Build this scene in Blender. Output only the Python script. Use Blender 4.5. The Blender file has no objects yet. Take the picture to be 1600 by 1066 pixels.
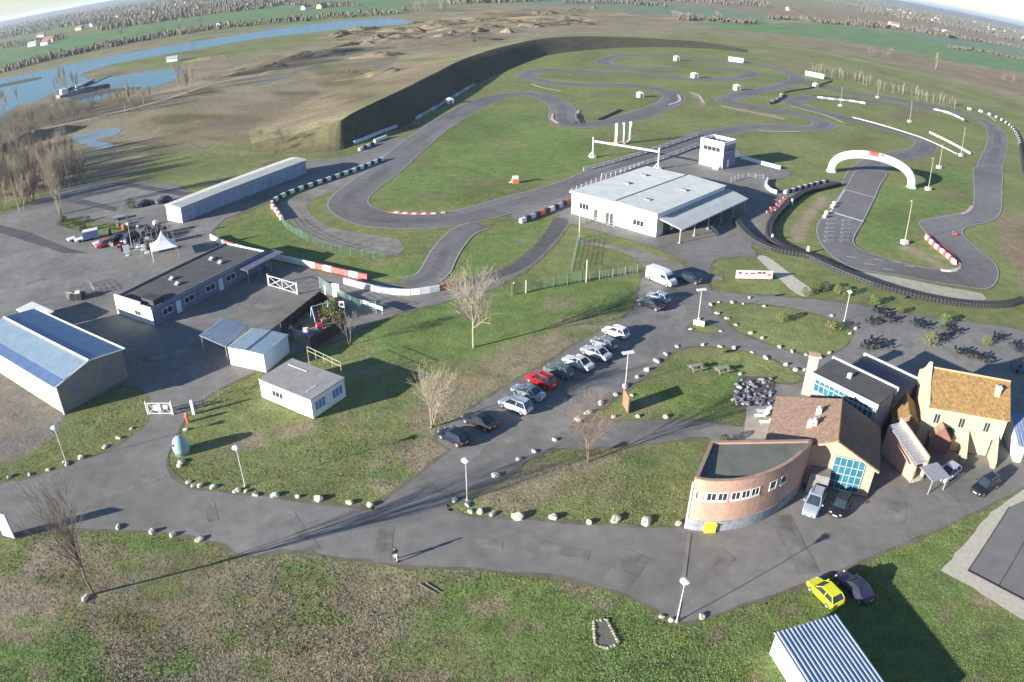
import bpy, bmesh, math, random
import numpy as np
from mathutils import Vector, Matrix
from mathutils.geometry import delaunay_2d_cdt
R = random.Random(7)
PI = math.pi
sc = bpy.context.scene
COL = sc.collection

# ---------------------------------------------------------------- camera, sky, sun, exposure
FPX, PITCH, ROLL, CAMH = 1198.7, 0.486532, 0.0035765, 50.0
cd = bpy.data.cameras.new('camera'); cam = bpy.data.objects.new('camera', cd); COL.objects.link(cam); sc.camera = cam
cd.type = 'PANO'; cd.sensor_width = 36; cd.sensor_fit = 'HORIZONTAL'; cd.clip_start = 0.1; cd.clip_end = 120000
T = cd if hasattr(cd, 'panorama_type') else cd.cycles
T.panorama_type = 'FISHEYE_LENS_POLYNOMIAL'
T.fisheye_fov = PI
T.fisheye_polynomial_k0 = 0
T.fisheye_polynomial_k1 = -1600 / (FPX * 36)
T.fisheye_polynomial_k2 = 0; T.fisheye_polynomial_k3 = 0; T.fisheye_polynomial_k4 = 0
cam.matrix_world = Matrix.Translation((0, 0, CAMH)) @ Matrix.Rotation(PI / 2 - PITCH, 4, 'X') @ Matrix.Rotation(ROLL, 4, 'Z')

SUN_AZ, SUN_EL = math.radians(210), math.radians(14.5)      # direction towards the sun, from +X counter-clockwise
w = bpy.data.worlds.new('World'); sc.world = w; w.use_nodes = True
nt = w.node_tree; bg = nt.nodes['Background']; sky = nt.nodes.new('ShaderNodeTexSky')
sky.sky_type = 'NISHITA'; sky.sun_disc = False; sky.sun_elevation = SUN_EL; sky.sun_rotation = PI / 2 - SUN_AZ
sky.altitude = 50; sky.air_density = 1.0; sky.dust_density = 0.1; sky.ozone_density = 2.5
tm = nt.nodes.new('ShaderNodeMix'); tm.data_type = 'RGBA'; tm.blend_type = 'MULTIPLY'; tm.inputs[0].default_value = 1; tm.inputs[7].default_value = (.88, .98, 1.15, 1)
nt.links.new(sky.outputs[0], tm.inputs[6]); nt.links.new(tm.outputs[2], bg.inputs[0]); bg.inputs[1].default_value = 0.065
sd = bpy.data.lights.new('sun', 'SUN'); so = bpy.data.objects.new('sun', sd); COL.objects.link(so)
sd.energy = 5.0; sd.angle = math.radians(0.55); sd.color = (1.0, 0.95, 0.87)
sv = Vector((math.cos(SUN_AZ) * math.cos(SUN_EL), math.sin(SUN_AZ) * math.cos(SUN_EL), math.sin(SUN_EL)))
so.rotation_euler = sv.to_track_quat('Z', 'Y').to_euler()
sc.view_settings.view_transform = 'Standard'; sc.view_settings.look = 'None'; sc.view_settings.gamma = 1
sc.view_settings.exposure = 1.46; sc.view_settings.use_curve_mapping = False
try:
    sc.cycles.volume_step_rate = 8; sc.cycles.volume_max_steps = 64; sc.cycles.max_bounces = 6; sc.cycles.volume_bounces = 0
    sc.cycles.transparent_max_bounces = 8
except Exception: pass

# ---------------------------------------------------------------- where a point of the photograph lies on the ground
_c, _s = math.cos(ROLL), math.sin(ROLL)
def ray(px, py):
    x, y = (px - 800) / FPX, -(py - 533) / FPX
    r = math.hypot(x, y) or 1e-9; q = math.sin(r) / r
    dx, dy, dz = x * q, y * q, -math.cos(r)
    dx, dy = _c * dx - _s * dy, _s * dx + _c * dy
    cp, sp = math.cos(PITCH), math.sin(PITCH)
    return Vector((dx, dy * sp - dz * cp, dy * cp + dz * sp))
def P(px, py, z=0.0):
    d = ray(px, py); t = (CAMH - z) / max(-d.z, 1e-5); return Vector((d.x * t, d.y * t, z))
def project(X, Y, Z=0.0):
    """world -> photo pixels, vectorised; used to give the ground sheet its cover"""
    Z = Z - CAMH
    cp, sp = math.cos(PITCH), math.sin(PITCH)
    cx = X; cy = Y * sp + Z * cp; cz = -(Y * cp - Z * sp)
    cx, cy = _c * cx + _s * cy, -_s * cx + _c * cy
    rr = np.hypot(cx, cy) + 1e-12; th = np.arctan2(rr, -cz)
    return 800 + FPX * th * cx / rr, 533 - FPX * th * cy / rr

# ---------------------------------------------------------------- materials
MATS = {}
def M(name, c1, c2=None, scale=3.0, rough=0.8, bump=0.0, bscale=None, metal=0.0, emit=None, detail=4.0, spec=None, attr=None):
    if name in MATS: return MATS[name]
    m = bpy.data.materials.new(name); m.use_nodes = True; MATS[name] = m
    t = m.node_tree; b = t.nodes['Principled BSDF']; L = t.links.new
    b.inputs['Roughness'].default_value = rough; b.inputs['Metallic'].default_value = metal
    if spec is not None: b.inputs['Specular IOR Level'].default_value = spec
    c2 = c2 or tuple(min(1, v * 1.18 + .004) for v in c1)
    tc = t.nodes.new('ShaderNodeTexCoord')
    n = t.nodes.new('ShaderNodeTexNoise'); n.inputs['Scale'].default_value = scale; n.inputs['Detail'].default_value = detail
    n.inputs['Roughness'].default_value = .65
    L(tc.outputs['Object'], n.inputs['Vector'])
    r = t.nodes.new('ShaderNodeValToRGB'); r.color_ramp.elements[0].position = .32; r.color_ramp.elements[1].position = .68
    r.color_ramp.elements[0].color = (*c1, 1); r.color_ramp.elements[1].color = (*c2, 1)
    L(n.outputs['Fac'], r.inputs[0]); out = r.outputs[0]
    L(out, b.inputs['Base Color'])
    if bump:
        n2 = t.nodes.new('ShaderNodeTexNoise'); n2.inputs['Scale'].default_value = bscale or scale * 3; n2.inputs['Detail'].default_value = 4
        L(tc.outputs['Object'], n2.inputs['Vector'])
        bp = t.nodes.new('ShaderNodeBump'); bp.inputs['Strength'].default_value = bump; bp.inputs['Distance'].default_value = .05
        L(n2.outputs['Fac'], bp.inputs['Height']); L(bp.outputs[0], b.inputs['Normal'])
    return m

def asphalt_mat(name, c, wear=(.6, 1.0, 1.45), patch=.05):
    m = bpy.data.materials.new(name); m.use_nodes = True; MATS[name] = m
    t = m.node_tree; b = t.nodes['Principled BSDF']; L = t.links.new; b.inputs['Roughness'].default_value = .92
    b.inputs['Specular IOR Level'].default_value = .25
    g = t.nodes.new('ShaderNodeNewGeometry')
    def noise(s, d=5, ro=.6):
        n = t.nodes.new('ShaderNodeTexNoise'); n.inputs['Scale'].default_value = s; n.inputs['Detail'].default_value = d
        n.inputs['Roughness'].default_value = ro; L(g.outputs['Position'], n.inputs['Vector']); return n.outputs['Fac']
    def ramp(f, a, bb, p0=.3, p1=.7):
        r = t.nodes.new('ShaderNodeMapRange'); r.inputs[1].default_value = p0; r.inputs[2].default_value = p1
        r.inputs[3].default_value = a; r.inputs[4].default_value = bb; L(f, r.inputs[0]); return r.outputs[0]
    def mul(a, bb):
        k = t.nodes.new('ShaderNodeMath'); k.operation = 'MULTIPLY'; L(a, k.inputs[0]); L(bb, k.inputs[1]); return k.outputs[0]
    f = mul(mul(ramp(noise(patch, 6), .72, 1.28), ramp(noise(.6, 5), .84, 1.14)), ramp(noise(14, 3), .86, 1.14))
    k = t.nodes.new('ShaderNodeVectorMath'); k.operation = 'SCALE'; k.inputs[0].default_value = c; L(f, k.inputs['Scale'])
    L(k.outputs[0], b.inputs['Base Color'])
    bp = t.nodes.new('ShaderNodeBump'); bp.inputs['Strength'].default_value = .25; bp.inputs['Distance'].default_value = .02
    L(noise(9, 4), bp.inputs['Height']); L(bp.outputs[0], b.inputs['Normal'])
    return m

def cover_mat(name, bump=.6):
    """ground cover: colour from the sheet's own 'cover' attribute, broken up by noise at several scales"""
    m = bpy.data.materials.new(name); m.use_nodes = True; MATS[name] = m
    t = m.node_tree; b = t.nodes['Principled BSDF']; L = t.links.new; b.inputs['Roughness'].default_value = 1.0
    b.inputs['Specular IOR Level'].default_value = .1
    a = t.nodes.new('ShaderNodeAttribute'); a.attribute_name = 'cover'
    g = t.nodes.new('ShaderNodeNewGeometry')
    def noise(s, d=5, ro=.65, dis=0):
        n = t.nodes.new('ShaderNodeTexNoise'); n.inputs['Scale'].default_value = s; n.inputs['Detail'].default_value = d
        n.inputs['Distortion'].default_value = dis
        n.inputs['Roughness'].default_value = ro; L(g.outputs['Position'], n.inputs['Vector']); return n.outputs['Fac']
    def rng(f, a0, a1, p0=.3, p1=.7):
        r = t.nodes.new('ShaderNodeMapRange'); r.inputs[1].default_value = p0; r.inputs[2].default_value = p1
        r.inputs[3].default_value = a0; r.inputs[4].default_value = a1; L(f, r.inputs[0]); return r.outputs[0]
    def mul(x, y):
        k = t.nodes.new('ShaderNodeMath'); k.operation = 'MULTIPLY'; L(x, k.inputs[0]); L(y, k.inputs[1]); return k.outputs[0]
    f = mul(mul(rng(noise(.035, 6, .6, .6), .78, 1.24), rng(noise(.45, 6, .7, .4), .74, 1.28)), rng(noise(3.5, 5, .75), .74, 1.26))
    k = t.nodes.new('ShaderNodeVectorMath'); k.operation = 'SCALE'; L(a.outputs['Color'], k.inputs[0]); L(f, k.inputs['Scale'])
    mx = t.nodes.new('ShaderNodeMix'); mx.data_type = 'RGBA'
    L(rng(noise(.16, 7, .72, .5), 0, .42, .45, .72), mx.inputs[0]); L(k.outputs[0], mx.inputs[6])
    k2 = t.nodes.new('ShaderNodeMix'); k2.data_type = 'RGBA'; k2.blend_type = 'MULTIPLY'; k2.inputs[0].default_value = 1
    L(k.outputs[0], k2.inputs[6]); k2.inputs[7].default_value = (1.45, 1.1, .95, 1)
    L(k2.outputs[2], mx.inputs[7]); L(mx.outputs[2], b.inputs['Base Color'])
    bp = t.nodes.new('ShaderNodeBump'); bp.inputs['Strength'].default_value = bump; bp.inputs['Distance'].default_value = .25
    L(noise(1.6, 7, .75), bp.inputs['Height']); L(bp.outputs[0], b.inputs['Normal'])
    return m

ASPH = asphalt_mat('worn grey asphalt', (.192, .181, .162))
TRACK = asphalt_mat('kart track asphalt', (.160, .153, .146), patch=.03)
GRAVEL = asphalt_mat('grey gravel', (.215, .195, .165), patch=.15)
COVER = cover_mat('ground cover')
WHITE = M('white painted metal', (.72, .72, .70), (.80, .80, .78), .8, .45)
OFFW = M('off white render', (.62, .61, .58), (.74, .73, .70), .7, .8)
PAINTW = M('white road paint', (.50, .50, .48), (.72, .72, .70), 2.5, .7)
LINEW = M('faded edge paint', (.26, .25, .23), (.42, .41, .38), 1.5, .8)
BLACK = M('black rubber', (.018, .018, .02), (.035, .035, .037), 3, .75)
DARKR = M('dark flat roofing', (.06, .062, .06), (.095, .095, .088), .6, .9, .2)
GREYR = M('grey roofing felt', (.24, .23, .215), (.33, .32, .30), .8, .9, .2)
GLASS = M('dark window glass', (.02, .03, .04), (.035, .05, .06), 1, .08, spec=.8)
CYAN = M('cyan tinted glazing', (.02, .09, .12), (.05, .16, .21), .9, .2, spec=.4)
BRICK = M('orange brick', (.40, .235, .17), (.50, .31, .235), 2.2, .9, .3, 9)
STONEB = M('grey blue stone', (.16, .17, .20), (.32, .33, .35), 2.0, .9, .6, 4)
TILE = M('weathered clay tiles', (.17, .105, .072), (.34, .225, .16), 2.4, .9, .8, 8, detail=8)
LICHEN = M('lichened orange tiles', (.13, .075, .035), (.34, .21, .07), 2.6, .9, .8, 7, detail=8)
PLASTER = M('cream plaster', (.42, .32, .195), (.53, .43, .29), 1.3, .9, .2)
STEEL = M('galvanised steel', (.30, .31, .32), (.42, .43, .44), 3, .45, metal=.3)
BEIGEW = M('beige cladding', (.36, .33, .26), (.44, .41, .33), .9, .7)
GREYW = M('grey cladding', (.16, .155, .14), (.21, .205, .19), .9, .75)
BLUER = M('sky tinted pale roofing', (.27, .36, .42), (.36, .46, .52), .6, .45)  # sky reflection on the metal roof put into the colour
BLUEL = M('light blue grey panels', (.50, .56, .62), (.60, .66, .72), .7, .5)
ROOFW = M('pale sheet roof', (.33, .35, .345), (.42, .44, .43), .35, .6)
STONE = M('pale limestone', (.36, .34, .27), (.66, .62, .53), 3.5, .9, .8, 6)
WOOD = M('brown timber', (.13, .075, .04), (.20, .12, .07), 3, .8)
DWOOD = M('dark timber', (.05, .04, .035), (.09, .075, .06), 2, .85)
RED = M('red plastic', (.48, .03, .03), (.58, .06, .05), 2, .5)
BLUEP = M('blue plastic', (.12, .16, .38), (.2, .25, .5), 2, .5)
YEL = M('yellow plastic', (.75, .62, .03), (.85, .72, .06), 2, .5)
GREENM = M('green mesh', (.10, .20, .13), (.16, .28, .19), 3, .6)
CONC = M('pale concrete', (.40, .36, .28), (.52, .48, .38), 1.6, .9, .3)
BARK = M('pale bark', (.24, .20, .14), (.38, .33, .25), 4, .95)
BARKD = M('grey brown bark', (.14, .11, .085), (.23, .185, .14), 4, .95)
BARKR = M('reddish twigs', (.15, .105, .08), (.22, .155, .12), 4, .95)

# ---------------------------------------------------------------- mesh helpers
class MB:
    def __init__(s): s.v = []; s.f = []
    def add(s, vs, fs):
        n = len(s.v); s.v.extend([tuple(v) for v in vs]); s.f.extend([tuple(i + n for i in f) for f in fs])
    def prism(s, pts, z0, z1, bottom=True):
        """pts counter-clockwise (x,y); z1 may be a list of heights"""
        n = len(pts); zs = z1 if isinstance(z1, (list, tuple)) else [z1] * n
        zb = z0 if isinstance(z0, (list, tuple)) else [z0] * n
        vs = [(p[0], p[1], zb[i]) for i, p in enumerate(pts)] + [(p[0], p[1], zs[i]) for i, p in enumerate(pts)]
        a = sum(pts[i][0] * pts[(i + 1) % n][1] - pts[(i + 1) % n][0] * pts[i][1] for i in range(n))
        fs = [(i, (i + 1) % n, n + (i + 1) % n, n + i) for i in range(n)] + [tuple(range(n, 2 * n))]
        if bottom: fs.append(tuple(range(n - 1, -1, -1)))
        if a < 0: fs = [f[::-1] for f in fs]
        s.add(vs, fs)
    def box(s, c, ax, lx, ly, z0, z1):
        """box centred on c, its x axis along the 2D direction ax"""
        ux, uy = ax[0], ax[1]; l = math.hypot(ux, uy); ux /= l; uy /= l
        s.prism([(c[0] + ux * a * lx / 2 - uy * b * ly / 2, c[1] + uy * a * lx / 2 + ux * b * ly / 2) for a, b in ((-1, -1), (1, -1), (1, 1), (-1, 1))], z0, z1)
    def tube(s, p0, p1, r0, r1=None, n=6, cap=True):
        p0, p1 = Vector(p0), Vector(p1); r1 = r0 if r1 is None else r1
        d = (p1 - p0); d = d.normalized() if d.length > 1e-9 else Vector((0, 0, 1))
        u = d.orthogonal().normalized(); v = d.cross(u)
        vs = []
        for p, r in ((p0, r0), (p1, r1)):
            for k in range(n):
                a = 2 * PI * k / n; vs.append(p + u * (math.cos(a) * r) + v * (math.sin(a) * r))
        fs = [(k, (k + 1) % n, n + (k + 1) % n, n + k) for k in range(n)]
        if cap: fs += [tuple(range(n - 1, -1, -1)), tuple(range(n, 2 * n))]
        s.add(vs, fs)
    def lathe(s, c, prof, n=10):
        """prof: list of (r, z)"""
        vs = []; m = len(prof)
        for r, z in prof:
            for k in range(n):
                a = 2 * PI * k / n; vs.append((c[0] + r * math.cos(a), c[1] + r * math.sin(a), c[2] + z))
        fs = [(j * n + k, j * n + (k + 1) % n, (j + 1) * n + (k + 1) % n, (j + 1) * n + k) for j in range(m - 1) for k in range(n)]
        fs += [tuple(range(n - 1, -1, -1)), tuple((m - 1) * n + k for k in range(n))]
        s.add(vs, fs)
    def ball(s, c, r, sub=1, jit=0.0, sq=(1, 1, 1), rnd=None):
        b = bmesh.new(); bmesh.ops.create_icosphere(b, subdivisions=sub, radius=1)
        q = rnd or R
        vs = []
        for v in b.verts:
            k = 1 + (q.random() - .5) * 2 * jit
            vs.append((c[0] + v.co.x * r * sq[0] * k, c[1] + v.co.y * r * sq[1] * k, c[2] + v.co.z * r * sq[2] * k))
        s.add(vs, [tuple(v.index for v in f.verts) for f in b.faces]); b.free()
    def slab(s, pts3, th):
        """a plate under the 3D polygon pts3 (counter-clockwise from above)"""
        n = len(pts3); vs = [tuple(p) for p in pts3] + [(p[0], p[1], p[2] - th) for p in pts3]
        s.add(vs, [tuple(range(n)), tuple(range(2 * n - 1, n - 1, -1))] + [(i, n + i, n + (i + 1) % n, (i + 1) % n) for i in range(n)])
    def ribbed(s, a, b, c, d, nrib, h, th=.06, duty=.4):
        """sheet roof with real raised ribs: a-b is the edge the ribs are counted along, ribs run from a-b to d-c"""
        a, b, c, d = map(Vector, (a, b, c, d))
        nn = (b - a).cross(d - a).normalized()
        if nn.z < 0: nn = -nn
        us = []
        for k in range(nrib):
            u0 = k / nrib; w = duty / nrib; e = .12 / nrib
            us += [(u0, 0), (u0 + 1 / nrib - w - e, 0), (u0 + 1 / nrib - w, h), (u0 + 1 / nrib - e, h)]
        us.append((1, 0)); vs = []
        for u, z in us: vs += [a.lerp(b, u) + nn * z, d.lerp(c, u) + nn * z, a.lerp(b, u) - nn * th, d.lerp(c, u) - nn * th]
        fs = []
        for k in range(len(us) - 1):
            i, j = 4 * k, 4 * k + 4
            fs += [(i, j, j + 1, i + 1), (i + 2, i + 3, j + 3, j + 2), (i, i + 2, j + 2, j), (i + 1, j + 1, j + 3, i + 3)]
        n4 = 4 * (len(us) - 1); fs += [(0, 1, 3, 2), (n4, n4 + 2, n4 + 3, n4 + 1)]
        s.add(vs, fs)
    def build(s, name, mat, parent=None, loc=None, smooth=False, fix=True):
        off = Vector((0, 0, 0))
        if parent is not None: off = OFF.get(parent.name, off)
        elif loc is not None: off = Vector(loc)
        me = bpy.data.meshes.new(name)
        me.from_pydata([(v[0] - off[0], v[1] - off[1], v[2] - off[2]) for v in s.v], [], s.f)
        me.materials.append(mat)
        if fix and len(s.f) < 20000:
            b = bmesh.new(); b.from_mesh(me); bmesh.ops.recalc_face_normals(b, faces=b.faces[:]); b.to_mesh(me); b.free()
        if smooth: me.polygons.foreach_set('use_smooth', [True] * len(me.polygons))
        o = bpy.data.objects.new(name, me); COL.objects.link(o)
        if parent is not None: o.parent = parent; OFF[o.name] = off
        else: o.location = off; OFF[o.name] = off
        return o
OFF = {}
def tag(o, label=None, cat=None, group=None, kind=None):
    if label: o['label'] = label
    if cat: o['category'] = cat
    if group: o['group'] = group
    if kind: o['kind'] = kind
    return o
def thing(name, label, cat, loc=(0, 0, 0), group=None):
    o = bpy.data.objects.new(name, None); COL.objects.link(o); o.location = loc; o.empty_display_size = .5
    OFF[o.name] = Vector(loc); return tag(o, label, cat, group)
KIDS = {}
def dup(root, loc, rz=0.0, sx=1.0, label=None, group=None, mats=None):
    kids = KIDS.get(root.name)
    if kids is None: kids = KIDS[root.name] = {}; 
    def cp(o, par):
        c = o.copy(); COL.objects.link(c)
        if par is not None: c.parent = par
        if mats and o.data is not None and o.data.materials and o.data.materials[0].name in mats:
            c.data = o.data.copy(); c.data.materials[0] = mats[o.data.materials[0].name]
        for ch in CH[o.name]: cp(ch, c)
        return c
    c = cp(root, None); c.location = loc; c.rotation_euler = (0, 0, rz); c.scale = (sx, sx, sx)
    if label: c['label'] = label
    if group: c['group'] = group
    return c
CH = {}
def learn(o):
    CH[o.name] = [c for c in bpy.data.objects if c.parent == o]
    for c in CH[o.name]: learn(c)
    return o
ORD = 'first second third fourth fifth sixth seventh eighth ninth tenth eleventh twelfth thirteenth fourteenth fifteenth sixteenth seventeenth eighteenth nineteenth twentieth'.split()
def nth(i, n):
    if n > 1 and i == n - 1: return 'last'
    if i < 20: return ORD[i]
    t = {2: 'twenty', 3: 'thirty', 4: 'forty', 5: 'fifty', 6: 'sixty', 7: 'seventy', 8: 'eighty'}[(i + 1) // 10]
    k = (i + 1) % 10
    return t[:-1] + 'ieth' if k == 0 else t + '-' + ORD[k - 1]
def catmull(pts, n=8, closed=False):
    pts = [Vector(p) for p in pts]; out = []; m = len(pts)
    for i in range(m if closed else m - 1):
        p0 = pts[(i - 1) % m] if closed or i else pts[0] * 2 - pts[1]
        p1, p2 = pts[i], pts[(i + 1) % m]
        p3 = pts[(i + 2) % m] if closed or i + 2 < m else pts[-1] * 2 - pts[-2]
        for k in range(n):
            t = k / n; t2 = t * t; t3 = t2 * t
            out.append(.5 * ((2 * p1) + (p2 - p0) * t + (2 * p0 - 5 * p1 + 4 * p2 - p3) * t2 + (3 * p1 - p0 - 3 * p2 + p3) * t3))
    if not closed: out.append(pts[-1])
    return out
def W(pxs, z=0.0): return [P(a, b, z) for a, b in pxs]
def resample(pts, step):
    out = [pts[0].copy()]; acc = 0.0
    for a, b in zip(pts, pts[1:]):
        L = (b - a).length; 
        if L < 1e-9: continue
        t = step - acc
        while t <= L: out.append(a.lerp(b, t / L)); t += step
        acc = (acc + L) % step
    return out
def inside(p, poly):
    x, y = p[0], p[1]; c = False; n = len(poly); j = n - 1
    for i in range(n):
        xi, yi, xj, yj = poly[i][0], poly[i][1], poly[j][0], poly[j][1]
        if (yi > y) != (yj > y) and x < (xj - xi) * (y - yi) / (yj - yi) + xi: c = not c
        j = i
    return c
def rough_edge(pts, step=1.2, amp=.18, seed=1):
    q = random.Random(seed); pts = list(pts) + [pts[0]]
    out = []
    for a, b in zip(pts, pts[1:]):
        L = (b - a).length; n = max(1, int(L / step)); n = min(n, 60)
        for k in range(n):
            p = a.lerp(b, k / n); out.append(Vector((p.x + q.uniform(-amp, amp), p.y + q.uniform(-amp, amp), p.z)))
    return out
def sheet(name, mat, outer, holes=(), z=.02, kind='structure', edge=.15, smooth=3, parent=None):
    """a flat sheet: outer outline and holes given as world points"""
    loops = [outer] + list(holes); co = []; ed = []; rl = []
    for i, l in enumerate(loops):
        if smooth: l = catmull(l, smooth, True)
        l = rough_edge(l, amp=edge, seed=i + 3) if edge else l
        rl.append(l); n0 = len(co); co += [Vector((p.x, p.y)) for p in l]
        ed += [(n0 + k, n0 + (k + 1) % len(l)) for k in range(len(l))]
    v, e, f, *_ = delaunay_2d_cdt(co, ed, [], 0, 1e-5)
    mb = MB(); keep = []
    for t in f:
        c = (v[t[0]] + v[t[1]] + v[t[2]]) / 3
        if inside(c, rl[0]) and not any(inside(c, h) for h in rl[1:]): keep.append(tuple(t))
    mb.add([(p.x, p.y, z) for p in v], keep)
    o = mb.build(name, mat, parent, loc=(0, 0, 0), fix=False)
    b = bmesh.new(); b.from_mesh(o.data)
    for fa in b.faces:
        if fa.normal.z < 0: fa.normal_flip()
    b.to_mesh(o.data); b.free()
    if kind and parent is None: o['kind'] = kind
    return o
def side(pts, off):
    out = []
    for i, p in enumerate(pts):
        a = pts[max(0, i - 1)]; b = pts[min(len(pts) - 1, i + 1)]; d = (b - a); d.z = 0
        d = d.normalized() if d.length else Vector((1, 0, 0)); out.append(Vector((p.x - d.y * off, p.y + d.x * off, p.z)))
    return out
def strip(mb, pts, wd, z, off=0.0):
    a = side(pts, off + wd / 2); b = side(pts, off - wd / 2); n = len(pts)
    mb.add([(p.x, p.y, z) for p in a] + [(p.x, p.y, z) for p in b], [(n + i, n + i + 1, i + 1, i) for i in range(n - 1)])

# ---------------------------------------------------------------- the ground sheet and its cover
GRASS = (.168, .192, .074); GRASS2 = (.138, .190, .060); DRY = (.235, .205, .128); BROWN = (.215, .175, .112)
TAN = (.27, .225, .150); FIELD = (.125, .205, .085); FIELD2 = (.14, .20, .125); SCRUB = (.135, .118, .08); GRAVC = (.20, .185, .155)
ZONES = [  # (colour, softness px, outline in photo pixels)
 (DRY, 14, [(-300, 330), (-300, 120), (0, 118), (160, 80), (420, 42), (640, 20), (800, -2), (1100, -10), (1400, 18), (1700, 60), (1900, 110), (1900, 240), (1600, 172), (1480, 148), (1330, 112), (1200, 84), (1100, 62), (925, 56), (800, 69), (725, 90), (625, 140), (540, 185), (520, 242), (470, 262), (300, 285), (150, 300)]),
 (BROWN, 12, [(180, 235), (330, 185), (430, 160), (520, 130), (640, 95), (730, 78), (700, 105), (600, 145), (540, 178), (420, 195), (280, 225)]),
 (SCRUB, 8, [(-200, 260), (-200, 190), (0, 180), (90, 160), (280, 150), (310, 155), (150, 185), (60, 215), (0, 245)]),
 (GRASS, 14, [(180, 290), (240, 245), (330, 228), (430, 215), (520, 205), (530, 245), (440, 270), (300, 290)]),
 (BROWN, 5, [(640, 60), (760, 22), (900, 14), (1010, 16), (1050, 30), (1000, 38), (900, 42), (760, 50), (690, 70)]),
 (DRY, 6, [(620, 70), (700, 55), (770, 55), (720, 85), (640, 100)]),
 (TAN, 3, [(600, 96), (640, 78), (668, 80), (700, 84), (640, 104), (590, 112)]),
 (TAN, 3, [(230, 148), (330, 122), (400, 116), (400, 120), (330, 128), (240, 156)]),
 (TAN, 2, [(62, 200), (150, 183), (160, 186), (70, 206)]),
 (GRASS, 6, [(180, 95), (280, 80), (410, 60), (560, 46), (650, 40), (640, 50), (500, 66), (330, 92), (200, 120), (140, 130)]),
 (FIELD, 2.5, [(-300, 150), (-300, 96), (0, 75), (150, 50), (250, 35), (400, 12), (520, -4), (760, -10), (760, 0), (650, 9), (637, 22), (550, 27), (475, 37), (400, 42), (312, 45), (200, 60), (100, 85), (0, 112)]),
 (FIELD2, 3, [(740, -6), (900, -8), (1050, 5), (1200, 22), (1200, 34), (1080, 28), (900, 10), (800, 6)]),
 (BROWN, 3, [(1050, 5), (1200, 8), (1330, 16), (1475, 40), (1600, 66), (1600, 74), (1475, 55), (1380, 44), (1300, 37), (1200, 24)]),
 (FIELD, 2.5, [(1080, 36), (1200, 34), (1300, 38), (1375, 47), (1475, 57), (1600, 75), (1800, 110), (1800, 150), (1600, 115), (1500, 98), (1400, 78), (1300, 62), (1200, 52), (1120, 44)]),
 (FIELD2, 2.5, [(1420, 52), (1475, 57), (1600, 75), (1800, 108), (1800, 128), (1600, 92), (1500, 74), (1450, 66)]),
 (BROWN, 6, [(1200, 56), (1300, 66), (1400, 82), (1500, 102), (1600, 120), (1800, 155), (1800, 200), (1600, 150), (1480, 120), (1330, 84), (1200, 64)]),
 (GRASS, 10, [(1050, 48), (1200, 62), (1330, 88), (1440, 112), (1600, 160), (1600, 180), (1480, 146), (1330, 108), (1200, 80), (1050, 58)]),
 (GRASS2, 8, [(600, 300), (680, 215), (760, 170), (830, 170), (870, 200), (960, 215), (930, 260), (820, 285), (700, 325), (600, 325)]),
 (GRASS2, 6, [(335, 370), (440, 330), (480, 400), (600, 420), (740, 370), (850, 345), (840, 400), (700, 435), (560, 430)]),
 (GRASS2, 6, [(1330, 300), (1420, 290), (1480, 250), (1520, 270), (1515, 330), (1430, 345), (1400, 400), (1345, 380)]),
 (BROWN, 9, [(1560, 330), (1600, 340), (1660, 420), (1600, 440), (1555, 380)]),
 (GRASS2, 10, [(560, 500), (700, 465), (880, 440), (1000, 440), (970, 500), (850, 520), (740, 560), (600, 560)]),
 (DRY, 14, [(640, 650), (720, 580), (800, 540), (900, 500), (975, 492), (960, 512), (880, 550), (800, 600), (720, 655), (670, 690)]),
 (TAN, 10, [(570, 735), (600, 705), (650, 688), (700, 690), (705, 705), (650, 748), (600, 775), (575, 760)]),
 (DRY, 8, [(300, 705), (420, 668), (520, 655), (560, 660), (450, 685), (380, 705)]),
 (GRAVC, 6, [(-200, 540), (0, 575), (60, 620), (104, 655), (95, 680), (60, 700), (25, 725), (-200, 745)]),
 (GRASS, 7, [(-200, 745), (0, 726), (30, 716), (70, 700), (104, 655), (240, 612), (240, 660), (160, 705), (60, 742), (-200, 765)]),
 (DRY, 30, [(120, 870), (220, 850), (330, 862), (470, 868), (640, 895), (720, 905), (660, 950), (600, 1020), (560, 1150), (250, 1150), (120, 1000)]),
 (DRY, 20, [(730, 730), (800, 722), (940, 700), (1020, 700), (980, 720), (880, 760), (820, 800), (760, 790)]),
 (TAN, 9, [(60, 845), (118, 842), (128, 880), (105, 930), (70, 985), (40, 1010), (-60, 1010), (-60, 930), (30, 895)]),
 (GRASS2, 14, [(165, 830), (300, 848), (330, 862), (230, 870), (165, 850)]),
 (GRASS2, 20, [(680, 912), (860, 905), (1000, 950), (1060, 985), (1200, 950), (1200, 1150), (900, 1150), (760, 1010), (700, 960)]),
 (GRASS2, 20, [(0, 1000), (120, 1030), (250, 1150), (-60, 1150)]),
 (GRASS2, 10, [(1200, 940), (1340, 890), (1520, 810), (1470, 900), (1600, 975), (1700, 1150), (1200, 1150)]),
 (GRASS2, 8, [(950, 640), (1000, 600), (1070, 560), (1160, 570), (1155, 655), (1040, 650)]),
 (TAN, 3, [(1255, 335), (1285, 303), (1300, 308), (1268, 345), (1258, 372), (1262, 392), (1240, 385), (1236, 362)]),
 (TAN, 2.5, [(1400, 386), (1425, 385), (1480, 417), (1468, 420)]),
 (TAN, 2, [(1125, 165), (1150, 168), (1230, 182), (1225, 187), (1150, 174)]),
 (TAN, 2, [(1075, 143), (1090, 146), (1102, 160), (1096, 168), (1088, 156)]),
]
_q = random.Random(12)
def _ell(c, soft, x, y, a, b, n=9): ZONES.append((c, soft, [(x + a * math.cos(2 * PI * k / n) * _q.uniform(.7, 1.3), y + b * math.sin(2 * PI * k / n) * _q.uniform(.7, 1.3)) for k in range(n)]))
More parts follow.
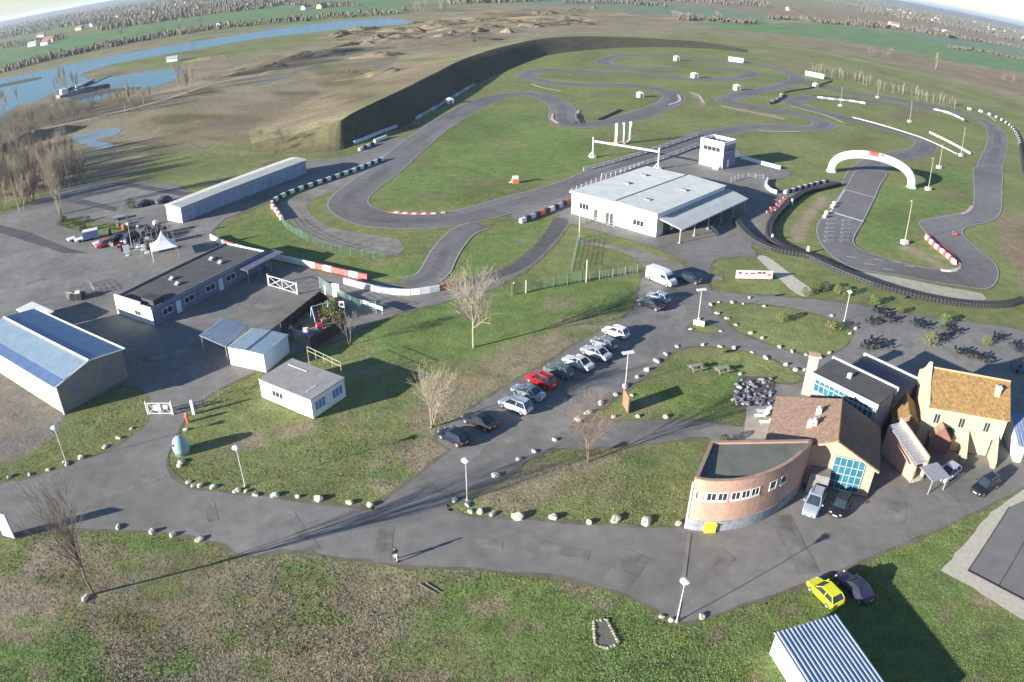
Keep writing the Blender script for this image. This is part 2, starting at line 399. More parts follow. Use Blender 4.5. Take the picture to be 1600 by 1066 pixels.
for _ in range(46): _ell(_q.choice((GRASS, GRASS, (.165, .160, .078), (.215, .190, .120), GRASS2)), _q.uniform(5, 13), _q.uniform(40, 700), _q.uniform(855, 1090), _q.uniform(12, 60), _q.uniform(7, 24))
for _ in range(50): _ell(_q.choice(((.18, .18, .085), (.20, .185, .10), (.13, .17, .06), GRASS)), _q.uniform(5, 12), _q.uniform(280, 1250), _q.uniform(470, 790), _q.uniform(10, 45), _q.uniform(5, 16))
for _ in range(26): _ell(_q.choice(((.18, .168, .09), (.135, .170, .06), (.22, .19, .12))), _q.uniform(5, 12), _q.uniform(700, 1580), _q.uniform(900, 1080), _q.uniform(10, 40), _q.uniform(6, 16))
for _ in range(60): _ell(_q.choice(((.175, .168, .082), (.20, .185, .10), (.15, .185, .062), (.17, .185, .075))), _q.uniform(2.5, 6), _q.uniform(600, 1580), _q.uniform(90, 420), _q.uniform(10, 50), _q.uniform(2, 8))
for _ in range(50): _ell(_q.choice(((.14, .125, .06), (.21, .175, .11), (.12, .105, .065), (.16, .15, .07))), _q.uniform(2.5, 6), _q.uniform(130, 700), _q.uniform(60, 290), _q.uniform(10, 60), _q.uniform(2, 9))
HOLES = []
def cover_colours(X, Y, Z=0.0):
    px, py = project(X, Y, Z)
    n1 = np.sin(X * .31 + 1.3 * np.sin(Y * .23)) + np.sin(Y * .37 + 1.7 * np.sin(X * .19)); n2 = np.sin(X * 1.3 + Y * .7) + np.sin(Y * 1.7 - X * .9)
    col = np.tile(np.array(GRASS), (len(X), 1))
    for c, soft, poly in ZONES:
        jx = px + (n1 * .35 + n2 * .2) * soft; jy = py + (n2 * .2 - n1 * .3) * soft * .6
        x0 = min(p[0] for p in poly) - 3 * soft; x1 = max(p[0] for p in poly) + 3 * soft
        y0 = min(p[1] for p in poly) - 3 * soft; y1 = max(p[1] for p in poly) + 3 * soft
        m = np.nonzero((jx > x0) & (jx < x1) & (jy > y0) & (jy < y1))[0]
        if not len(m): continue
        ax, ay = jx[m], jy[m]; ins = np.zeros(len(m), bool); dist = np.full(len(m), 1e9); k = len(poly)
        for i in range(k):
            xa, ya = poly[i]; xb, yb = poly[(i + 1) % k]
            if ya != yb:
                cr = ((ya > ay) != (yb > ay)) & (ax < (xb - xa) * (ay - ya) / (yb - ya) + xa); ins ^= cr
            dx, dy = xb - xa, yb - ya; t = np.clip(((ax - xa) * dx + (ay - ya) * dy) / (dx * dx + dy * dy + 1e-9), 0, 1)
            dist = np.minimum(dist, np.hypot(ax - xa - t * dx, ay - ya - t * dy))
        sgn = np.where(ins, dist, -dist); a = np.clip(.5 + sgn / (2 * soft), 0, 1); a = a * a * (3 - 2 * a)
        col[m] = col[m] * (1 - a[:, None]) + np.array(c) * a[:, None]
    return col
def height_at(X, Y):
    """low relief of the rough ground beyond the bank"""
    m = np.clip((np.hypot(X, Y) - 190) / 200, 0, 1) * np.clip((-X - 20 - np.maximum(0, 330 - Y) * .12) / 60, 0, 1)
    return m * 0
def build_ground():
    rows = [-90.0]
    while rows[-1] < 60000:
        y = rows[-1] + 130; dd = max(.55, .0062 * max(0, rows[-1] + 20)) if rows[-1] > 20 else 4.0
        if rows[-1] > 3000: dd = .05 * rows[-1]
        rows.append(rows[-1] + dd)
    ys = np.array(rows); s = np.concatenate([np.linspace(-3.2, -.95, 24), np.linspace(-.94, .94, 430), np.linspace(.95, 3.2, 24)])
    YY, SS = np.meshgrid(ys, s, indexing='ij'); XX = SS * (YY + 130)
    X, Y = XX.ravel(), YY.ravel(); nr, nc = YY.shape
    me = bpy.data.meshes.new('ground'); v = np.stack([X, Y, np.zeros_like(X)], 1)
    idx = np.arange(nr * nc).reshape(nr, nc); f = np.stack([idx[:-1, :-1], idx[:-1, 1:], idx[1:, 1:], idx[1:, :-1]], -1).reshape(-1, 4)
    me.vertices.add(len(v)); me.vertices.foreach_set('co', v.ravel()); me.loops.add(f.size); me.loops.foreach_set('vertex_index', f.ravel().astype(np.int32))
    me.polygons.add(len(f)); me.polygons.foreach_set('loop_start', np.arange(0, f.size, 4, dtype=np.int32)); me.polygons.foreach_set('loop_total', np.full(len(f), 4, np.int32))
    me.update(); col = cover_colours(X, np.maximum(Y, 1.0))
    at = me.color_attributes.new('cover', 'FLOAT_COLOR', 'POINT'); at.data.foreach_set('color', np.concatenate([col, np.ones((len(col), 1))], 1).ravel().astype(np.float32))
    me.materials.append(COVER); o = bpy.data.objects.new('ground', me); COL.objects.link(o); o['kind'] = 'structure'; print('ground verts', len(v))
build_ground()

# ---------------------------------------------------------------- asphalt, lawns left open as holes
ROAD = [(-160, 845), (-80, 842), (0, 836), (88, 828), (150, 826), (220, 829), (300, 838), (350, 851), (366, 862), (400, 868), (440, 859), (482, 860), (525, 869), (612, 880), (725, 887), (800, 894), (850, 896), (907, 906), (975, 927), (1025, 950), (1057, 970), (1077, 970), (1125, 957), (1200, 931), (1287, 900), (1375, 862), (1450, 832), (1525, 798), (1600, 762), (1760, 690), (1760, 560),
 (1600, 518), (1550, 508), (1450, 497), (1375, 482), (1262, 467), (1200, 463), (1112, 454), (1108, 430), (1117, 406), (1150, 401), (1182, 400), (1172, 385), (1180, 378), (1210, 392), (1262, 402), (1238, 393), (1208, 376), (1206, 356), (1228, 325), (1258, 303), (1312, 290), (1322, 284), (1290, 283), (1250, 292), (1215, 303), (1200, 302), (1198, 290), (1206, 282), (1234, 274), (1225, 265), (1180, 254), (1160, 244), (1140, 225), (1095, 226), (1000, 258), (940, 282), (892, 305), (850, 320), (800, 334), (812, 345), (868, 332),
 (872, 343), (858, 360), (830, 391), (800, 413), (760, 428), (722, 440), (687, 440), (640, 446), (585, 441), (540, 433), (480, 421), (400, 403), (345, 386), (330, 370), (334, 358), (350, 343), (375, 333), (405, 322), (425, 312), (470, 293), (540, 268), (575, 257), (600, 247), (640, 220), (610, 216), (560, 240), (510, 250), (470, 256), (380, 290), (300, 302), (275, 290), (175, 282), (100, 294), (60, 312), (0, 338), (-160, 400), (-160, 545), (0, 560), (80, 585), (105, 640), (190, 602), (234, 616), (233, 640), (232, 660), (208, 682), (165, 708), (112, 727), (60, 745), (0, 757), (-160, 770)]
LAWN_A = [(585, 796), (548, 794), (500, 789), (440, 780), (400, 776), (350, 771), (300, 765), (275, 752), (262, 738), (259, 718), (268, 695), (283, 665), (302, 640), (335, 611), (385, 588), (405, 572), (470, 550), (530, 532), (575, 508), (620, 490), (660, 479), (720, 465), (770, 451), (827, 418), (867, 380), (889, 352), (905, 353), (960, 368), (1025, 388), (1058, 402), (1074, 416), (1064, 428), (1035, 420), (1010, 424), (1003, 440), (998, 460), (990, 484), (962, 507), (925, 524), (885, 548), (845, 575), (800, 598), (760, 624), (730, 645), (697, 668), (684, 688), (704, 704), (688, 717), (640, 755), (604, 782)]
LAWN_B = [(698, 798), (703, 782), (722, 774), (745, 765), (780, 749), (818, 722), (850, 705), (880, 700), (925, 700), (980, 696), (1025, 692), (1090, 683), (1112, 689), (1092, 745), (1078, 822), (1060, 825), (1010, 826), (960, 823), (918, 821), (865, 816), (800, 812), (735, 807)]
LAWN_C = [(906, 660), (938, 638), (962, 620), (995, 597), (1028, 570), (1058, 545), (1090, 541), (1150, 544), (1210, 562), (1245, 580), (1260, 592), (1235, 601), (1190, 600), (1165, 604), (1166, 640), (1160, 668), (1125, 662), (1050, 657), (925, 661)]
LAWN_D = [(1108, 477), (1125, 472), (1200, 476), (1262, 486), (1300, 499), (1330, 512), (1336, 524), (1322, 543), (1300, 555), (1270, 558), (1235, 550), (1190, 536), (1150, 518), (1135, 506), (1115, 490)]
LAWN_E = [(1074, 514), (1085, 503), (1120, 509), (1130, 518), (1100, 523)]
WEED = [(88, 352), (100, 340), (150, 346), (200, 352), (212, 360), (170, 368), (120, 360)]
sheet('asphalt_yard', ASPH, W(ROAD), [W(h) for h in (LAWN_A, LAWN_B, LAWN_C, LAWN_D, LAWN_E, WEED)], z=.03, smooth=2, edge=.16)
LANE = asphalt_mat('worn lane asphalt', (.207, .195, .174), patch=.08)
MUD = asphalt_mat('muddy verge', (.150, .132, .090), patch=.4)
vm = MB()
for lp, off in [(ROAD, 0)] + [(h, 0) for h in (LAWN_A, LAWN_B, LAWN_C, LAWN_D, LAWN_E, WEED)]:
    pts = rough_edge(catmull(W(lp), 3, True), amp=.28, step=.9, seed=len(lp)); strip(vm, pts + [pts[0]], 1.0, .024)
o = vm.build('muddy_verge', MUD, loc=(0, 0, 0), fix=False); o['kind'] = 'structure'
# paler worn tyre lanes, darker repairs: real patches of other asphalt
OLD = asphalt_mat('paler worn asphalt', (.205, .195, .178), patch=.08); NEW = asphalt_mat('dark asphalt repair', (.095, .092, .092), patch=.12)
STRIPG = asphalt_mat('grey parking surface', (.205, .195, .175), patch=.1)
for i, pl in enumerate([[(-60, 395), (20, 372), (120, 410), (185, 440), (120, 455), (-60, 470)], [(-60, 480), (40, 445), (130, 430), (200, 425), (180, 445), (60, 470), (-60, 520)], [(110, 300), (175, 288), (280, 312), (250, 325), (190, 335), (120, 318)]]):
    sheet('gravel_parking', STRIPG, W(pl), z=.045 + .004 * i, edge=.5)
for i, pl in enumerate([[(170, 287), (200, 286), (300, 302), (284, 307)], [(105, 316), (125, 311), (185, 325), (180, 331)], [(0, 352), (40, 362), (110, 390), (140, 396), (100, 396), (-20, 358)], [(1055, 964), (1061, 964), (1080, 834), (1074, 834)]]):
    sheet('asphalt_patch', NEW if i < 3 else OLD, W(pl), z=.06 + .004 * i, edge=.06, smooth=0)
REP = asphalt_mat('slightly darker repair', (.186, .175, .156), patch=.3); _r = random.Random(31)
for i, (x, y) in enumerate([(150, 800), (330, 800), (210, 760), (470, 830), (600, 850), (760, 850), (880, 860), (980, 890), (1120, 880), (1240, 850), (1400, 800), (1480, 780), (690, 770), (800, 690), (900, 620), (980, 540), (1040, 500), (1090, 430), (1415, 540), (1480, 545), (250, 560), (320, 460), (420, 480), (60, 440), (150, 500)]):
    c = P(x, y); a_ = _r.uniform(0, 3); ln, wd_ = _r.uniform(1.2, 4.5), _r.uniform(.5, 1.3); u_ = Vector((math.cos(a_), math.sin(a_), 0)) * ln; v_ = Vector((-math.sin(a_), math.cos(a_), 0)) * wd_
    sheet('asphalt_patch', REP, [c - u_ - v_, c + u_ - v_, c + u_ + v_, c - u_ + v_], z=.043 + .0002 * i, edge=.06, smooth=0)
sheet('worn_lane', LANE, W([(1000, 470), (1040, 480), (1020, 520), (960, 570), (880, 625), (800, 672), (720, 725), (660, 770), (560, 800), (420, 820), (300, 815), (330, 835), (470, 840), (640, 820), (760, 745), (860, 688), (960, 610), (1040, 540), (1070, 500), (1060, 470)]), z=.037, edge=.4)
sheet('gravel_path', GRAVEL, W([(906, 374), (930, 379), (985, 388), (1030, 399), (1062, 412), (1068, 424), (1048, 425), (1018, 428), (1008, 422), (992, 404), (960, 390), (925, 384), (908, 380)]), z=.02, edge=.15)
sheet('gravel_trap', GRAVEL, W([(432, 322), (470, 303), (540, 274), (590, 256), (604, 258), (560, 290), (515, 300), (482, 318), (487, 336), (520, 356), (575, 366), (615, 372), (632, 384), (625, 396), (605, 399), (560, 392), (500, 378), (455, 350)]), z=.02, edge=.25)
sheet('gravel_trap', M('pale sand gravel', (.30, .27, .20), (.40, .37, .29), .5, .95, .3, 6), W([(1330, 424), (1370, 428), (1412, 435), (1460, 445), (1520, 456), (1538, 462), (1532, 472), (1480, 470), (1430, 462), (1370, 445), (1335, 432)]), z=.02, edge=.15)
sheet('footpath', CONC, W([(1183, 403), (1198, 401), (1222, 418), (1248, 438), (1270, 455), (1258, 464), (1238, 455), (1218, 436)]), z=.02, edge=.05)
sheet('service_road', asphalt_mat('dark service road', (.095, .092, .09)), W([(700, 452), (745, 445), (795, 430), (830, 413), (862, 382), (886, 352), (884, 342), (866, 342), (856, 358), (830, 390), (798, 414), (760, 430), (715, 441)]), z=.04, edge=.08)

# ---------------------------------------------------------------- the kart track
T1 = [(1140, 204), (1095, 216), (1050, 232), (1000, 249), (950, 268), (900, 289), (850, 305), (800, 318), (745, 334), (680, 345), (607, 345), (566, 336), (544, 320), (552, 303), (575, 285), (604, 264), (640, 232), (680, 201), (725, 173), (765, 155), (808, 147), (842, 149), (868, 159), (880, 172), (878, 183), (890, 194), (937, 194), (975, 187), (1012, 175), (1040, 164), (1053, 153), (1042, 144), (1012, 137), (970, 133), (915, 133), (868, 130), (834, 124), (822, 117), (838, 111), (880, 110), (935, 113), (990, 115), (1035, 119), (1080, 124), (1125, 124), (1165, 120), (1174, 114), (1155, 109), (1120, 107)]
T2 = [(1140, 204), (1185, 199), (1230, 199), (1272, 201), (1289, 194), (1274, 187), (1232, 176), (1195, 169), (1160, 164), (1134, 158), (1150, 150), (1192, 141), (1230, 132), (1247, 124), (1236, 115), (1212, 107), (1170, 100), (1125, 96), (1080, 91), (1040, 88), (980, 87), (948, 92), (945, 99), (975, 106), (1010, 108), (1060, 106)]
T3 = [(750, 352), (722, 364), (700, 388), (688, 408), (680, 424), (664, 437), (635, 444)]
T4 = [(1545, 300), (1546, 262), (1556, 235), (1558, 212), (1545, 194), (1515, 182), (1470, 174), (1410, 165), (1350, 158), (1290, 153), (1248, 154), (1238, 161), (1262, 170), (1310, 182), (1370, 198), (1420, 211), (1446, 222), (1440, 236), (1410, 243), (1378, 250), (1352, 268), (1342, 285)]
T5 = [(1248, 128), (1290, 138), (1350, 148), (1430, 160), (1500, 172)]
KART = [(1340, 266), (1385, 270), (1376, 290), (1367, 311), (1350, 346), (1335, 373), (1342, 388), (1375, 401), (1425, 415), (1467, 421), (1497, 418), (1492, 406), (1478, 392), (1462, 378), (1447, 366), (1437, 354), (1437, 346), (1468, 339), (1500, 333), (1518, 326), (1521, 296), (1523, 262), (1564, 262), (1566, 300), (1565, 330), (1550, 346), (1507, 358), (1515, 378), (1550, 406), (1561, 426), (1556, 444), (1540, 453), (1505, 449), (1457, 442), (1412, 433), (1370, 427), (1332, 420), (1300, 402), (1279, 378), (1275, 354), (1287, 336), (1305, 312), (1322, 290)]
RUBL = asphalt_mat('rubbered racing line', (.140, .134, .130), patch=.05)
def track(name, px, wd, z, lines=True):
    pts = catmull(W(px), 10); mb = MB(); strip(mb, pts, wd, z); o = mb.build(name, TRACK, loc=(0, 0, 0), fix=False); o['kind'] = 'structure'
    rb = MB(); strip(rb, side(pts, 0), wd * .34, z + .005); o = rb.build('rubbered_line', RUBL, loc=(0, 0, 0), fix=False); o['kind'] = 'structure'
    if lines:
        lm = MB(); strip(lm, pts, .22, z + .008, wd / 2 - .15); strip(lm, pts, .22, z + .008, -wd / 2 + .15)
        l = lm.build('track_edge_line', LINEW, loc=(0, 0, 0), fix=False); l['kind'] = 'structure'
    return pts
for i, (t, wd) in enumerate([(T1, 9.2), (T2, 9.0), (T3, 5.6), (T4, 9.0), (T5, 10)]): track('kart_track', t, wd, .05 + .012 * i, i != 4)
kz = .115
sheet('kart_track', TRACK, W(KART), z=kz, edge=.05, smooth=4)
lm = MB(); kp = catmull(W(KART), 6, True); strip(lm, kp + [kp[0]], .22, kz + .008, -.25); l = lm.build('track_edge_line', LINEW, loc=(0, 0, 0), fix=False); l['kind'] = 'structure'
for px in ([(1235, 166), (1262, 173), (1290, 181), (1318, 192)], [(1126, 166), (1150, 171), (1200, 181), (1226, 187)], [(830, 132), (850, 138), (878, 143)], [(1185, 205), (1215, 206), (1250, 206)], [(1516, 172), (1540, 178), (1556, 190)], [(1080, 145), (1092, 150), (1100, 162)]):
    mb = MB(); strip(mb, catmull(W(px), 6), 1.1, .11); o = mb.build('pale_kerb', CONC, loc=(0, 0, 0), fix=False); o['kind'] = 'structure'
pm = MB()
def pline(mb, a, b, wd, z=kz + .014): strip(mb, [P(*a), P(*b)], wd, z)
pline(pm, (1295, 331), (1349, 347), .8); pline(pm, (1320, 297), (1368, 310), .35)
pline(pm, (1320, 297), (1298, 331), .3)
for k in range(6):       # starting grid boxes
    u = k / 5.0; a = P(1284 - 6 * u, 342 + 34 * u); b = P(1338 - 4 * u, 346 + 30 * u); d = (b - a).normalized(); nn = Vector((-d.y, d.x, 0))
    for q, s2 in ((a + d * 1.2, 1), (b - d * 3.6, 1)):
        strip(pm, [q, q + d * 2.4], .14, kz + .014); strip(pm, [q, q - nn * 1.3], .14, kz + .014 + .002)
for x, y in ((1322, 402), (1350, 413), (1380, 421), (1365, 406), (1392, 410), (1413, 416)):
    q = P(x, y); strip(pm, [q, q + Vector((2.2, -.4, 0))], .14, kz + .014)
o = pm.build('start_grid_marking', PAINTW, loc=(0, 0, 0), fix=False); o['kind'] = 'structure'
kb = MB(); kr = MB()
def kerb(px, wd=.9, n=None, z=.02):
    pts = resample(catmull(W(px), 8), 1.0)
    for i in range(len(pts) - 1):
        a, b = pts[i], pts[i + 1]; (kb if i % 2 else kr).box(((a.x + b.x) / 2, (a.y + b.y) / 2), (b.x - a.x, b.y - a.y), (b - a).length, wd, z, z + .16)
kerb([(1520, 322), (1512, 331), (1500, 336)]); kerb([(610, 331), (640, 334), (680, 334), (700, 332)])
kerb([(864, 178), (863, 186), (872, 193)]); kerb([(905, 189), (902, 180), (905, 172)]); kerb([(1046, 164), (1062, 158), (1060, 148)], 1.2)
o = kb.build('track_kerb', PAINTW, loc=(0, 0, 0)); o['kind'] = 'structure'; o = kr.build('track_kerb', M('red kerb paint', (.35, .06, .05), (.5, .12, .1), 2, .7), loc=(0, 0, 0)); o['kind'] = 'structure'
KB = M('dirty pale kerb', (.36, .34, .28), (.5, .48, .40), 1.2, .9)
# ---------------------------------------------------------------- river, ponds
WATER = bpy.data.materials.new('river water'); WATER.use_nodes = True
_t = WATER.node_tree; _b = _t.nodes['Principled BSDF']; _b.inputs['Base Color'].default_value = (.045, .14, .18, 1); _b.inputs['Roughness'].default_value = .22
_n = _t.nodes.new('ShaderNodeTexNoise'); _n.inputs['Scale'].default_value = .5; _g = _t.nodes.new('ShaderNodeNewGeometry'); _t.links.new(_g.outputs['Position'], _n.inputs['Vector'])
_bp = _t.nodes.new('ShaderNodeBump'); _bp.inputs['Strength'].default_value = .5; _bp.inputs['Distance'].default_value = .3; _t.links.new(_n.outputs['Fac'], _bp.inputs['Height']); _t.links.new(_bp.outputs[0], _b.inputs['Normal'])
sheet('river_water', WATER, W([(-250, 250), (-250, 170), (-60, 138), (0, 124), (80, 108), (150, 92), (250, 74), (350, 58), (450, 43), (540, 33), (600, 29), (640, 32), (632, 38), (560, 43), (480, 52), (400, 61), (320, 75), (250, 87), (190, 98), (150, 108), (125, 118), (150, 128), (110, 142), (82, 146), (60, 158), (30, 165), (0, 182), (-60, 205)]), z=.05, edge=1.2)
sheet('pond_water', WATER, W([(108, 138), (160, 124), (230, 112), (278, 108), (282, 118), (262, 130), (230, 138), (190, 142), (150, 158), (112, 156)]), z=.05, edge=.8)
sheet('pond_water', M('silty grey pond', (.17, .18, .18), (.24, .25, .25), .1, .25), W([(112, 217), (135, 208), (175, 200), (190, 203), (178, 212), (150, 219), (178, 226), (160, 233), (145, 230)]), z=.05, edge=.5)
sheet('mud_bank', M('dark mud', (.05, .045, .04), (.08, .07, .06), .4, .9), W([(-20, 137), (20, 128), (60, 121), (62, 124), (20, 133), (-20, 141)]), z=.09, edge=.3)
sheet('mud_bank', MATS['dark mud'], W([(118, 150), (140, 143), (175, 139), (215, 136), (218, 139), (180, 144), (150, 150), (120, 156)]), z=.09, edge=.3)
sheet('wet_track', M('damp grey earth', (.13, .115, .10), (.20, .18, .155), .15, .8), W([(400, 128), (455, 112), (452, 100), (490, 88), (525, 84), (532, 90), (500, 100), (480, 108), (440, 122), (400, 136)]), z=.06, edge=.5)
for i, pl in enumerate([[(590, 100), (640, 96), (665, 96), (620, 107), (592, 108)], [(940, 22), (975, 18), (992, 20), (960, 27)], [(830, 33), (880, 29), (885, 31), (840, 36)]]):
    sheet('wet_track', MATS['damp grey earth'], W(pl), z=.06, edge=.6)
DIRT = M('pale dirt track', (.25, .205, .14), (.33, .28, .20), .2, .95)
for px, wd in (([(535, 196), (560, 172), (610, 145), (680, 108), (760, 74), (850, 55), (960, 50)], 3.2), ([(1200, 72), (1260, 78), (1330, 92), (1400, 108), (1500, 128), (1600, 152)], 4), ([(400, 120), (470, 96), (560, 74), (640, 62), (720, 52), (830, 46), (950, 42)], 4.5), ([(0, 122), (100, 100), (220, 76), (340, 56), (500, 36), (600, 27)], 5), ([(62, 204), (150, 184), (250, 158), (330, 132), (400, 118)], 4), ([(1200, 36), (1300, 33), (1400, 42), (1500, 60), (1600, 80)], 5)):
    mb = MB(); strip(mb, catmull(W(px), 8), wd, .07); o = mb.build('dirt_track', DIRT, loc=(0, 0, 0), fix=False); o['kind'] = 'structure'

# ---------------------------------------------------------------- the long grass bank beyond the track
def coverize(o):
    me = o.data; n = len(me.vertices); co = np.empty(n * 3); me.vertices.foreach_get('co', co); co = co.reshape(-1, 3)
    return me, co
def paint_cover(o, cols):
    at = o.data.color_attributes.new('cover', 'FLOAT_COLOR', 'POINT'); at.data.foreach_set('color', np.concatenate([cols, np.ones((len(cols), 1))], 1).ravel().astype(np.float32))
ft = W([(388, 236), (420, 238), (455, 240), (490, 239), (520, 237), (540, 233), (556, 225), (590, 213), (625, 200), (650, 187), (700, 157), (750, 129), (800, 107), (850, 88), (925, 78), (1010, 74), (1100, 76), (1170, 82)])
hs_ = [.5, 1.4, 2.6, 4.0, 5.2, 6.0, 6.4, 6.5, 6.5, 6.5, 6.5, 6.5, 6.5, 6.2, 5.5, 4.2, 2.6, .6]
cr = [P(x, y, z) for (x, y), z in zip([(392, 226), (424, 217), (460, 209), (495, 200), (520, 193), (534, 187), (547, 179), (568, 168), (600, 153), (632, 138), (678, 115), (728, 91), (790, 72), (850, 60), (925, 57), (1010, 60), (1095, 66), (1165, 77)], hs_)]
bd = [25, 45, 60, 70, 0, 0, 0, 0, 95, 110, 110, 100, 90, 80, 70, 60, 40, 15]
bpl = [(c + Vector((-.35, .94, 0)) * bd[k]) if k < 4 else c + Vector(((c - f).x, (c - f).y, 0)).normalized() * bd[k] for k, (c, f) in enumerate(zip(cr, ft)) if bd[k]]
for p in bpl: p.z = 0
def bank():
    q = random.Random(5); f = catmull(ft, 9); c = catmull(cr, 9); n = len(f); prof = [(0, 0), (.12, .07), (.3, .27), (.5, .52), (.7, .76), (.86, .92), (1, 1)]; rows = []
    for i in range(n):
        wob = .22 * math.sin(i * .23) + .1 * math.sin(i * .61 + 1); rows.append([(f[i].x + (c[i].x - f[i].x) * u + q.uniform(-.12, .12) + (wob * .5 if 0 < u < 1 else 0), f[i].y + (c[i].y - f[i].y) * u, max(-.05, c[i].z * z + (q.uniform(-.05, .05) + wob * .3) * (1 if 0 < u < 1 else 0))) for u, z in prof])
    m = len(prof); mb = MB(); mb.add([p for r in rows for p in r], [(i * m + j, (i + 1) * m + j, (i + 1) * m + j + 1, i * m + j + 1) for i in range(n - 1) for j in range(m - 1)])
    o = mb.build('grass_bank', COVER, loc=(0, 0, 0), smooth=True); cols = np.zeros((n * m, 3))
    for i in range(n):
        k = min(1, max(0, (i - n * .24) / 10)); a = np.array((.135, .125, .066)) * (1 - k) + np.array((.085, .080, .048)) * k  # lit short side paler, shaded main face darker: put into the cover colour
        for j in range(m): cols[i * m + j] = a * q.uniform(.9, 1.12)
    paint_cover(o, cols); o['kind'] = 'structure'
    top = [Vector(r[-1]) for r in rows]; back = catmull(bpl, 9); out = top + back[::-1]; co = [Vector((p.x, p.y)) for p in out]; N = len(co); zz = [p.z for p in out]
    # inner points carry the fall from crest to field
    nt_ = len(top); nb = len(back)
    for j in range(1, 6):
        t = j / 6.0
        for k in range(0, nb, 2):
            u = k / (nb - 1); a = top[min(nt_ - 1, int(u * (nt_ - 1)))]; b = back[k]; 
            if (a - b).length < 20: continue
            p = a.lerp(b, t); 
            if inside(p, out): co.append(Vector((p.x + q.uniform(-1, 1), p.y + q.uniform(-1, 1)))); zz.append(a.z * (1 - t * t * (3 - 2 * t)) + q.uniform(-.12, .12))
    v, e, fc, ov, *_ = delaunay_2d_cdt(co, [(k, (k + 1) % N) for k in range(N)], [], 0, 1e-5)
    vs = [(p.x, p.y, zz[ov[k][0]] if ov[k] else 0) for k, p in enumerate(v)]; fs = [tuple(t_) for t_ in fc if inside((v[t_[0]] + v[t_[1]] + v[t_[2]]) / 3, out)]
    mb = MB(); mb.add(vs, fs); o = mb.build('high_ground', COVER, loc=(0, 0, 0), smooth=True); a = np.array(vs); paint_cover(o, cover_colours(a[:, 0], a[:, 1], a[:, 2])); o['kind'] = 'structure'
bank()
def heap(x, y, lx, ly, h, az, c=DRY, seed=1):
    h *= .62; ly *= .7; c = tuple(v * .85 for v in c); q = random.Random(seed); c0 = P(x, y); n, m = 26, 7; vs = []; ca, sa = math.cos(az), math.sin(az)
    for j in range(m + 1):
        for k in range(n):
            a = 2 * PI * k / n; r = (1 - j / m) * (1 + .18 * math.sin(3 * a + seed) + .12 * math.sin(7 * a + 2 * seed) + q.uniform(-.12, .12)); zz = h * (1 - (1 - j / m) ** 1.5) * (1 + q.uniform(-.22, .22))
            u, v = lx * r * math.cos(a), ly * r * math.sin(a); vs.append((c0.x + u * ca - v * sa, c0.y + u * sa + v * ca, max(0, zz - .02)))
    h_ = 0; mb = MB(); mb.add(vs, [(j * n + k, j * n + (k + 1) % n, (j + 1) * n + (k + 1) % n, (j + 1) * n + k) for j in range(m) for k in range(n)] + [tuple(m * n + k for k in range(n))])
    o = mb.build('spoil_heap', COVER, loc=c0, smooth=True); at = o.data.color_attributes.new('cover', 'FLOAT_COLOR', 'POINT'); at.data.foreach_set('color', [*c, 1] * len(vs)); o['kind'] = 'structure'
HEAPS = [(480, 92, 60, 14, 7, .75, TAN), (430, 108, 40, 10, 5, .7, DRY), (655, 70, 60, 14, 7, .5, TAN), (700, 66, 45, 12, 6, .4, DRY), (595, 88, 16, 9, 4, .4, TAN), (615, 118, 26, 13, 5, .6, DRY), (640, 114, 18, 8, 4, .6, BROWN), (545, 117, 20, 7, 3, .3, BROWN), (735, 50, 45, 14, 6, .5, TAN), (780, 40, 50, 16, 6, .4, DRY), (770, 28, 60, 20, 7, .3, BROWN), (865, 30, 50, 14, 6, .2, TAN), (820, 20, 60, 20, 6, .2, BROWN), (600, 58, 30, 10, 4, .5, BROWN), (585, 62, 26, 10, 4, .5, TAN), (380, 113, 30, 8, 3, .5, TAN), (50, 222, 26, 5, 6, .95, DRY), (330, 92, 20, 7, 3, .3, TAN), (690, 40, 40, 14, 5, .4, DRY), (960, 24, 40, 12, 4, .2, DRY), (1060, 30, 40, 12, 4, .1, BROWN)]
for i, hh in enumerate(HEAPS): heap(*hh[:6], hh[6], seed=i + 2)
q = random.Random(99)
for i in range(110):
    x = q.uniform(520, 930); y = 58 - (x - 560) * .09 + q.uniform(-14, 14); heap(x, y, q.uniform(5, 22), q.uniform(4, 8), q.uniform(1.5, 5.5), q.uniform(.1, .8), q.choice((TAN, DRY, BROWN)), seed=100 + i)

# ---------------------------------------------------------------- far hills
def hills():
    q = random.Random(3); vs = []; fs = []; n = 220; rings = [(6500, 0), (8000, .45), (9500, 1.0), (12500, .9), (16000, 0)]
    hs = [0] * n
    for i in range(n):
        a = -.12 * PI + 1.24 * PI * i / (n - 1); left = max(0, math.cos(a + PI) - .2); hs[i] = 26 + 16 * math.sin(a * 7 + 1) * math.sin(a * 13) + 26 * left * (1 + .3 * math.sin(a * 19)) + q.uniform(-2, 2)
    for i in range(n):
        a = -.12 * PI + 1.24 * PI * i / (n - 1)
        for j, (r, k) in enumerate(rings): vs.append((r * math.cos(a), r * math.sin(a), hs[i] * k * (1 + (q.uniform(-.1, .1))) - (2 if k == 0 else 0)))
    m = len(rings); fs = [(i * m + j, i * m + j + 1, (i + 1) * m + j + 1, (i + 1) * m + j) for i in range(n - 1) for j in range(m - 1)]
    mb = MB(); mb.add(vs, fs); o = mb.build('hills', M('far wooded hills', (.045, .055, .045), (.10, .10, .075), .0012, 1, detail=6), loc=(0, 0, 0), smooth=True); o['kind'] = 'structure'
hills()

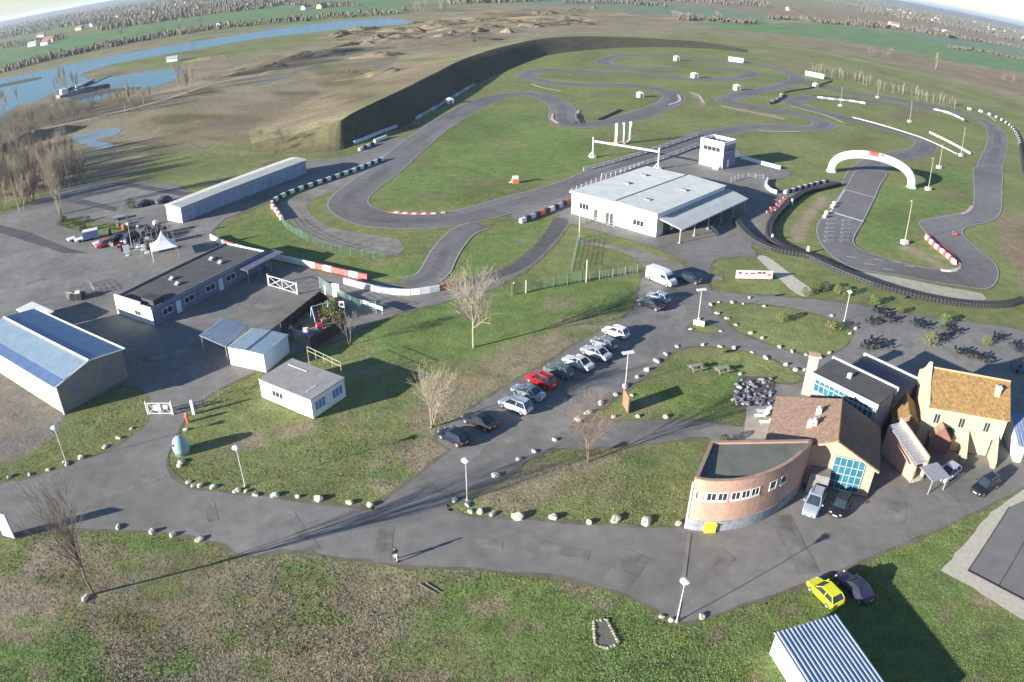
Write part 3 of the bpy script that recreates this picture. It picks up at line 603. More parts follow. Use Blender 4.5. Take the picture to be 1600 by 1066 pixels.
# ---------------------------------------------------------------- buildings
def v2(p): return Vector((p[0], p[1]))
def rectfp(a, b, depth):
    """footprint from the near wall a->b (left to right as the camera sees it), depth away from the camera"""
    a, b = v2(a), v2(b); d = (b - a).normalized(); n = Vector((-d.y, d.x)); return [a, b, b + n * depth, a + n * depth]
def onwall(a, b, u0, u1, z0, z1, out, th=.06):
    """box standing proud of wall a->b; u in metres from a; out = how far its face stands out (to the right of a->b)"""
    a, b = v2(a), v2(b); d = (b - a).normalized(); n = Vector((d.y, -d.x)); c = a + d * (u0 + u1) / 2 + n * (out - th / 2)
    mb = MB(); mb.box(c, d, u1 - u0, th, z0, z1); return mb
def window(root, a, b, u0, u1, z0, z1, frame=WHITE, glass=GLASS, nx=2, name='window', sill=False):
    a2, b2 = v2(a), v2(b); d = (b2 - a2).normalized(); n = Vector((d.y, -d.x)); f = MB(); t = .07
    def bx(s0, s1, q0, q1, o=.05, th=.1): c = a2 + d * (s0 + s1) / 2 + n * (o - th / 2); f.box(c, d, s1 - s0, th, q0, q1)
    bx(u0, u1, z0, z0 + t); bx(u0, u1, z1 - t, z1); bx(u0, u0 + t, z0 + t, z1 - t); bx(u1 - t, u1, z0 + t, z1 - t)
    for k in range(1, nx): s = u0 + (u1 - u0) * k / nx; bx(s - .03, s + .03, z0 + t, z1 - t, .045)
    fo = f.build(name, frame, root); g = onwall(a, b, u0 + t, u1 - t, z0 + t, z1 - t, .02, .06); g.build('pane', glass, fo); return fo
def door(root, a, b, u0, u1, z1, mat, z0=0.02): 
    d = onwall(a, b, u0, u1, z0, z1, .05, .1).build('door', mat, root); h = onwall(a, b, u1 - .2, u1 - .12, (z0 + z1) / 2 - .08, (z0 + z1) / 2 + .02, .1, .05); h.build('handle', STEEL, d); return d
def walls(root, fp, h, mat, z0=0, name='wall'):
    mb = MB(); mb.prism(fp, z0, h); return mb.build(name, mat, root)
def along(a, b, t): a, b = v2(a), v2(b); return a + (b - a).normalized() * t
def v3(p, z): return Vector((p[0], p[1], z))

# -- long pit building with lean-to canopy
a, b = P(892.5, 333.5), P(1024.5, 371); fp = rectfp(a, b, 28.5); d = (fp[1] - fp[0]).normalized(); n = (fp[3] - fp[0]).normalized(); Lw = (fp[1] - fp[0]).length
r = thing('pit_building', 'long white flat building with pale two-panel roof beside the kart pit straight', 'building', v3((fp[0] + fp[2]) / 2, 0))
walls(r, fp, 4.7, WHITE)
mb = MB(); mid = .53
p0, p1, p2, p3 = [v3(fp[0] - n * .3 - d * .2, 4.85), v3(fp[0] - n * .3 + d * Lw * mid, 5.0), v3(fp[3] + n * .3 + d * Lw * mid, 5.0), v3(fp[3] + n * .3 - d * .2, 4.85)]
mb.ribbed(p0, p3, p2, p1, 46, .05, .15); mb.build('roof', ROOFW, r)
mb = MB(); p4, p5 = v3(fp[1] - n * .3 + d * .25, 4.8), v3(fp[2] + n * .3 + d * .25, 4.8)
mb.ribbed(p1 + Vector((0, 0, .18)), p2 + Vector((0, 0, .18)), p5, p4, 46, .05, .15); mb.build('roof', ROOFW, r)
mb = MB(); mb.tube(p1 + Vector((0, 0, .2)), p2 + Vector((0, 0, .2)), .14, n=4); mb.build('roof_ridge', MATS['grey cladding'], r)
mb = MB(); mb.box(fp[0] + d * Lw / 2 - n * .38, d, Lw + .6, .12, 4.55, 4.98); mb.build('fascia', OFFW, r)
for u0, u1, z0, z1 in ((2.0, 4.5, 1.6, 2.9), (15.2, 17.8, 1.3, 2.5)): window(r, a, b, u0, u1, z0, z1, nx=3)
for u0, u1 in ((5.8, 6.6), (8.7, 9.5), (9.7, 10.5)): door(r, a, b, u0, u1, 2.3, MATS['dark timber'])
onwall(a, b, 8.5, 10.7, 2.5, 3.4, .06).build('sign_panel', M('pale notice board', (.45, .44, .42), (.6, .58, .55), 5), r)
for uu, vv in ((.25, .45), (.72, .2), (.2, .75), (.8, .62)):
    c = fp[0] + d * Lw * uu + n * 28 * vv; mb = MB(); mb.box(c, d, 1.3, .8, 4.9, 5.25); mb.build('roof_vent', GREYR, r)
side_a, side_b = fp[1], fp[2]
for k in range(6): door(r, side_a, side_b, 2.5 + k * 4.3, 5.2 + k * 4.3, 3.0, M('dark roller door', (.05, .055, .065), (.09, .095, .10), 2))
# canopy: its roof sheet, beams, posts
mb = MB(); c0, c1 = fp[1] + d * .3, fp[2] + d * .3; e = d * 3.0; e2 = d * 5.0
mb.ribbed(v3(c0 + n * .2, 3.9), v3(c1 + n * 1.2, 3.9), v3(c1 + e + n * 1.2, 3.35), v3(c0 + e + n * .2, 3.35), 40, .05, .08)
mb.ribbed(v3(c0 + e + n * .2, 3.34), v3(c1 + e + n * 1.2, 3.34), v3(c1 + e2 + n * 1.2, 2.85), v3(c0 + e2 + n * .2, 2.85), 40, .05, .08)
cn = mb.build('canopy', ROOFW, r); mb = MB(); mb.box((c0 + c1) / 2 + e2 + n * .7, n, 29.6, .1, 2.6, 2.9); mb.build('gutter', WHITE, cn)
for k in range(6): q = c0 + e2 * .94 + n * (.6 + k * 5.7); mb = MB(); mb.tube(v3(q, 0), v3(q, 2.7), .11, n=8); mb.box(q, d, .5, .5, 0, .18); mb.build('post', BEIGEW, r)
for k in range(6): q = c0 + n * (.6 + k * 5.7); mb = MB(); mb.tube(v3(q, 3.55), v3(q + e2 * .94, 2.68), .07, n=4); mb.build('beam', BEIGEW, r)
# -- control tower
a, b = P(1092, 256), P(1128, 265); fp = rectfp(a, b, 6.6); d = (fp[1] - fp[0]).normalized(); n = (fp[3] - fp[0]).normalized(); Lw = (fp[1] - fp[0]).length
r = thing('control_tower', 'square white two-storey control tower with parapet roof behind the pit building', 'tower', v3((fp[0] + fp[2]) / 2, 0))
walls(r, fp, 6.4, WHITE)
mb = MB(); ins = [fp[0] + d * .02, fp[1], fp[2], fp[3]]
for i in range(4):
    p, q = fp[i], fp[(i + 1) % 4]; dd = (q - p).normalized(); mb.box((p + q) / 2 + Vector((-dd.y, dd.x)) * .12, dd, (q - p).length if i % 2 == 0 else (q - p).length - .5, .24, 6.4, 7.3)
mb.build('parapet', WHITE, r); mb = MB(); mb.prism([fp[0] + d * .26 + n * .26, fp[1] - d * .26 + n * .26, fp[2] - d * .26 - n * .26, fp[3] + d * .26 - n * .26], 6.4, 6.48); mb.build('roof', DARKR, r)
onwall(fp[1], fp[2], .02, 6.5, .02, 6.35, .015, .03).build('side_panel', M('violet shade on white wall', (.16, .16, .26), (.22, .22, .33), .5), r); window(r, fp[0], fp[1], 1.0, Lw - 1.0, 4.3, 5.6, nx=4); window(r, fp[1], fp[2], .8, 5.6, 4.3, 5.7, nx=4); door(r, fp[1], fp[2], 2.4, 3.4, 2.2, WHITE)  # the thin violet side panel carries the white wall's shade in its colour
mb = MB(); mb.tube(v3(fp[1] - d * 1.2 + n, 6.48), v3(fp[1] - d * 1.2 + n, 9.0), .05, n=5); mb.build('antenna', STEEL, r)
# steps at the foot
mb = MB()
for k in range(5): mb.box(fp[1] - d * 1.2 - n * (.4 + .3 * k), d, 1.6, .3, 0, 1.2 - .24 * k)
mb.build('stairs', WHITE, r)
# -- long shed
a, b = P(263, 344), P(285, 346); fp = rectfp(a, b, 41); dirn = Vector((math.cos(math.radians(62)), math.sin(math.radians(62)))); nrm = Vector((dirn.y, -dirn.x))
fp = [v2(a), v2(a) + nrm * 5.4, v2(a) + nrm * 5.4 + dirn * 41, v2(a) + dirn * 41]
r = thing('garage_row', 'very long narrow shed with white end wall and shaded blue grey doors beside the yard', 'shed', v3((fp[0] + fp[2]) / 2, 0))
walls(r, fp, 3.6, M('blue grey shaded cladding', (.20, .25, .36), (.28, .33, .45), .8, .6))  # blue shade of the long side put into wall and door colours
mb = MB(); mb.prism([fp[0] - dirn * .12, fp[1] - dirn * .12, fp[1], fp[0]], 0, 3.6); mb.build('end_wall', WHITE, r)
mb = MB(); m0, m1 = (fp[0] + fp[1]) / 2 - dirn * .4, (fp[2] + fp[3]) / 2 + dirn * .4; o0 = nrm * .35
mb.ribbed(v3(fp[0] - dirn * .4 - o0, 3.65), v3(fp[3] + dirn * .4 - o0, 3.65), v3(m1, 4.05), v3(m0, 4.05), 60, .04, .08)
mb.ribbed(v3(fp[1] - dirn * .4 + o0, 3.62), v3(fp[2] + dirn * .4 + o0, 3.62), v3(m1, 4.04), v3(m0, 4.04), 60, .04, .08)
mb.build('roof', M('pale grey green roof', (.36, .37, .33), (.46, .47, .42), .6, .7), r)
for k in range(14): onwall(fp[1], fp[2], .5 + k * 2.9, 2.9 + k * 2.9, .02, 2.6, .04).build('roller_door', M('blue shaded roller door', (.15, .20, .31), (.26, .32, .44), .5, .6), r)
# -- flat roofed block beside the yard
a, b = P(184, 490), P(240, 512); d0 = Vector((math.cos(math.radians(63)), math.sin(math.radians(63)))); n0 = Vector((d0.y, -d0.x)); A = v2(a)
fp = [A, A + n0 * 10.4, A + n0 * 10.4 + d0 * 26.5, A + d0 * 26.5]
r = thing('office_block', 'long white single-storey block with dark flat roof and four skylights beside the yard', 'building', v3((fp[0] + fp[2]) / 2, 0))
walls(r, fp, 2.7, OFFW)
mb = MB(); mb.prism([fp[0] + n0 * .2 + d0 * .2, fp[1] - n0 * .2 + d0 * .2, fp[2] - n0 * .2 - d0 * .2, fp[3] + n0 * .2 - d0 * .2], 2.7, 2.8); mb.build('roof', DARKR, r)
for i in range(4):
    p, q = fp[i], fp[(i + 1) % 4]; dd = (q - p).normalized(); mb = MB(); L = (q - p).length
    if i == 0: mb.box((p + q) / 2 + d0 * .1 - n0 * 1.4, dd, L - 3.0, .3, 2.7, 3.5); mb.box(q - n0 * 1.4 + d0 * .1, dd, 2.4, .3, 2.7, 3.1)
    else: mb.box((p + q) / 2 + Vector((-dd.y, dd.x)) * .1, dd, L - .41, .2, 2.7, 3.05)
    mb.build('parapet', WHITE if i in (0, 2) else M('dark parapet', (.10, .11, .15), (.16, .17, .22), 1), r)
for uu, vv in ((.35, .38), (.62, .34), (.34, .74), (.62, .72)):
    c = fp[0] + n0 * 10.4 * uu + d0 * 26.5 * vv; mb = MB(); mb.box(c, d0, 1.0, 1.0, 2.8, 3.05); s = mb.build('skylight', GREYW, r); mb = MB(); mb.lathe(v3(c, 3.05), [(.42, 0), (.36, .16), (.18, .26), (.02, .3)], 8); mb.build('dome', WHITE, s)
mb = MB(); mb.box(fp[0] + n0 * 8 + d0 * 2.2, n0, 3.2, 2.0, 2.8, 3.7); mb.build('roof_plant', M('dark plant box', (.03, .03, .04), (.05, .05, .06)), r)
onwall(fp[1], fp[2], .02, 26.4, .02, 2.66, .015, .03).build('side_panel', M('dark side with blue shade', (.10, .115, .20), (.17, .185, .28), .5), r)  # darker side wall; its bluish shade is put into the colour
for k in range(5): window(r, fp[1], fp[2], 2.0 + 4.8 * k, 4.2 + 4.8 * k, .9, 2.0)
for k in range(2): door(r, fp[1], fp[2], 5 + 9.6 * k, 6 + 9.6 * k, 2.1, BLUEL)
window(r, fp[0], fp[1], 5.5, 7.2, 1.0, 1.9)
mb = MB(); e0, e1 = fp[1] + d0 * 19, fp[2] + d0 * 2; mb.slab([v3(e0, 2.62), v3(e0 + n0 * 2.6, 2.5), v3(e1 + n0 * 2.6, 2.5), v3(e1, 2.62)], .12); vr = mb.build('veranda_roof', MATS['dark parapet'], r)
for k in range(4): q = e0 + n0 * 2.45 + d0 * (.4 + 2.8 * k); mb = MB(); mb.tube(v3(q, 0), v3(q, 2.4), .07, n=6); mb.build('post', STEEL, r)
# -- big warehouse lower left
A = v2(P(101, 647)); d0 = Vector((math.cos(math.radians(61)), math.sin(math.radians(61)))); n0 = Vector((d0.y, -d0.x))
fp = [A - n0 * 27, A, A + d0 * 11.2, A - n0 * 27 + d0 * 11.2]        # long wall faces the camera, gable wall to the right
r = thing('warehouse', 'large grey warehouse with sky-tinted pale blue sheet roof at the left edge', 'warehouse', v3((fp[0] + fp[2]) / 2, 0))
mb = MB(); hb, hr = 4.3, 5.3; m0, m1 = A + d0 * 5.6, A - n0 * 27 + d0 * 5.6
mb.add([v3(fp[0], 0), v3(fp[1], 0), v3(fp[2], 0), v3(fp[3], 0), v3(fp[0], hb), v3(fp[1], hb), v3(fp[2], hb), v3(fp[3], hb), v3(m0, hr), v3(m1, hr)], [(0, 1, 5, 4), (1, 2, 6, 8, 5), (2, 3, 7, 6), (3, 0, 4, 9, 7), (4, 5, 8, 9), (6, 7, 9, 8)]); mb.build('wall', BEIGEW, r)
mb = MB(); mb.add([v3(fp[1] + n0 * .05, 0.02), v3(fp[2] + n0 * .05, 0.02), v3(fp[2] + n0 * .05, hb), v3(m0 + n0 * .05, hr), v3(fp[1] + n0 * .05, hb), v3(fp[1], 0.02), v3(fp[2], 0.02), v3(fp[2], hb), v3(m0, hr), v3(fp[1], hb)], [(0, 1, 2, 3, 4), (0, 5, 6, 1), (1, 6, 7, 2), (2, 7, 8, 3), (3, 8, 9, 4), (4, 9, 5, 0)]); mb.build('gable_wall', GREYW, r)  # gable side's shade put into its colour, darker than the lit beige wall
e = n0 * .4; up = Vector((0, 0, .08)); E = d0 * .35; s1 = 1.0 / 5.6
mb = MB(); q0, q1 = A - E + e, A - n0 * 27.3 - E; k0, k1 = A + d0 * 1.3 + e, A - n0 * 27.3 + d0 * 1.3
mb.ribbed(v3(q0, hb - .05), v3(q1, hb - .05), v3(k1, hb + .42), v3(k0, hb + .42), 60, .04, .06); mb.build('eave_panel', M('sky reflection blue panels', (.09, .15, .29), (.14, .21, .36), .5, .5), r)  # deeper sky reflection of the steeper strip put into its blue
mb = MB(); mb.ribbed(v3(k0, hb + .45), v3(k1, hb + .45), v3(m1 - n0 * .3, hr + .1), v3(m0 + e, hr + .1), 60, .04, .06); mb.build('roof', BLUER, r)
mb = MB(); mb.ribbed(v3(m0 + e, hr + .1), v3(m1 - n0 * .3, hr + .1), v3(fp[3] + E - n0 * .3, hb + .02), v3(fp[2] + E + e, hb + .02), 60, .04, .06); mb.build('roof', M('sky tinted steel roofing', (.17, .25, .36), (.23, .32, .43), .6, .45), r)  # sky tint of the metal sheets put into the colour
mb = MB(); mb.tube(v3(m0 + e, hr + .16), v3(m1, hr + .16), .16, n=5); mb.build('ridge_cap', WHITE, r)
mb = MB(); mb.tube(v3(fp[2] + E + e, hb + .1), v3(fp[3] + E, hb + .1), .12, n=5); mb.build('gutter', WHITE, r)
mb = MB(); mb.tube(v3(m0 + e, hr + .14), v3(fp[2] + E + e, hb + .1), .1, n=4); mb.tube(v3(m0 + e, hr + .14), v3(A - E + e, hb), .1, n=4); mb.tube(v3(A + n0 * .1 - d0 * .1, 0), v3(A + n0 * .1 - d0 * .1, hb), .12, n=4); mb.build('trim', OFFW, r)
for u in (2.0, 7.6): window(r, fp[1] + n0 * .06, fp[2] + n0 * .06, u, u + 1.7, 2.2, 3.4, frame=GREYW, glass=M('dusty blue glass', (.12, .13, .22), (.18, .19, .28), 2, .3))
# lower annex behind it
A2 = v2(P(60, 487, 4)); mb = None
fpx = [A2 - n0 * 9 + d0 * 0, A2 - n0 * 1, A2 - n0 * 1 + d0 * 3, A2 - n0 * 9 + d0 * 3]
r = thing('annex_shed', 'small low shed with a white roof edge behind the big warehouse', 'shed', v3(fpx[0], 0)); walls(r, fpx, 2.3, GREYW); mb = MB(); mb.prism([fpx[0] - d0 * .2 - n0 * .2, fpx[1] - d0 * .2 + n0 * .2, fpx[2] + d0 * .2 + n0 * .2, fpx[3] + d0 * .2 - n0 * .2], 2.3, 2.5); mb.build('roof', OFFW, r); door(r, fpx[0], fpx[1], 3, 4, 2.0, BLUEL)
# -- carport
A = v2(P(347, 498, 2.5)); pts = [v2(P(*q, 2.5)) for q in ((311, 524), (352, 542), (388, 507), (347, 498))]; c = sum(pts, Vector((0, 0))) / 4
r = thing('carport', 'flat blue grey carport roof on thin posts left of the ribbed cabin', 'carport', v3(c, 0))
mb = MB(); mb.ribbed(v3(pts[0], 2.5), v3(pts[1], 2.5), v3(pts[2], 2.55), v3(pts[3], 2.55), 12, .05, .08); mb.build('roof', M('slate blue roof sheets', (.20, .24, .31), (.27, .31, .38), .8, .5), r)
for p in pts: q = p.lerp(c, .08); mb = MB(); mb.tube(v3(q, 0), v3(q, 2.42), .06, n=6); mb.build('post', STEEL, r)
# -- ribbed cabin
A, B = v2(P(361, 570)), v2(P(416, 582)); fp = rectfp(A, B, 5.9); d = (fp[1] - fp[0]).normalized(); n = (fp[3] - fp[0]).normalized(); Lw = (fp[1] - fp[0]).length
r = thing('ribbed_cabin', 'white cabin with pale ribbed roof between the carport and the grey roofed cabin', 'cabin', v3((fp[0] + fp[2]) / 2, 0)); walls(r, fp, 2.7, WHITE)
mb = MB(); mm0, mm1 = fp[0].lerp(fp[1], .55), fp[3].lerp(fp[2], .55)
mb.ribbed(v3(fp[0] - d * .1 - n * .1, 2.74), v3(mm0 - n * .1, 2.86), v3(mm1 + n * .1, 2.86), v3(fp[3] - d * .1 + n * .1, 2.74), 9, .07, .06)
mb.ribbed(v3(mm0 - n * .1, 2.86), v3(fp[1] + d * .1 - n * .1, 2.74), v3(fp[2] + d * .1 + n * .1, 2.74), v3(mm1 + n * .1, 2.86), 8, .07, .06); mb.build('roof', M('ribbed pale blue roof', (.42, .50, .52), (.54, .61, .62), .6, .5), r)
mb = MB(); mb.tube(v3(mm0 - n * .12, 2.95), v3(mm1 + n * .12, 2.95), .08, n=4); mb.build('ridge_cap', MATS['dark parapet'], r)
onwall(fp[1], fp[2], .05, 5.85, .05, 2.6, .03).build('side_panel', BLUEL, r); door(r, fp[0], fp[1], 4.8, 5.7, 2.1, BLUEL)
# -- grey roofed cabin on the lawn
A, B = v2(P(410, 622)), v2(P(490, 656)); fp = rectfp(A, B, 6.0); d = (fp[1] - fp[0]).normalized(); n = (fp[3] - fp[0]).normalized(); Lw = (fp[1] - fp[0]).length
r = thing('portable_cabin', 'white portable cabin with flat grey roof standing on the lawn', 'cabin', v3((fp[0] + fp[2]) / 2, 0)); walls(r, fp, 2.7, WHITE, z0=.12)
mb = MB(); mb.prism([fp[0] + d * .2 + n * .2, fp[1] - d * .2 + n * .2, fp[2] - d * .2 - n * .2, fp[3] + d * .2 - n * .2], 0, .12); mb.build('base', CONC, r)
mb = MB(); mb.prism([fp[0] - d * .08 - n * .08, fp[1] + d * .08 - n * .08, fp[2] + d * .08 + n * .08, fp[3] - d * .08 + n * .08], 2.7, 2.85); rf = mb.build('roof', GREYR, r)
mb = MB(); mb.box(fp[0] + d * 2.4 + n * 4.6, d, 3.4, .12, 2.85, 2.9); mb.build('roof_seam', OFFW, rf); mb = MB(); mb.box(fp[1] - d * 1.6 + n * 1.8, n, 1.8, .12, 2.85, 2.9); mb.build('roof_seam', OFFW, rf)
window(r, A, B, 2.2, 4.2, 1.1, 2.0, nx=3); door(r, A, B, 6.3, 7.2, 2.1, OFFW, .12)
for u in (.5, 3.6): window(r, fp[1], fp[2], u, u + 1.9, .9, 2.2, nx=3, glass=BLUEP)
door(r, fp[1], fp[2], 2.55, 3.4, 2.1, OFFW, .12)
mb = MB(); rp, rq = P(481, 553, 2.4), P(533, 578, 2.4); dd = (rq - rp)
for z in (2.9, 3.5): mb.tube((rp.x, rp.y, z), (rq.x, rq.y, z), .035, n=4)
for k in range(5): q = rp + dd * k / 4; mb.tube((q.x, q.y, 0), (q.x, q.y, 3.5), .04, n=4)
tag(mb.build('guard_rail', M('yellowish rail paint', (.42, .40, .22), (.52, .50, .3)), loc=(rp.x, rp.y, 0)), 'yellowish tubular guard rail along the back of the grey roofed cabin', 'railing')
# -- ribbed cabin bottom right
h = 2.5; A, B, C = v2(P(1213, 991, h)), v2(P(1306, 963, h)), None; d = (B - A).normalized(); n = Vector((d.y, -d.x))   # n towards the camera
fp = [A + n * 12, B + n * 12, B, A]
r = thing('ribbed_shed', 'white shed with boldly ribbed blue and white roof at the bottom right', 'shed', v3((A + B) / 2, 0)); walls(r, fp, h - .1, WHITE)
mb = MB(); mb.ribbed(v3(A - d * .1 - n * .15, h), v3(B + d * .1 - n * .15, h), v3(B + n * 12 + d * .1, h), v3(A + n * 12 - d * .1, h), 15, .13, .07, .38); mb.build('roof', M('blue white roof sheet', (.22, .28, .38), (.30, .36, .46), .5, .4), r)
mb = MB(); mb.tube(v3(A - d * .1 - n * .15, h + .02), v3(A + n * 12 - d * .1, h + .02), .07, n=4); mb.build('trim', WHITE, r)
door(r, fp[2], fp[3], 1.0, 2.0, 2.1, BLUEL)

# ---------------------------------------------------------------- the restaurant group on the right
# -- round-fronted brick building: walls, recessed roof
def curve_building():
    h = 6.2; px = [(1085, 748), (1103, 752), (1125, 753), (1150, 752), (1178, 747), (1205, 738), (1230, 726), (1250, 711), (1263, 698), (1272, 687)]
    front = [v2(P(x, y, h)) for x, y in px]; front[-1] = v2(P(1272, 687, 5.85)); back = [front[-1], v2(P(1110, 690, 5.85))]
    r = thing('round_building', 'orange brick building with curved front and sunken dark roof behind the parapet', 'building', v3((front[0] + front[-1]) / 2, 0))
    front = [Vector((p.x, p.y)) for p in catmull([v3(p, 0) for p in front], 3)]
    outer = front + [back[1]]; c = sum(outer, Vector((0, 0))) / len(outer)
    inner = []
    m = len(outer)
    for i, p in enumerate(outer):
        e0 = (p - outer[i - 1]).normalized(); e1 = (outer[(i + 1) % m] - p).normalized(); q = (Vector((-e0.y, e0.x)) + Vector((-e1.y, e1.x))).normalized(); k = max(.4, q.dot(Vector((-e0.y, e0.x)))); inner.append(p + q * .34 / k)
    zt = [h - max(0, (i - (m - 7)) / 5.0) * .4 for i in range(m - 1)] + [5.85]
    vs = [(p.x, p.y, 1.3) for p in outer] + [(p.x, p.y, zt[i]) for i, p in enumerate(outer)] + [(p.x, p.y, 4.6) for p in inner] + [(p.x, p.y, zt[i]) for i, p in enumerate(inner)]; fs = []
    for i in range(m): j = (i + 1) % m; fs += [(i, j, m + j, m + i), (m + i, m + j, 3 * m + j, 3 * m + i), (3 * m + i, 3 * m + j, 2 * m + j, 2 * m + i), (2 * m + i, 2 * m + j, j, i)]
    mb = MB(); mb.add(vs, fs); mb.build('wall', BRICK, r)
    mb = MB(); mb.prism(inner, 5.55, 5.72); mb.build('roof', M('olive grey roof felt', (.11, .115, .09), (.16, .165, .13), .4, .9), r)
    mb = MB(); out = [p + (p - c).normalized() * .12 for p in outer]; mb.prism(out, 0, 1.3); mb.build('plinth', STONEB, r)
    cap = MB()
    for i in range(m):
        j = (i + 1) % m; p, q = (outer[i] + inner[i]) / 2, (outer[j] + inner[j]) / 2; t = (q - p).normalized(); s_ = Vector((-t.y, t.x)) * .19; e_ = .004 * (i % 2); cap.slab([v3(p - s_, zt[i] + .1 + e_), v3(q - s_, zt[j] + .1 + e_), v3(q + s_, zt[j] + .1 + e_), v3(p + s_, zt[i] + .1 + e_)], .1)
    cap.build('coping', M('brick coping', (.30, .19, .13), (.40, .26, .19), 1), r)
    # windows follow the curve
    s = 0.0; segs = [(front[i], front[i + 1]) for i in range(len(front) - 1)]; tot = sum((b - a).length for a, b in segs)
    def at(t):
        for a, b in segs:
            L = (b - a).length
            if t <= L: return a + (b - a) * (t / L)
            t -= L
        return segs[-1][1]
    for t in (.35, 1.45, 2.55, 3.9, 5.0, 6.1, 8.4, 10.0):
        a2, b2 = at(t), at(t + .98); window(r, a2, b2, 0, (b2 - a2).length, 3.9, 4.85, nx=1 if t > 7 else 2)
        mb = onwall(a2, b2, -.04, (b2 - a2).length + .04, 3.76, 3.86, .1, .14); mb.build('sill', OFFW, r)
    mb = MB(); mb.box(outer[0] + Vector((-.06, -.02)), (0, 1), .14, .14, 0, h - .4); mb.build('corner_pilaster', OFFW, r)
curve_building()
r = thing('grit_bin', 'bright yellow bin on the kerb against the round brick building', 'bin', P(1107, 816, 0)); c = P(1107, 829)
mb = MB(); mb.prism([(c.x - .55, c.y - .5), (c.x + .55, c.y - .5), (c.x + .55, c.y + .2), (c.x - .55, c.y + .2)], .1, 1.0); mb.build('bin_body', YEL, r)
mb = MB(); mb.slab([(c.x - .62, c.y - .58, 1.08), (c.x + .62, c.y - .58, 1.08), (c.x + .62, c.y + .26, 1.28), (c.x - .62, c.y + .26, 1.28)], .08); mb.build('lid', YEL, r)
# -- tiled building with the glazed gable
D = Vector((math.cos(math.radians(66)), math.sin(math.radians(66)))); Nn = Vector((D.y, -D.x))
rid0, rid1 = v2(P(1310, 687, 6.6)), v2(P(1317, 625, 6.6)); L = 8.6; rid1 = rid0 + D * L
e0 = v2(P(1374, 722, 4.0)); west0 = v2(P(1197, 683, 3.4))
we = abs((e0 - rid0).dot(Nn)); ww = abs((west0 - rid0).dot(Nn))
fr = rid0 + D * 0
F_E, B_E = fr + Nn * we, fr + Nn * we + D * L; F_W, B_W = fr - Nn * ww, fr - Nn * ww + D * (L + 3.0)
r = thing('tiled_building', 'brick building with weathered clay tile roof and blue glazed gable front', 'building', v3(fr, 0))
ins = .35
mb = MB(); fe, fw, be, bw = F_E - Nn * ins + D * ins, F_W + Nn * ins + D * ins, B_E - Nn * ins - D * ins, B_W + Nn * ins - D * ins; rf_, rb_ = fr + D * ins, rid1 - D * ins
mb.add([v3(fw, 0), v3(rf_, 0), v3(fe, 0), v3(be, 0), v3(rb_, 0), v3(bw, 0), v3(fw, 3.2), v3(rf_, 6.3), v3(fe, 3.8), v3(be, 3.8), v3(rb_, 6.3), v3(bw, 3.2)], [(0, 1, 7, 6), (1, 2, 8, 7), (2, 3, 9, 8), (3, 4, 10, 9), (4, 5, 11, 10), (5, 0, 6, 11), (6, 7, 10, 11), (7, 8, 9, 10)]); mb.build('wall', BRICK, r)
mb = MB(); mb.slab([v3(F_W - D * .1, 3.4), v3(fr - D * .3, 6.6), v3(rid1, 6.6), v3(B_W, 3.4)][::1], .2); rw = mb.build('roof', TILE, r)
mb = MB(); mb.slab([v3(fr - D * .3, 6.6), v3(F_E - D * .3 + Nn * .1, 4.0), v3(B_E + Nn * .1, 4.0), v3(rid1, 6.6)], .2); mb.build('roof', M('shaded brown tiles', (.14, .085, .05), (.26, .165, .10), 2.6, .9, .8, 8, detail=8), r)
mb = MB(); mb.tube(v3(fr - D * .3, 6.66), v3(rid1, 6.66), .12, n=6); mb.build('ridge_tiles', LICHEN, r)
for uu, vv in ((.42, .40), (.32, .70), (.36, .42)):
    pp = fr.lerp(F_W, uu) + D * (L * vv); zz = 6.6 - 3.2 * uu; mb = MB(); mb.box(pp, D, .5, .6, zz - .3, zz + .75); cm = mb.build('chimney', M('pale chimney render', (.5, .42, .34), (.62, .54, .45), 2), r)
    mb = MB(); mb.lathe(v3(pp, zz + .75), [(.14, 0), (.16, .2), (.11, .25)], 6); mb.build('flue', OFFW, cm)
# glazed bay in front gable
g0, g1 = fe - Nn * 4.6, fe - Nn * 1.2; onwall(g0, g1, 0, 3.4, .3, 4.4, .12, .16).build('curtain_wall', CYAN, r)
gm = MB()
for k in range(6): q = g0 + Nn * (3.4 * k / 5) - D * .14; gm.box(q, Nn, .07, .07, .3, 4.45)
for z in (.3, 1.3, 2.3, 3.3, 4.38): gm.box((g0 + g1) / 2 - D * .145, Nn, 3.4, .08, z, z + .07)
gm.build('glazing_bars', M('pale blue grey bars', (.30, .38, .42), (.40, .48, .52), 2, .5), r)
mb = MB(); mb.box(g0 - Nn * 1.2 - D * .8, Nn, 2.2, 1.7, 0, 2.6); mb.build('porch', GREYW, r)
mb = MB(); mb.tube(v3(fr - D * .35, 6.45), v3(F_E - D * .35, 3.85), .12, n=4); mb.tube(v3(fr - D * .35, 6.45), v3(fr.lerp(F_W, .45) - D * .25, 6.45 - 3.2 * .45), .12, n=4); mb.build('barge_board', M('pale orange timber', (.45, .27, .13), (.55, .36, .2)), r)
# chimney stack at the back left
c = v2(P(1262, 605, 1)); mb = MB(); mb.box(c, D, 1.0, 1.3, 0, 5.6); mb.box(c, D, 1.2, 1.5, 5.6, 5.8)
tag(mb.build('brick_chimney', M('pale pink brick', (.42, .27, .19), (.58, .42, .32), 2.5, .9, .3), loc=v3(c, 0)), 'tall pale brick chimney stack between the tiled roof and the glazed hall', 'chimney')
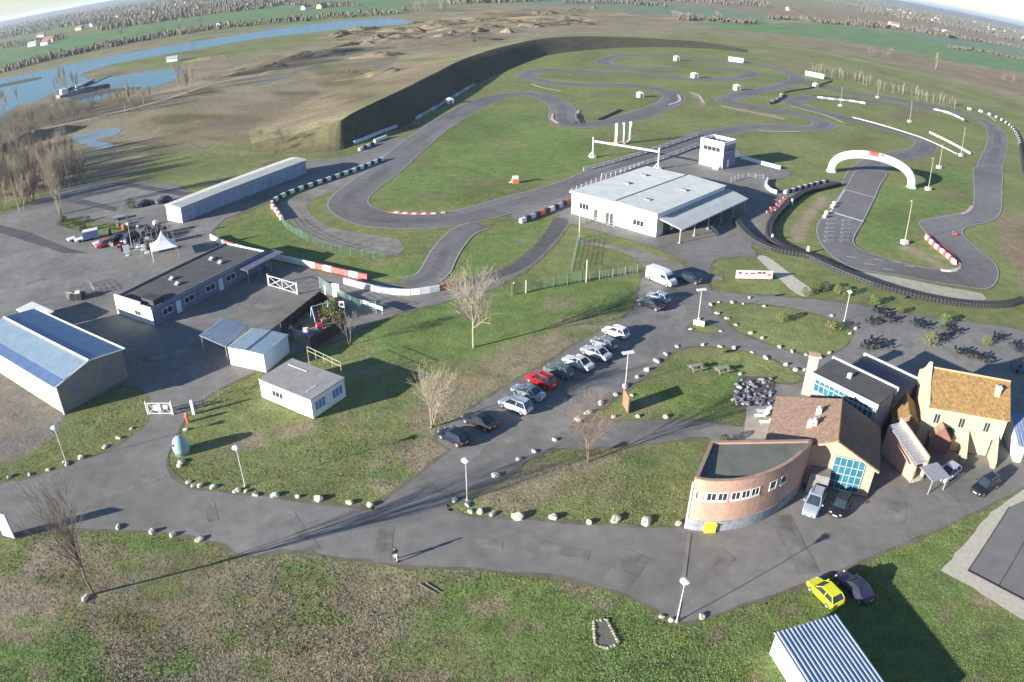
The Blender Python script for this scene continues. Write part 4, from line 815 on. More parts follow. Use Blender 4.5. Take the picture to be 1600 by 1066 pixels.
# -- glazed hall with dark sloping roof
h1 = 6.3; q = [v2(P(x, y, h1)) for x, y in ((1269, 581), (1372, 632), (1405, 613), (1306, 562))]
dA = (q[1] - q[0]).normalized(); nA = Vector((-dA.y, dA.x)); La = (q[1] - q[0]).length; Wd = 5.0; q = [q[0], q[1], q[1] + nA * Wd, q[0] + nA * Wd]
r = thing('glazed_hall', 'modern hall with dark ribbed roof and slanting band of cyan windows', 'building', v3((q[0] + q[2]) / 2, 0))
mb = MB(); mb.add([v3(q[0] + dA * .2 + nA * .5, 0), v3(q[1] - dA * .2 + nA * .5, 0), v3(q[2] - dA * .2 - nA * .2, 0), v3(q[3] + dA * .2 - nA * .2, 0), v3(q[0] + dA * .2 + nA * .5, 6.05), v3(q[1] - dA * .2 + nA * .5, 6.05), v3(q[2] - dA * .2 - nA * .2, 6.3), v3(q[3] + dA * .2 - nA * .2, 6.3)], [(0, 1, 5, 4), (1, 2, 6, 5), (2, 3, 7, 6), (3, 0, 4, 7), (4, 5, 6, 7)]); mb.build('wall', M('slate grey cladding', (.15, .155, .18), (.22, .225, .25), .8, .6), r)
mb = MB(); mb.ribbed(v3(q[0], 6.2), v3(q[1], 6.2), v3(q[2], 6.45), v3(q[3], 6.45), 26, .05, .12); mb.build('roof', DARKR, r)
mb = MB(); mb.box((q[0] + q[1]) / 2 - nA * .12, dA, La + .3, .25, 5.75, 6.32); mb.build('fascia', WHITE, r)
mb = MB(); mb.box((q[2] + q[3]) / 2 + nA * .12, dA, La + .3, .25, 6.1, 6.62); mb.build('fascia', WHITE, r)
gl = onwall(q[0] + nA * .5, q[1] + nA * .5, .5, La - .5, 3.9, 5.7, .08, .1); gl.build('window_band', CYAN, r)
gm = MB()
for k in range(13): s = q[0] + nA * .38 + dA * (.5 + (La - 1) * k / 12); gm.box(s, dA, .08, .08, 3.9, 5.72)
for z in (3.78, 4.8): gm.box((q[0] + q[1]) / 2 + nA * .375, dA, La - .9, .1, z, z + .12)
gm.build('glazing_bars', M('pale blue grey bars', (.30, .38, .42), (.40, .48, .52), 2, .5), r)
mb = MB(); mb.box(q[0] + dA * 3.9 + nA * 2.6, dA, .5, .5, 6.3, 6.9); mb.build('roof_vent', OFFW, r)
# -- lower hall behind
hh_ = 5.0; u = [v2(P(x, y, hh_)) for x, y in ((1345, 578), (1405, 613), (1438, 578), (1380, 548))]
u0 = q[3] + nA * .5 + dA * .8; Lb = La - 1.0; u = [u0, u0 + dA * Lb, u0 + dA * Lb + nA * 7.4, u0 + nA * 7.4]
r = thing('rear_hall', 'low hall with shadow-blue roof and white edge behind the glazed hall', 'building', v3((u[0] + u[2]) / 2, 0)); walls(r, u, 4.2, MATS['slate grey cladding'])
mb = MB(); mb.prism([u[0] - dA * .2, u[1] + dA * .2, u[2] + dA * .2 + nA * .1, u[3] - dA * .2 + nA * .1], 4.2, 4.4); mb.build('roof', M('shadow blue roof membrane', (.055, .06, .085), (.08, .085, .115), .5, .7), r)  # shadow of the glazed hall put into this roof's dark blue
mb = MB(); mb.box((u[2] + u[3]) / 2 + nA * .25, dA, Lb + .5, .26, 4.1, 4.75); mb.build('fascia', WHITE, r)
for k in range(3): window(r, u[2], u[3], 1 + 3 * k, 3 + 3 * k, 1, 2.4)
mb = MB(); mb.box(u[1] - dA * 1.0 + nA * 1.6, dA, 1.0, .7, 4.4, 4.9); mb.build('roof_unit', STEEL, r)
# -- farmhouse
A, B = v2(P(1452, 632, 5.7)), v2(P(1576, 654, 5.7)); d = (B - A).normalized(); n = Vector((-d.y, d.x)); Lf = (B - A).length; dep = 8.0
fp = [A, B, B + n * dep, A + n * dep]
r = thing('farmhouse', 'cream rendered farmhouse with orange lichened tile roof and upstairs windows', 'house', v3((A + B) / 2, 0))
mb = MB(); r0, r1 = A + n * dep / 2, B + n * dep / 2
mb.add([v3(p, 0) for p in fp] + [v3(p, 5.6) for p in fp] + [v3(r0, 8.3), v3(r1, 8.3)], [(0, 1, 5, 4), (1, 2, 6, 9, 5), (2, 3, 7, 6), (3, 0, 4, 8, 7), (4, 5, 9, 8), (6, 7, 8, 9)]); mb.build('wall', PLASTER, r)
mb = MB(); mb.slab([v3(A - n * .3, 5.6), v3(B - n * .3 + d * .2, 5.6), v3(r1 + d * .2, 8.55), v3(r0, 8.55)], .18); mb.build('roof', LICHEN, r)
mb = MB(); mb.slab([v3(r0, 8.55), v3(r1 + d * .2, 8.55), v3(B + n * (dep + .3) + d * .2, 5.6), v3(A + n * (dep + .3), 5.6)], .18); mb.build('roof', LICHEN, r)
mb = MB(); mb.tube(v3(r0, 8.62), v3(r1 + d * .2, 8.62), .13, n=6); mb.build('ridge_tiles', MATS['pale orange timber'], r)
mb = MB(); g = d * -.35; st = [(0, 6.1), (.18, 6.9), (.34, 7.9), (.5, 9.3), (.66, 7.9), (.82, 6.9), (1, 6.1)]
vs = []
for s_, z in st: p = A + n * (dep * s_); vs += [v3(p - d * .4, z), v3(p + d * .02, z), v3(p - d * .4, 0), v3(p + d * .02, 0)]
fs = []
for k in range(len(st) - 1):
    i, j = 4 * k, 4 * k + 4; fs += [(i, i + 1, j + 1, j), (i, j, j + 2, i + 2), (i + 1, i + 3, j + 3, j + 1), (i + 2, j + 2, j + 3, i + 3)]
fs += [(0, 2, 3, 1), (4 * len(st) - 4, 4 * len(st) - 3, 4 * len(st) - 1, 4 * len(st) - 2)]; mb.add(vs, fs); mb.build('gable_parapet', M('pale yellow render', (.44, .36, .22), (.55, .47, .32), 1.2), r)
c = A + d * Lf * .84 + n * 2.3; mb = MB(); mb.box(c, d, .7, .6, 6.3, 8.4); cm = mb.build('chimney', PLASTER, r); mb = MB(); mb.box(c, d, .85, .75, 8.4, 8.5); mb.build('chimney_cap', OFFW, cm)
for uu in (.10, .41, .73): window(r, A, B, Lf * uu, Lf * uu + .85, 3.3, 4.7, frame=MATS['pale yellow render'], nx=2, glass=GLASS)
onwall(A, B, Lf * .28, Lf * .28 + 1.3, .02, 2.6, .06, .12).build('arched_door', DWOOD, r); door(r, A, B, Lf * .88, Lf * .88 + 1.0, 2.4, MATS['dark timber'])
mb = MB(); p = A + d * Lf * .28; ce = p + d * .65 - n * .08
mb.add([(ce.x + d.x * .65 * math.cos(t), ce.y + d.y * .65 * math.cos(t), 2.6 + .55 * math.sin(t)) for t in [PI * k / 8 for k in range(9)]] + [(ce.x + n.x * .1 + d.x * .65 * math.cos(t), ce.y + n.y * .1 + d.y * .65 * math.cos(t), 2.6 + .55 * math.sin(t)) for t in [PI * k / 8 for k in range(9)]], [tuple(range(9))] + [(k, 9 + k, 10 + k, k + 1) for k in range(8)]); mb.build('fanlight', GLASS, r)
for uu in (.545, .93):     # sloping buttress walls
    p = A + d * Lf * uu; mb = MB(); t = d * .28
    mb.add([v3(p - t, 0), v3(p + t, 0), v3(p + t, 3.3), v3(p - t, 3.3), v3(p - n * 2.6 - t, 0), v3(p - n * 2.6 + t, 0), v3(p - n * 2.6 + t, .9), v3(p - n * 2.6 - t, .9)], [(0, 1, 2, 3), (4, 7, 6, 5), (0, 4, 5, 1), (3, 2, 6, 7), (0, 3, 7, 4), (1, 5, 6, 2)]); mb.build('buttress', PLASTER, r)
# low wing left of it, with gable to the yard
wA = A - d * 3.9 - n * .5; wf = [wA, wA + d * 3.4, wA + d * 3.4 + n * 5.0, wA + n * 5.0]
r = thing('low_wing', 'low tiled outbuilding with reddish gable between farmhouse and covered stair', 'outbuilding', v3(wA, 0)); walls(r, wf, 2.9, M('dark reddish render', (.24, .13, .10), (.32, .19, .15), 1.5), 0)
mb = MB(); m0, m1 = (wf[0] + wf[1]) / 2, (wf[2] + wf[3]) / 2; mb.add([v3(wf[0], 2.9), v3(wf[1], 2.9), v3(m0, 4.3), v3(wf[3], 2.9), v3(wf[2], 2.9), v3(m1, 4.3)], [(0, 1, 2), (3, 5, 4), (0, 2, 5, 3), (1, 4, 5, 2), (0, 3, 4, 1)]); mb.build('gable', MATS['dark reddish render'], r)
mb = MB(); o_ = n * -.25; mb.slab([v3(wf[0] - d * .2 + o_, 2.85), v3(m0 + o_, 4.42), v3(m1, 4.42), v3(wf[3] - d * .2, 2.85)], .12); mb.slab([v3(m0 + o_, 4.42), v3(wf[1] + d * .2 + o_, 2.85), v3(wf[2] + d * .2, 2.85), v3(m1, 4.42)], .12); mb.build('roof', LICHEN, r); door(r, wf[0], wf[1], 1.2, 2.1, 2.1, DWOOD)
wa, wb = v2(P(1447, 706)), v2(P(1478, 710)); dw = (wb - wa).normalized(); nw = Vector((-dw.y, dw.x)); mid_ = (wa + wb) / 2  # added gabled form, shaped as the shadow cast on the farmhouse front
r = thing('gable_shadow_form', 'added dark red form shaped as a gable shadow on the farmhouse front', 'porch', v3(wa, 0))
mb = MB(); q4 = [wa, wb, wb + nw * 1.6, wa + nw * 1.6]; mb.add([v3(p, 0) for p in q4] + [v3(p, 2.0) for p in q4] + [v3(mid_, 3.6), v3(mid_ + nw * 1.6, 3.6)], [(0, 1, 5, 8, 4), (1, 2, 6, 5), (2, 3, 7, 9, 6), (3, 0, 4, 7), (4, 8, 9, 7), (8, 5, 6, 9)]); mb.build('wall', M('gable shadow red', (.20, .085, .07), (.26, .12, .10), 1.5), r)
mb = MB(); u_ = Vector((0, 0, .08)); mb.slab([v3(wa - nw * .15 - dw * .12, 1.95) + u_, v3(mid_ - nw * .15, 3.65) + u_, v3(mid_ + nw * 1.6, 3.65) + u_, v3(q4[3] - dw * .12, 1.95) + u_], .07); mb.slab([v3(mid_ - nw * .15, 3.65) + u_, v3(wb - nw * .15 + dw * .12, 1.95) + u_, v3(q4[2] + dw * .12, 1.95) + u_, v3(mid_ + nw * 1.6, 3.65) + u_], .07); mb.build('roof', TILE, r)
# covered stair
s0, s1 = v2(P(1398, 668, 3.4)), v2(P(1442, 728, 2.2)); dd = (s1 - s0).normalized(); nn = Vector((-dd.y, dd.x)); Ls = (s1 - s0).length
r = thing('covered_stair', 'sloping covered stair with ribbed grey roof and cream side wall beside the farmhouse', 'stair', v3(s0, 0))
mb = MB(); mb.ribbed(v3(s0 - nn * 1.1, 3.9), v3(s1 - nn * 1.1, 2.6), v3(s1 + nn * .5, 2.7), v3(s0 + nn * .5, 4.0), 14, .05, .08); mb.build('roof', STEEL, r)
mb = MB(); t = nn * .12; p, q2 = s0 + nn * .65, s1 + nn * .65; mb.add([v3(p - t, 0), v3(q2 - t, 0), v3(q2 + t, 0), v3(p + t, 0), v3(p - t, 4.7), v3(q2 - t, 3.3), v3(q2 + t, 3.3), v3(p + t, 4.7)], [(0, 1, 5, 4), (1, 2, 6, 5), (2, 3, 7, 6), (3, 0, 4, 7), (4, 5, 6, 7)]); mb.build('side_wall', PLASTER, r)
mb = MB(); p, q2 = s0 - nn * 1.0, s1 - nn * 1.0; mb.add([v3(p - t, 0), v3(q2 - t, 0), v3(q2 + t, 0), v3(p + t, 0), v3(p - t, 3.6), v3(q2 - t, 2.3), v3(q2 + t, 2.3), v3(p + t, 3.6)], [(0, 1, 5, 4), (1, 2, 6, 5), (2, 3, 7, 6), (3, 0, 4, 7), (4, 5, 6, 7)]); mb.build('side_wall', BRICK, r)
mb = MB()
for k in range(8): mb.box(s0.lerp(s1, (k + .5) / 8) - nn * .2, dd, Ls / 8 + .01 * k, 1.3, 0, 2.0 - .22 * k)
mb.build('steps', CONC, r)
p = s1 + dd * 1.3 + nn * .9; mb = MB(); mb.slab([v3(p - dd * 1.3 - nn * 1.4, 2.2), v3(p + dd * 1.3 - nn * 1.4, 2.0), v3(p + dd * 1.3 + nn * 1.4, 2.0), v3(p - dd * 1.3 + nn * 1.4, 2.2)], .1); pr = mb.build('porch_roof', STEEL, r)
for a_ in (-1, 1): mb = MB(); qq = p + dd * 1.1 + nn * a_ * 1.2; mb.tube(v3(qq, 0), v3(qq, 1.95), .07, n=6); mb.build('post', STEEL, r)
# blue-roofed pavilion at the right edge
pa_, pb_, pc_, pd_ = v2(P(1579, 643, 3.7)), v2(P(1592, 697, 2.5)), None, None
pc_, pd_ = pb_ + d * 7, pa_ + d * 7; r = thing('blue_annex', 'pale blue sloping roof of an annex cut by the right edge beside the farmhouse', 'annex', v3(pb_, 0))
mb = MB(); mb.ribbed(v3(pb_, 2.5), v3(pc_, 2.5), v3(pd_, 3.7), v3(pa_, 3.7), 14, .05, .08); mb.build('roof', M('pale blue sheet', (.15, .20, .32), (.21, .27, .39), .7, .5), r)
pe_ = (pa_ - pb_).normalized() * .25; mb = MB(); f4 = [pb_ + d * .15 + pe_, pc_ + pe_, pd_ - pe_, pa_ + d * .15 - pe_]; mb.prism(f4, 0, [2.35, 2.35, 3.5, 3.5]); mb.build('wall', OFFW, r); door(r, f4[0], f4[1], 1.0, 1.9, 2.0, DWOOD)
# paved court on the right with its grey slab
sheet('paved_court', CONC, W([(1470, 892), (1548, 800), (1600, 766), (1760, 700), (1900, 900), (1760, 1050), (1600, 970), (1520, 920)]), z=.03, edge=.12, smooth=0)
cs = M('grey court slab', (.15, .145, .135), (.19, .185, .175), .4, .9)
pts = W([(1512, 892), (1576, 793), (1740, 720), (1760, 990), (1600, 938)])
mb = MB(); mb.prism([(p.x, p.y) for p in pts], -.0, .035); o = mb.build('court_slab', cs, loc=(0, 0, 0)); o['kind'] = 'structure'
mb = MB()
mb.tube(P(1512, 892, .06), P(1600, 938, .06), .09, n=4); mb.tube(P(1512, 892, .06), P(1576, 793, .06), .05, n=4); mb.tube(P(1560, 916, .05), P(1612, 826, .05), .05, n=4); mb.tube(P(1600, 938, .06), P(1760, 990, .06), .09, n=4)
o = mb.build('court_shade_lines', MATS['dark timber'], loc=(0, 0, 0)); o['kind'] = 'structure'  # dark tubes stand for the slab step's shade line and the court's line

# ---------------------------------------------------------------- vehicles
RUB = BLACK; RIM = M('wheel rim', (.35, .36, .37), (.5, .5, .52), 4, .35, metal=.6); LAMPW = M('headlight lens', (.7, .7, .68), (.85, .85, .83), 3, .15); LAMPR = M('tail light lens', (.35, .01, .01), (.5, .02, .02), 3, .25)
TRIM = M('black trim', (.012, .012, .014), (.02, .02, .022), 3, .5)
def paint(name, c): return M(name, c, tuple(min(1, v * 1.06 + .002) for v in c), 1, .25, spec=.6)
def make_car(name, label, cat, col, kind='hatch', group=None):
    L, Wd, H = {'hatch': (4.0, 1.75, 1.47), 'saloon': (4.5, 1.78, 1.45), 'suv': (4.5, 1.85, 1.7), 'van': (5.5, 2.0, 2.45), 'mpv': (4.3, 1.78, 1.62)}[kind]
    r = thing(name, label, cat, (0, 0, 0), group); hw = Wd / 2; g = .2
    belt = {'hatch': .92, 'saloon': .92, 'suv': 1.05, 'van': 1.25, 'mpv': .98}[kind]
    # nose at +x.  stations: x, half width, z bottom, z top
    if kind == 'van': st = [(-L / 2, .93, .35, 2.1), (-L / 2 + .08, 1.0, .28, 2.32), (-.2, 1.0, .25, 2.42), (1.0, 1.0, .25, 2.36), (1.35, .98, .25, 2.2), (2.0, .96, .25, 1.35), (2.55, .9, .28, 1.1), (2.75, .78, .36, .8)]
    else:
        hb = {'hatch': (.70, .80), 'saloon': (.68, .78), 'suv': (.82, .92), 'mpv': (.78, .88)}[kind]; tail = .95 if kind == 'saloon' else 1.0
        st = [(-L / 2, .80, .34, .62 * belt / .9), (-L / 2 + .10, .92, .26, belt * .93 * tail), (-L / 2 + .5, .98, g, belt * .99 * tail), (-.6, 1.0, g, belt), (.35, 1.0, g, belt * .99), (L / 2 - 1.15, .98, g, hb[1] * 1.03), (L / 2 - .45, .93, g + .02, hb[0]), (L / 2 - .08, .82, .27, hb[0] * .86), (L / 2, .70, .34, .55)]
    mb = MB(); vs = []; m = 10
    for x, k, z0, z1 in st:
        w_ = hw * k; h_ = z1 - z0
        vs += [(x, -w_ * .9, z0), (x, -w_, z0 + h_ * .25), (x, -w_, z0 + h_ * .62), (x, -w_ * .965, z0 + h_ * .86), (x, -w_ * .86, z1), (x, w_ * .86, z1), (x, w_ * .965, z0 + h_ * .86), (x, w_, z0 + h_ * .62), (x, w_, z0 + h_ * .25), (x, w_ * .9, z0)]
    fs = [(i * m + j, i * m + (j + 1) % m, (i + 1) * m + (j + 1) % m, (i + 1) * m + j) for i in range(len(st) - 1) for j in range(m)] + [tuple(range(m)), tuple(range((len(st) - 1) * m, len(st) * m))]
    mb.add(vs, fs); body = mb.build('body', col, r, smooth=False)
    if kind != 'van':
        x0, x1 = {'hatch': (-L / 2 + .22, .98), 'saloon': (-L / 2 + .75, .95), 'suv': (-L / 2 + .15, 1.0), 'mpv': (-L / 2 + .15, 1.15)}[kind]; t0, t1 = x0 + (.42 if kind != 'saloon' else .75), x1 - .82
        b0, b1 = hw * .88, hw * .68; zb = belt - .02
        vs = [(x0, -b0, zb), (x1, -b0 * .96, zb - .04), (x1, b0 * .96, zb - .04), (x0, b0, zb), (t0, -b1, H - .05), (t1, -b1, H - .03), (t1, b1, H - .03), (t0, b1, H - .05)]
        mb = MB(); mb.add(vs, [(0, 1, 5, 4), (1, 2, 6, 5), (2, 3, 7, 6), (3, 0, 4, 7), (4, 5, 6, 7)]); mb.build('windows', GLASS, r)
        mb = MB(); mb.add([(t0 - .04, -b1 - .02, H - .05), (t1 + .05, -b1 - .02, H - .05), (t1 + .05, b1 + .02, H - .05), (t0 - .04, b1 + .02, H - .05), (t0 + .12, -b1 * .86, H), (t1 - .1, -b1 * .86, H), (t1 - .1, b1 * .86, H), (t0 + .12, b1 * .86, H)], [(0, 1, 5, 4), (1, 2, 6, 5), (2, 3, 7, 6), (3, 0, 4, 7), (4, 5, 6, 7), (3, 2, 1, 0)]); mb.build('roof', col, r)
        for s in (-1, 1):
            mb = MB()
            for (xa, ya, za), (xb, yb, zb2) in (((x0, b0, zb), (t0, b1, H - .05)), ((x1, b0 * .96, zb - .04), (t1, b1, H - .03)), (((x0 + x1) / 2 - .15, b0 * .99, zb), ((t0 + t1) / 2, b1, H - .04))): mb.tube((xa, s * ya, za), (xb, s * yb, zb2), .045, n=4)
            mb.tube((t0, s * b1, H - .05), (t1, s * b1, H - .03), .045, n=4); mb.build('pillar_frame', col, r)
        if kind in ('suv', 'mpv'):
            for s in (-1, 1): mb = MB(); mb.tube((t0 + .1, s * b1 * .85, H + .05), (t1 - .2, s * b1 * .85, H + .05), .025, n=4); mb.build('roof_rail', STEEL, r)
    else:
        mb = MB(); mb.add([(1.38, -.80, 2.14), (1.38, .80, 2.14), (2.02, .84, 1.36), (2.02, -.84, 1.36), (1.34, -.80, 2.10), (1.34, .80, 2.10), (1.98, .84, 1.32), (1.98, -.84, 1.32)], [(0, 3, 2, 1), (4, 5, 6, 7), (0, 1, 5, 4), (1, 2, 6, 5), (2, 3, 7, 6), (3, 0, 4, 7)]); mb.build('windscreen', GLASS, r)
        for s in (-1, 1): mb = MB(); mb.add([(.55, s * 1.0, 1.35), (1.75, s * .985, 1.35), (1.35, s * .985, 1.95), (.55, s * 1.0, 1.98), (.55, s * 1.015, 1.35), (1.75, s * 1.0, 1.35), (1.35, s * 1.0, 1.95), (.55, s * 1.015, 1.98)], [(0, 1, 2, 3), (4, 7, 6, 5), (0, 4, 5, 1), (1, 5, 6, 2), (2, 6, 7, 3), (3, 7, 4, 0)]); mb.build('side_window', GLASS, r)
        for s in (-1, 1): mb = MB(); mb.box((-.6, s * 1.005), (1, 0), 3.4, .03, .62, .70); mb.build('side_moulding', TRIM, r)
    wr = .31 if kind in ('hatch', 'saloon', 'mpv') else .35
    for x in (-L / 2 + .75, L / 2 - .82):
        for s in (-1, 1):
            mb = MB(); mb.tube((x, s * (hw - .19), wr), (x, s * (hw + .012), wr), wr, n=14); wo = mb.build('wheel', RUB, r); mb = MB(); mb.tube((x, s * (hw - .05), wr), (x, s * (hw + .022), wr), wr * .62, n=10); mb.build('rim', RIM, wo)
    for s in (-1, 1):
        xz = (L / 2 - .16, .62) if kind != 'van' else (2.62, .78)
        mb = MB(); mb.ball((xz[0] - .02, s * hw * .62, xz[1] - .02), .17, 1, 0, (.6, 1, .5)); mb.build('headlight', LAMPW, r)
        mb = MB(); mb.box((-L / 2 + .05, s * hw * .76), (1, 0), .12, .22, belt * .72 if kind != 'van' else 1.0, belt * .93 if kind != 'van' else 1.5); mb.build('tail_light', LAMPR, r)
        mb = MB(); mb.box(({'van': 1.7}.get(kind, .78), s * (hw + .09)), (1, 0), .12, .18, belt + .02, belt + .16); mb.build('door_mirror', col if kind != 'van' else TRIM, r)
    mb = MB(); mb.box((L / 2 - .02 if kind != 'van' else 2.74, 0), (1, 0), .06, .9, .38, .52); mb.build('grille', TRIM, r)
    for x in ((L / 2 + .015) if kind != 'van' else 2.78, -L / 2 - .015): mb = MB(); mb.box((x, 0), (1, 0), .02, .5, .42 if x > 0 else .58, .53 if x > 0 else .69); mb.build('number_plate', OFFW, r)
    return learn(r)
ROWG = 'cars parked along the lane below the pit building'
CARS = [  # name, kind, colour, nose px, tail px, label, group
 ('parked_car', 'hatch', (.012, .016, .035), (690, 671), (728, 690), 'dark navy hatchback, lowest of the line of parked cars by the lawn', ROWG),
 ('parked_car', 'saloon', (.022, .024, .026), (730, 648), (768, 664), 'black car second from the bottom of the line of parked cars', ROWG),
 ('parked_car', 'mpv', (.42, .45, .50), (781, 622), (830, 641), 'pale silver people carrier with empty gap below it in the line', ROWG),
 ('parked_car', 'saloon', (.30, .37, .38), (801, 602), (850, 621), 'silver green saloon directly below the red car', ROWG),
 ('parked_car', 'mpv', (.50, .012, .015), (824, 583), (868, 603), 'bright red car in the middle of the parked line', ROWG),
 ('parked_car', 'hatch', (.10, .14, .13), (853, 571), (893, 585), 'small dark green car directly above the red car', ROWG),
 ('parked_car', 'saloon', (.50, .52, .54), (882, 556), (925, 574), 'light silver saloon two places above the red car', ROWG),
 ('parked_car', 'saloon', (.38, .41, .45), (911, 541), (952, 558), 'blue grey silver saloon third above the red car', ROWG),
 ('parked_car', 'hatch', (.20, .21, .23), (926, 528), (962, 542), 'dark silver hatchback second from the top of the long line', ROWG),
 ('parked_car', 'hatch', (.70, .70, .67), (943, 511), (982, 524), 'white hatchback at the top end of the long line', ROWG),
 ('parked_car', 'saloon', (.02, .022, .028), (994, 466), (1040, 482), 'black saloon nearest the road below the white van', 'cars below the white van'),
 ('parked_car', 'hatch', (.40, .44, .50), (1010, 457), (1048, 470), 'silver hatchback between the black saloon and the white van', 'cars below the white van'),
 ('delivery_van', 'van', (.72, .72, .70), (1058, 446), (1010, 426), 'white panel van parked beside the gravel path', None),
 ('parked_car', 'hatch', (.025, .028, .035), (1094, 438), (1062, 432), 'dark hatchback in the shade behind the white van', None),
 ('parked_car', 'suv', (.30, .35, .40), (1263, 806), (1281, 764), 'silver grey off-roader beside the round brick building', 'cars in front of the glazed gable'),
 ('parked_car', 'hatch', (.015, .015, .018), (1304, 806), (1323, 770), 'black hatchback right of the silver grey off-roader', 'cars in front of the glazed gable'),
 ('parked_car', 'hatch', (.36, .40, .47), (1465, 750), (1499, 726), 'silver hatchback parked below the farmhouse buttress', None),
 ('parked_car', 'suv', (.014, .015, .02), (1517, 772), (1562, 745), 'black estate car on the open asphalt below the farmhouse', None),
 ('parked_car', 'hatch', (.68, .66, .02), (1270, 905), (1310, 944), 'bright yellow hatchback with black windows on the grass above the ribbed shed', None),
 ('parked_car', 'saloon', (.035, .03, .06), (1316, 898), (1357, 934), 'dark purple blue saloon in the shed shadow beside the yellow car', None)]
CM = {}
for nm, kd, col, pn, pt, lab, grp in CARS:
    a, b = P(*pn, .7), P(*pt, .7); d = a - b
    c = make_car(nm, lab, 'van' if kd == 'van' else 'car', paint('car paint %d' % len(CM), col), kd, grp); CM[lab] = c
    c.location = ((a.x + b.x) / 2, (a.y + b.y) / 2, .06); c.rotation_euler = (0, 0, math.atan2(d.y, d.x))
# go-karts
def make_kart():
    r = thing('go_kart', 'kart', 'go-kart'); mb = MB(); mb.prism([(-.8, -.35), (.7, -.3), (.7, .3), (-.8, .35)], .1, .16); mb.build('floor_pan', STEEL, r)
    mb = MB(); mb.prism([(.55, -.5), (.95, -.35), (.95, .35), (.55, .5)], .12, .34); mb.build('nose_cone', RED, r)
    for s in (-1, 1): mb = MB(); mb.prism([(-.35, s * .42), (.4, s * .42), (.4, s * .66), (-.35, s * .66)], .12, .32); mb.build('side_pod', RED, r)
    mb = MB(); mb.prism([(-.45, -.2), (-.05, -.2), (-.05, .2), (-.45, .2)], .16, [.5, .22, .22, .5]); mb.build('seat', TRIM, r)
    mb = MB(); mb.box((-.5, .32), (1, 0), .35, .25, .16, .5); mb.build('engine', STEEL, r)
    for x in (-.6, .6):
        for s in (-1, 1): mb = MB(); mb.tube((x, s * .52, .14), (x, s * .7, .14), .14, n=10); mb.build('wheel', RUB, r)
    return learn(r)
k0 = make_kart(); p = P(1491, 367); k0.location = (p.x, p.y, .14); k0.rotation_euler = (0, 0, -1.0); k0['label'] = 'lone kart on the track beside the red and white marker balls'
KP = [(1202, 333), (1207, 327), (1211, 321), (1216, 322), (1221, 316), (1226, 311), (1213, 330), (1219, 324)]
for i, (x, y) in enumerate(KP): p = P(x, y); dup(k0, (p.x, p.y, .05), .6 + .1 * i, label='red kart, %s from the bottom of the cluster at the pit exit wall' % nth(i, len(KP)), group='karts waiting at the pit exit')

# ---------------------------------------------------------------- lamps and masts
def lamp(base, top, label, square=False, group='street lamps along the lanes'):
    b = P(*base); h = 5.1; r = thing('street_lamp', label, 'street lamp', b, group)
    mb = MB(); mb.lathe(b, [(.16, 0), (.16, .12), (.10, .16), (.10, .3)], 8); mb.build('base', CONC, r)
    mb = MB(); mb.tube((b.x, b.y, .25), (b.x, b.y, h - .35), .048, .036, 8); mb.build('pole', MATS['off white render'], r)
    if square: mb = MB(); mb.box(b, (1, .3), 1.5, .55, h - .3, h - .12); mb.build('lamp_head', OFFW, r)
    else:
        mb = MB(); mb.lathe((b.x, b.y, h - .4), [(.08, 0), (.2, .08), (.26, .25), (.2, .4), (.12, .44)], 12); g = mb.build('lamp_head', M('frosted globe', (.66, .66, .64), (.74, .74, .72), 2, .3), r)
        mb = MB(); mb.lathe((b.x, b.y, h + .02), [(.46, 0), (.42, .05), (.18, .14), (.04, .17)], 14); mb.build('lamp_shade', WHITE, g)
lamp((1057, 972), 0, 'mushroom street lamp at the grass corner nearest the camera'); lamp((383, 760), 0, 'mushroom street lamp on the cabin lawn above the boulder row')
lamp((104, 724), 0, 'mushroom street lamp in front of the big grey warehouse'); lamp((730, 782), 0, 'mushroom street lamp at the fork tip beside the boulders')
lamp((977, 604), 0, 'street lamp beside the wooden board across from the parked cars', True); lamp((1091, 499), 0, 'street lamp with flat square head near the white van', True)
lamp((1319, 502), 0, 'mushroom street lamp at the terrace end of the boulder-ringed island lawn'); lamp((206, 386), 0, 'street lamp among the vehicles left of the white tent')
MASTS = [(1413, 381, 9.4, 'tall pale mast on white block inside the hairpin left of the red and white balls'), (1450, 297, 9.0, 'tall pale mast right of the inflatable arch foot'), (1467, 263, 7.5, 'mast on the grass right behind the inflatable arch'), (1501, 244, 10, 'mast at the end of the double white barrier'), (1421, 191, 8.5, 'thin mast in the middle of the far right infield'), (1371, 153, 9, 'farthest thin mast, beyond the white block row'), (1313, 166, 8, 'thin mast under the white block row'), (927, 246, 5.8, None)]
for x, y, h, lab in MASTS:
    if not lab: continue
    b = P(x, y); r = thing('light_mast', lab, 'mast', b, 'masts on the kart track infield')
    mb = MB(); mb.box(b, (1, .4), 1.5, 1.2, 0, .8); mb.build('base_block', WHITE, r)
    mb = MB(); mb.tube((b.x, b.y, .8), (b.x, b.y, h), .08, .05, 8); mb.build('pole', CONC, r); mb = MB(); mb.box(b, (1, .5), .8, .35, h, h + .25); mb.build('floodlight', STEEL, r)
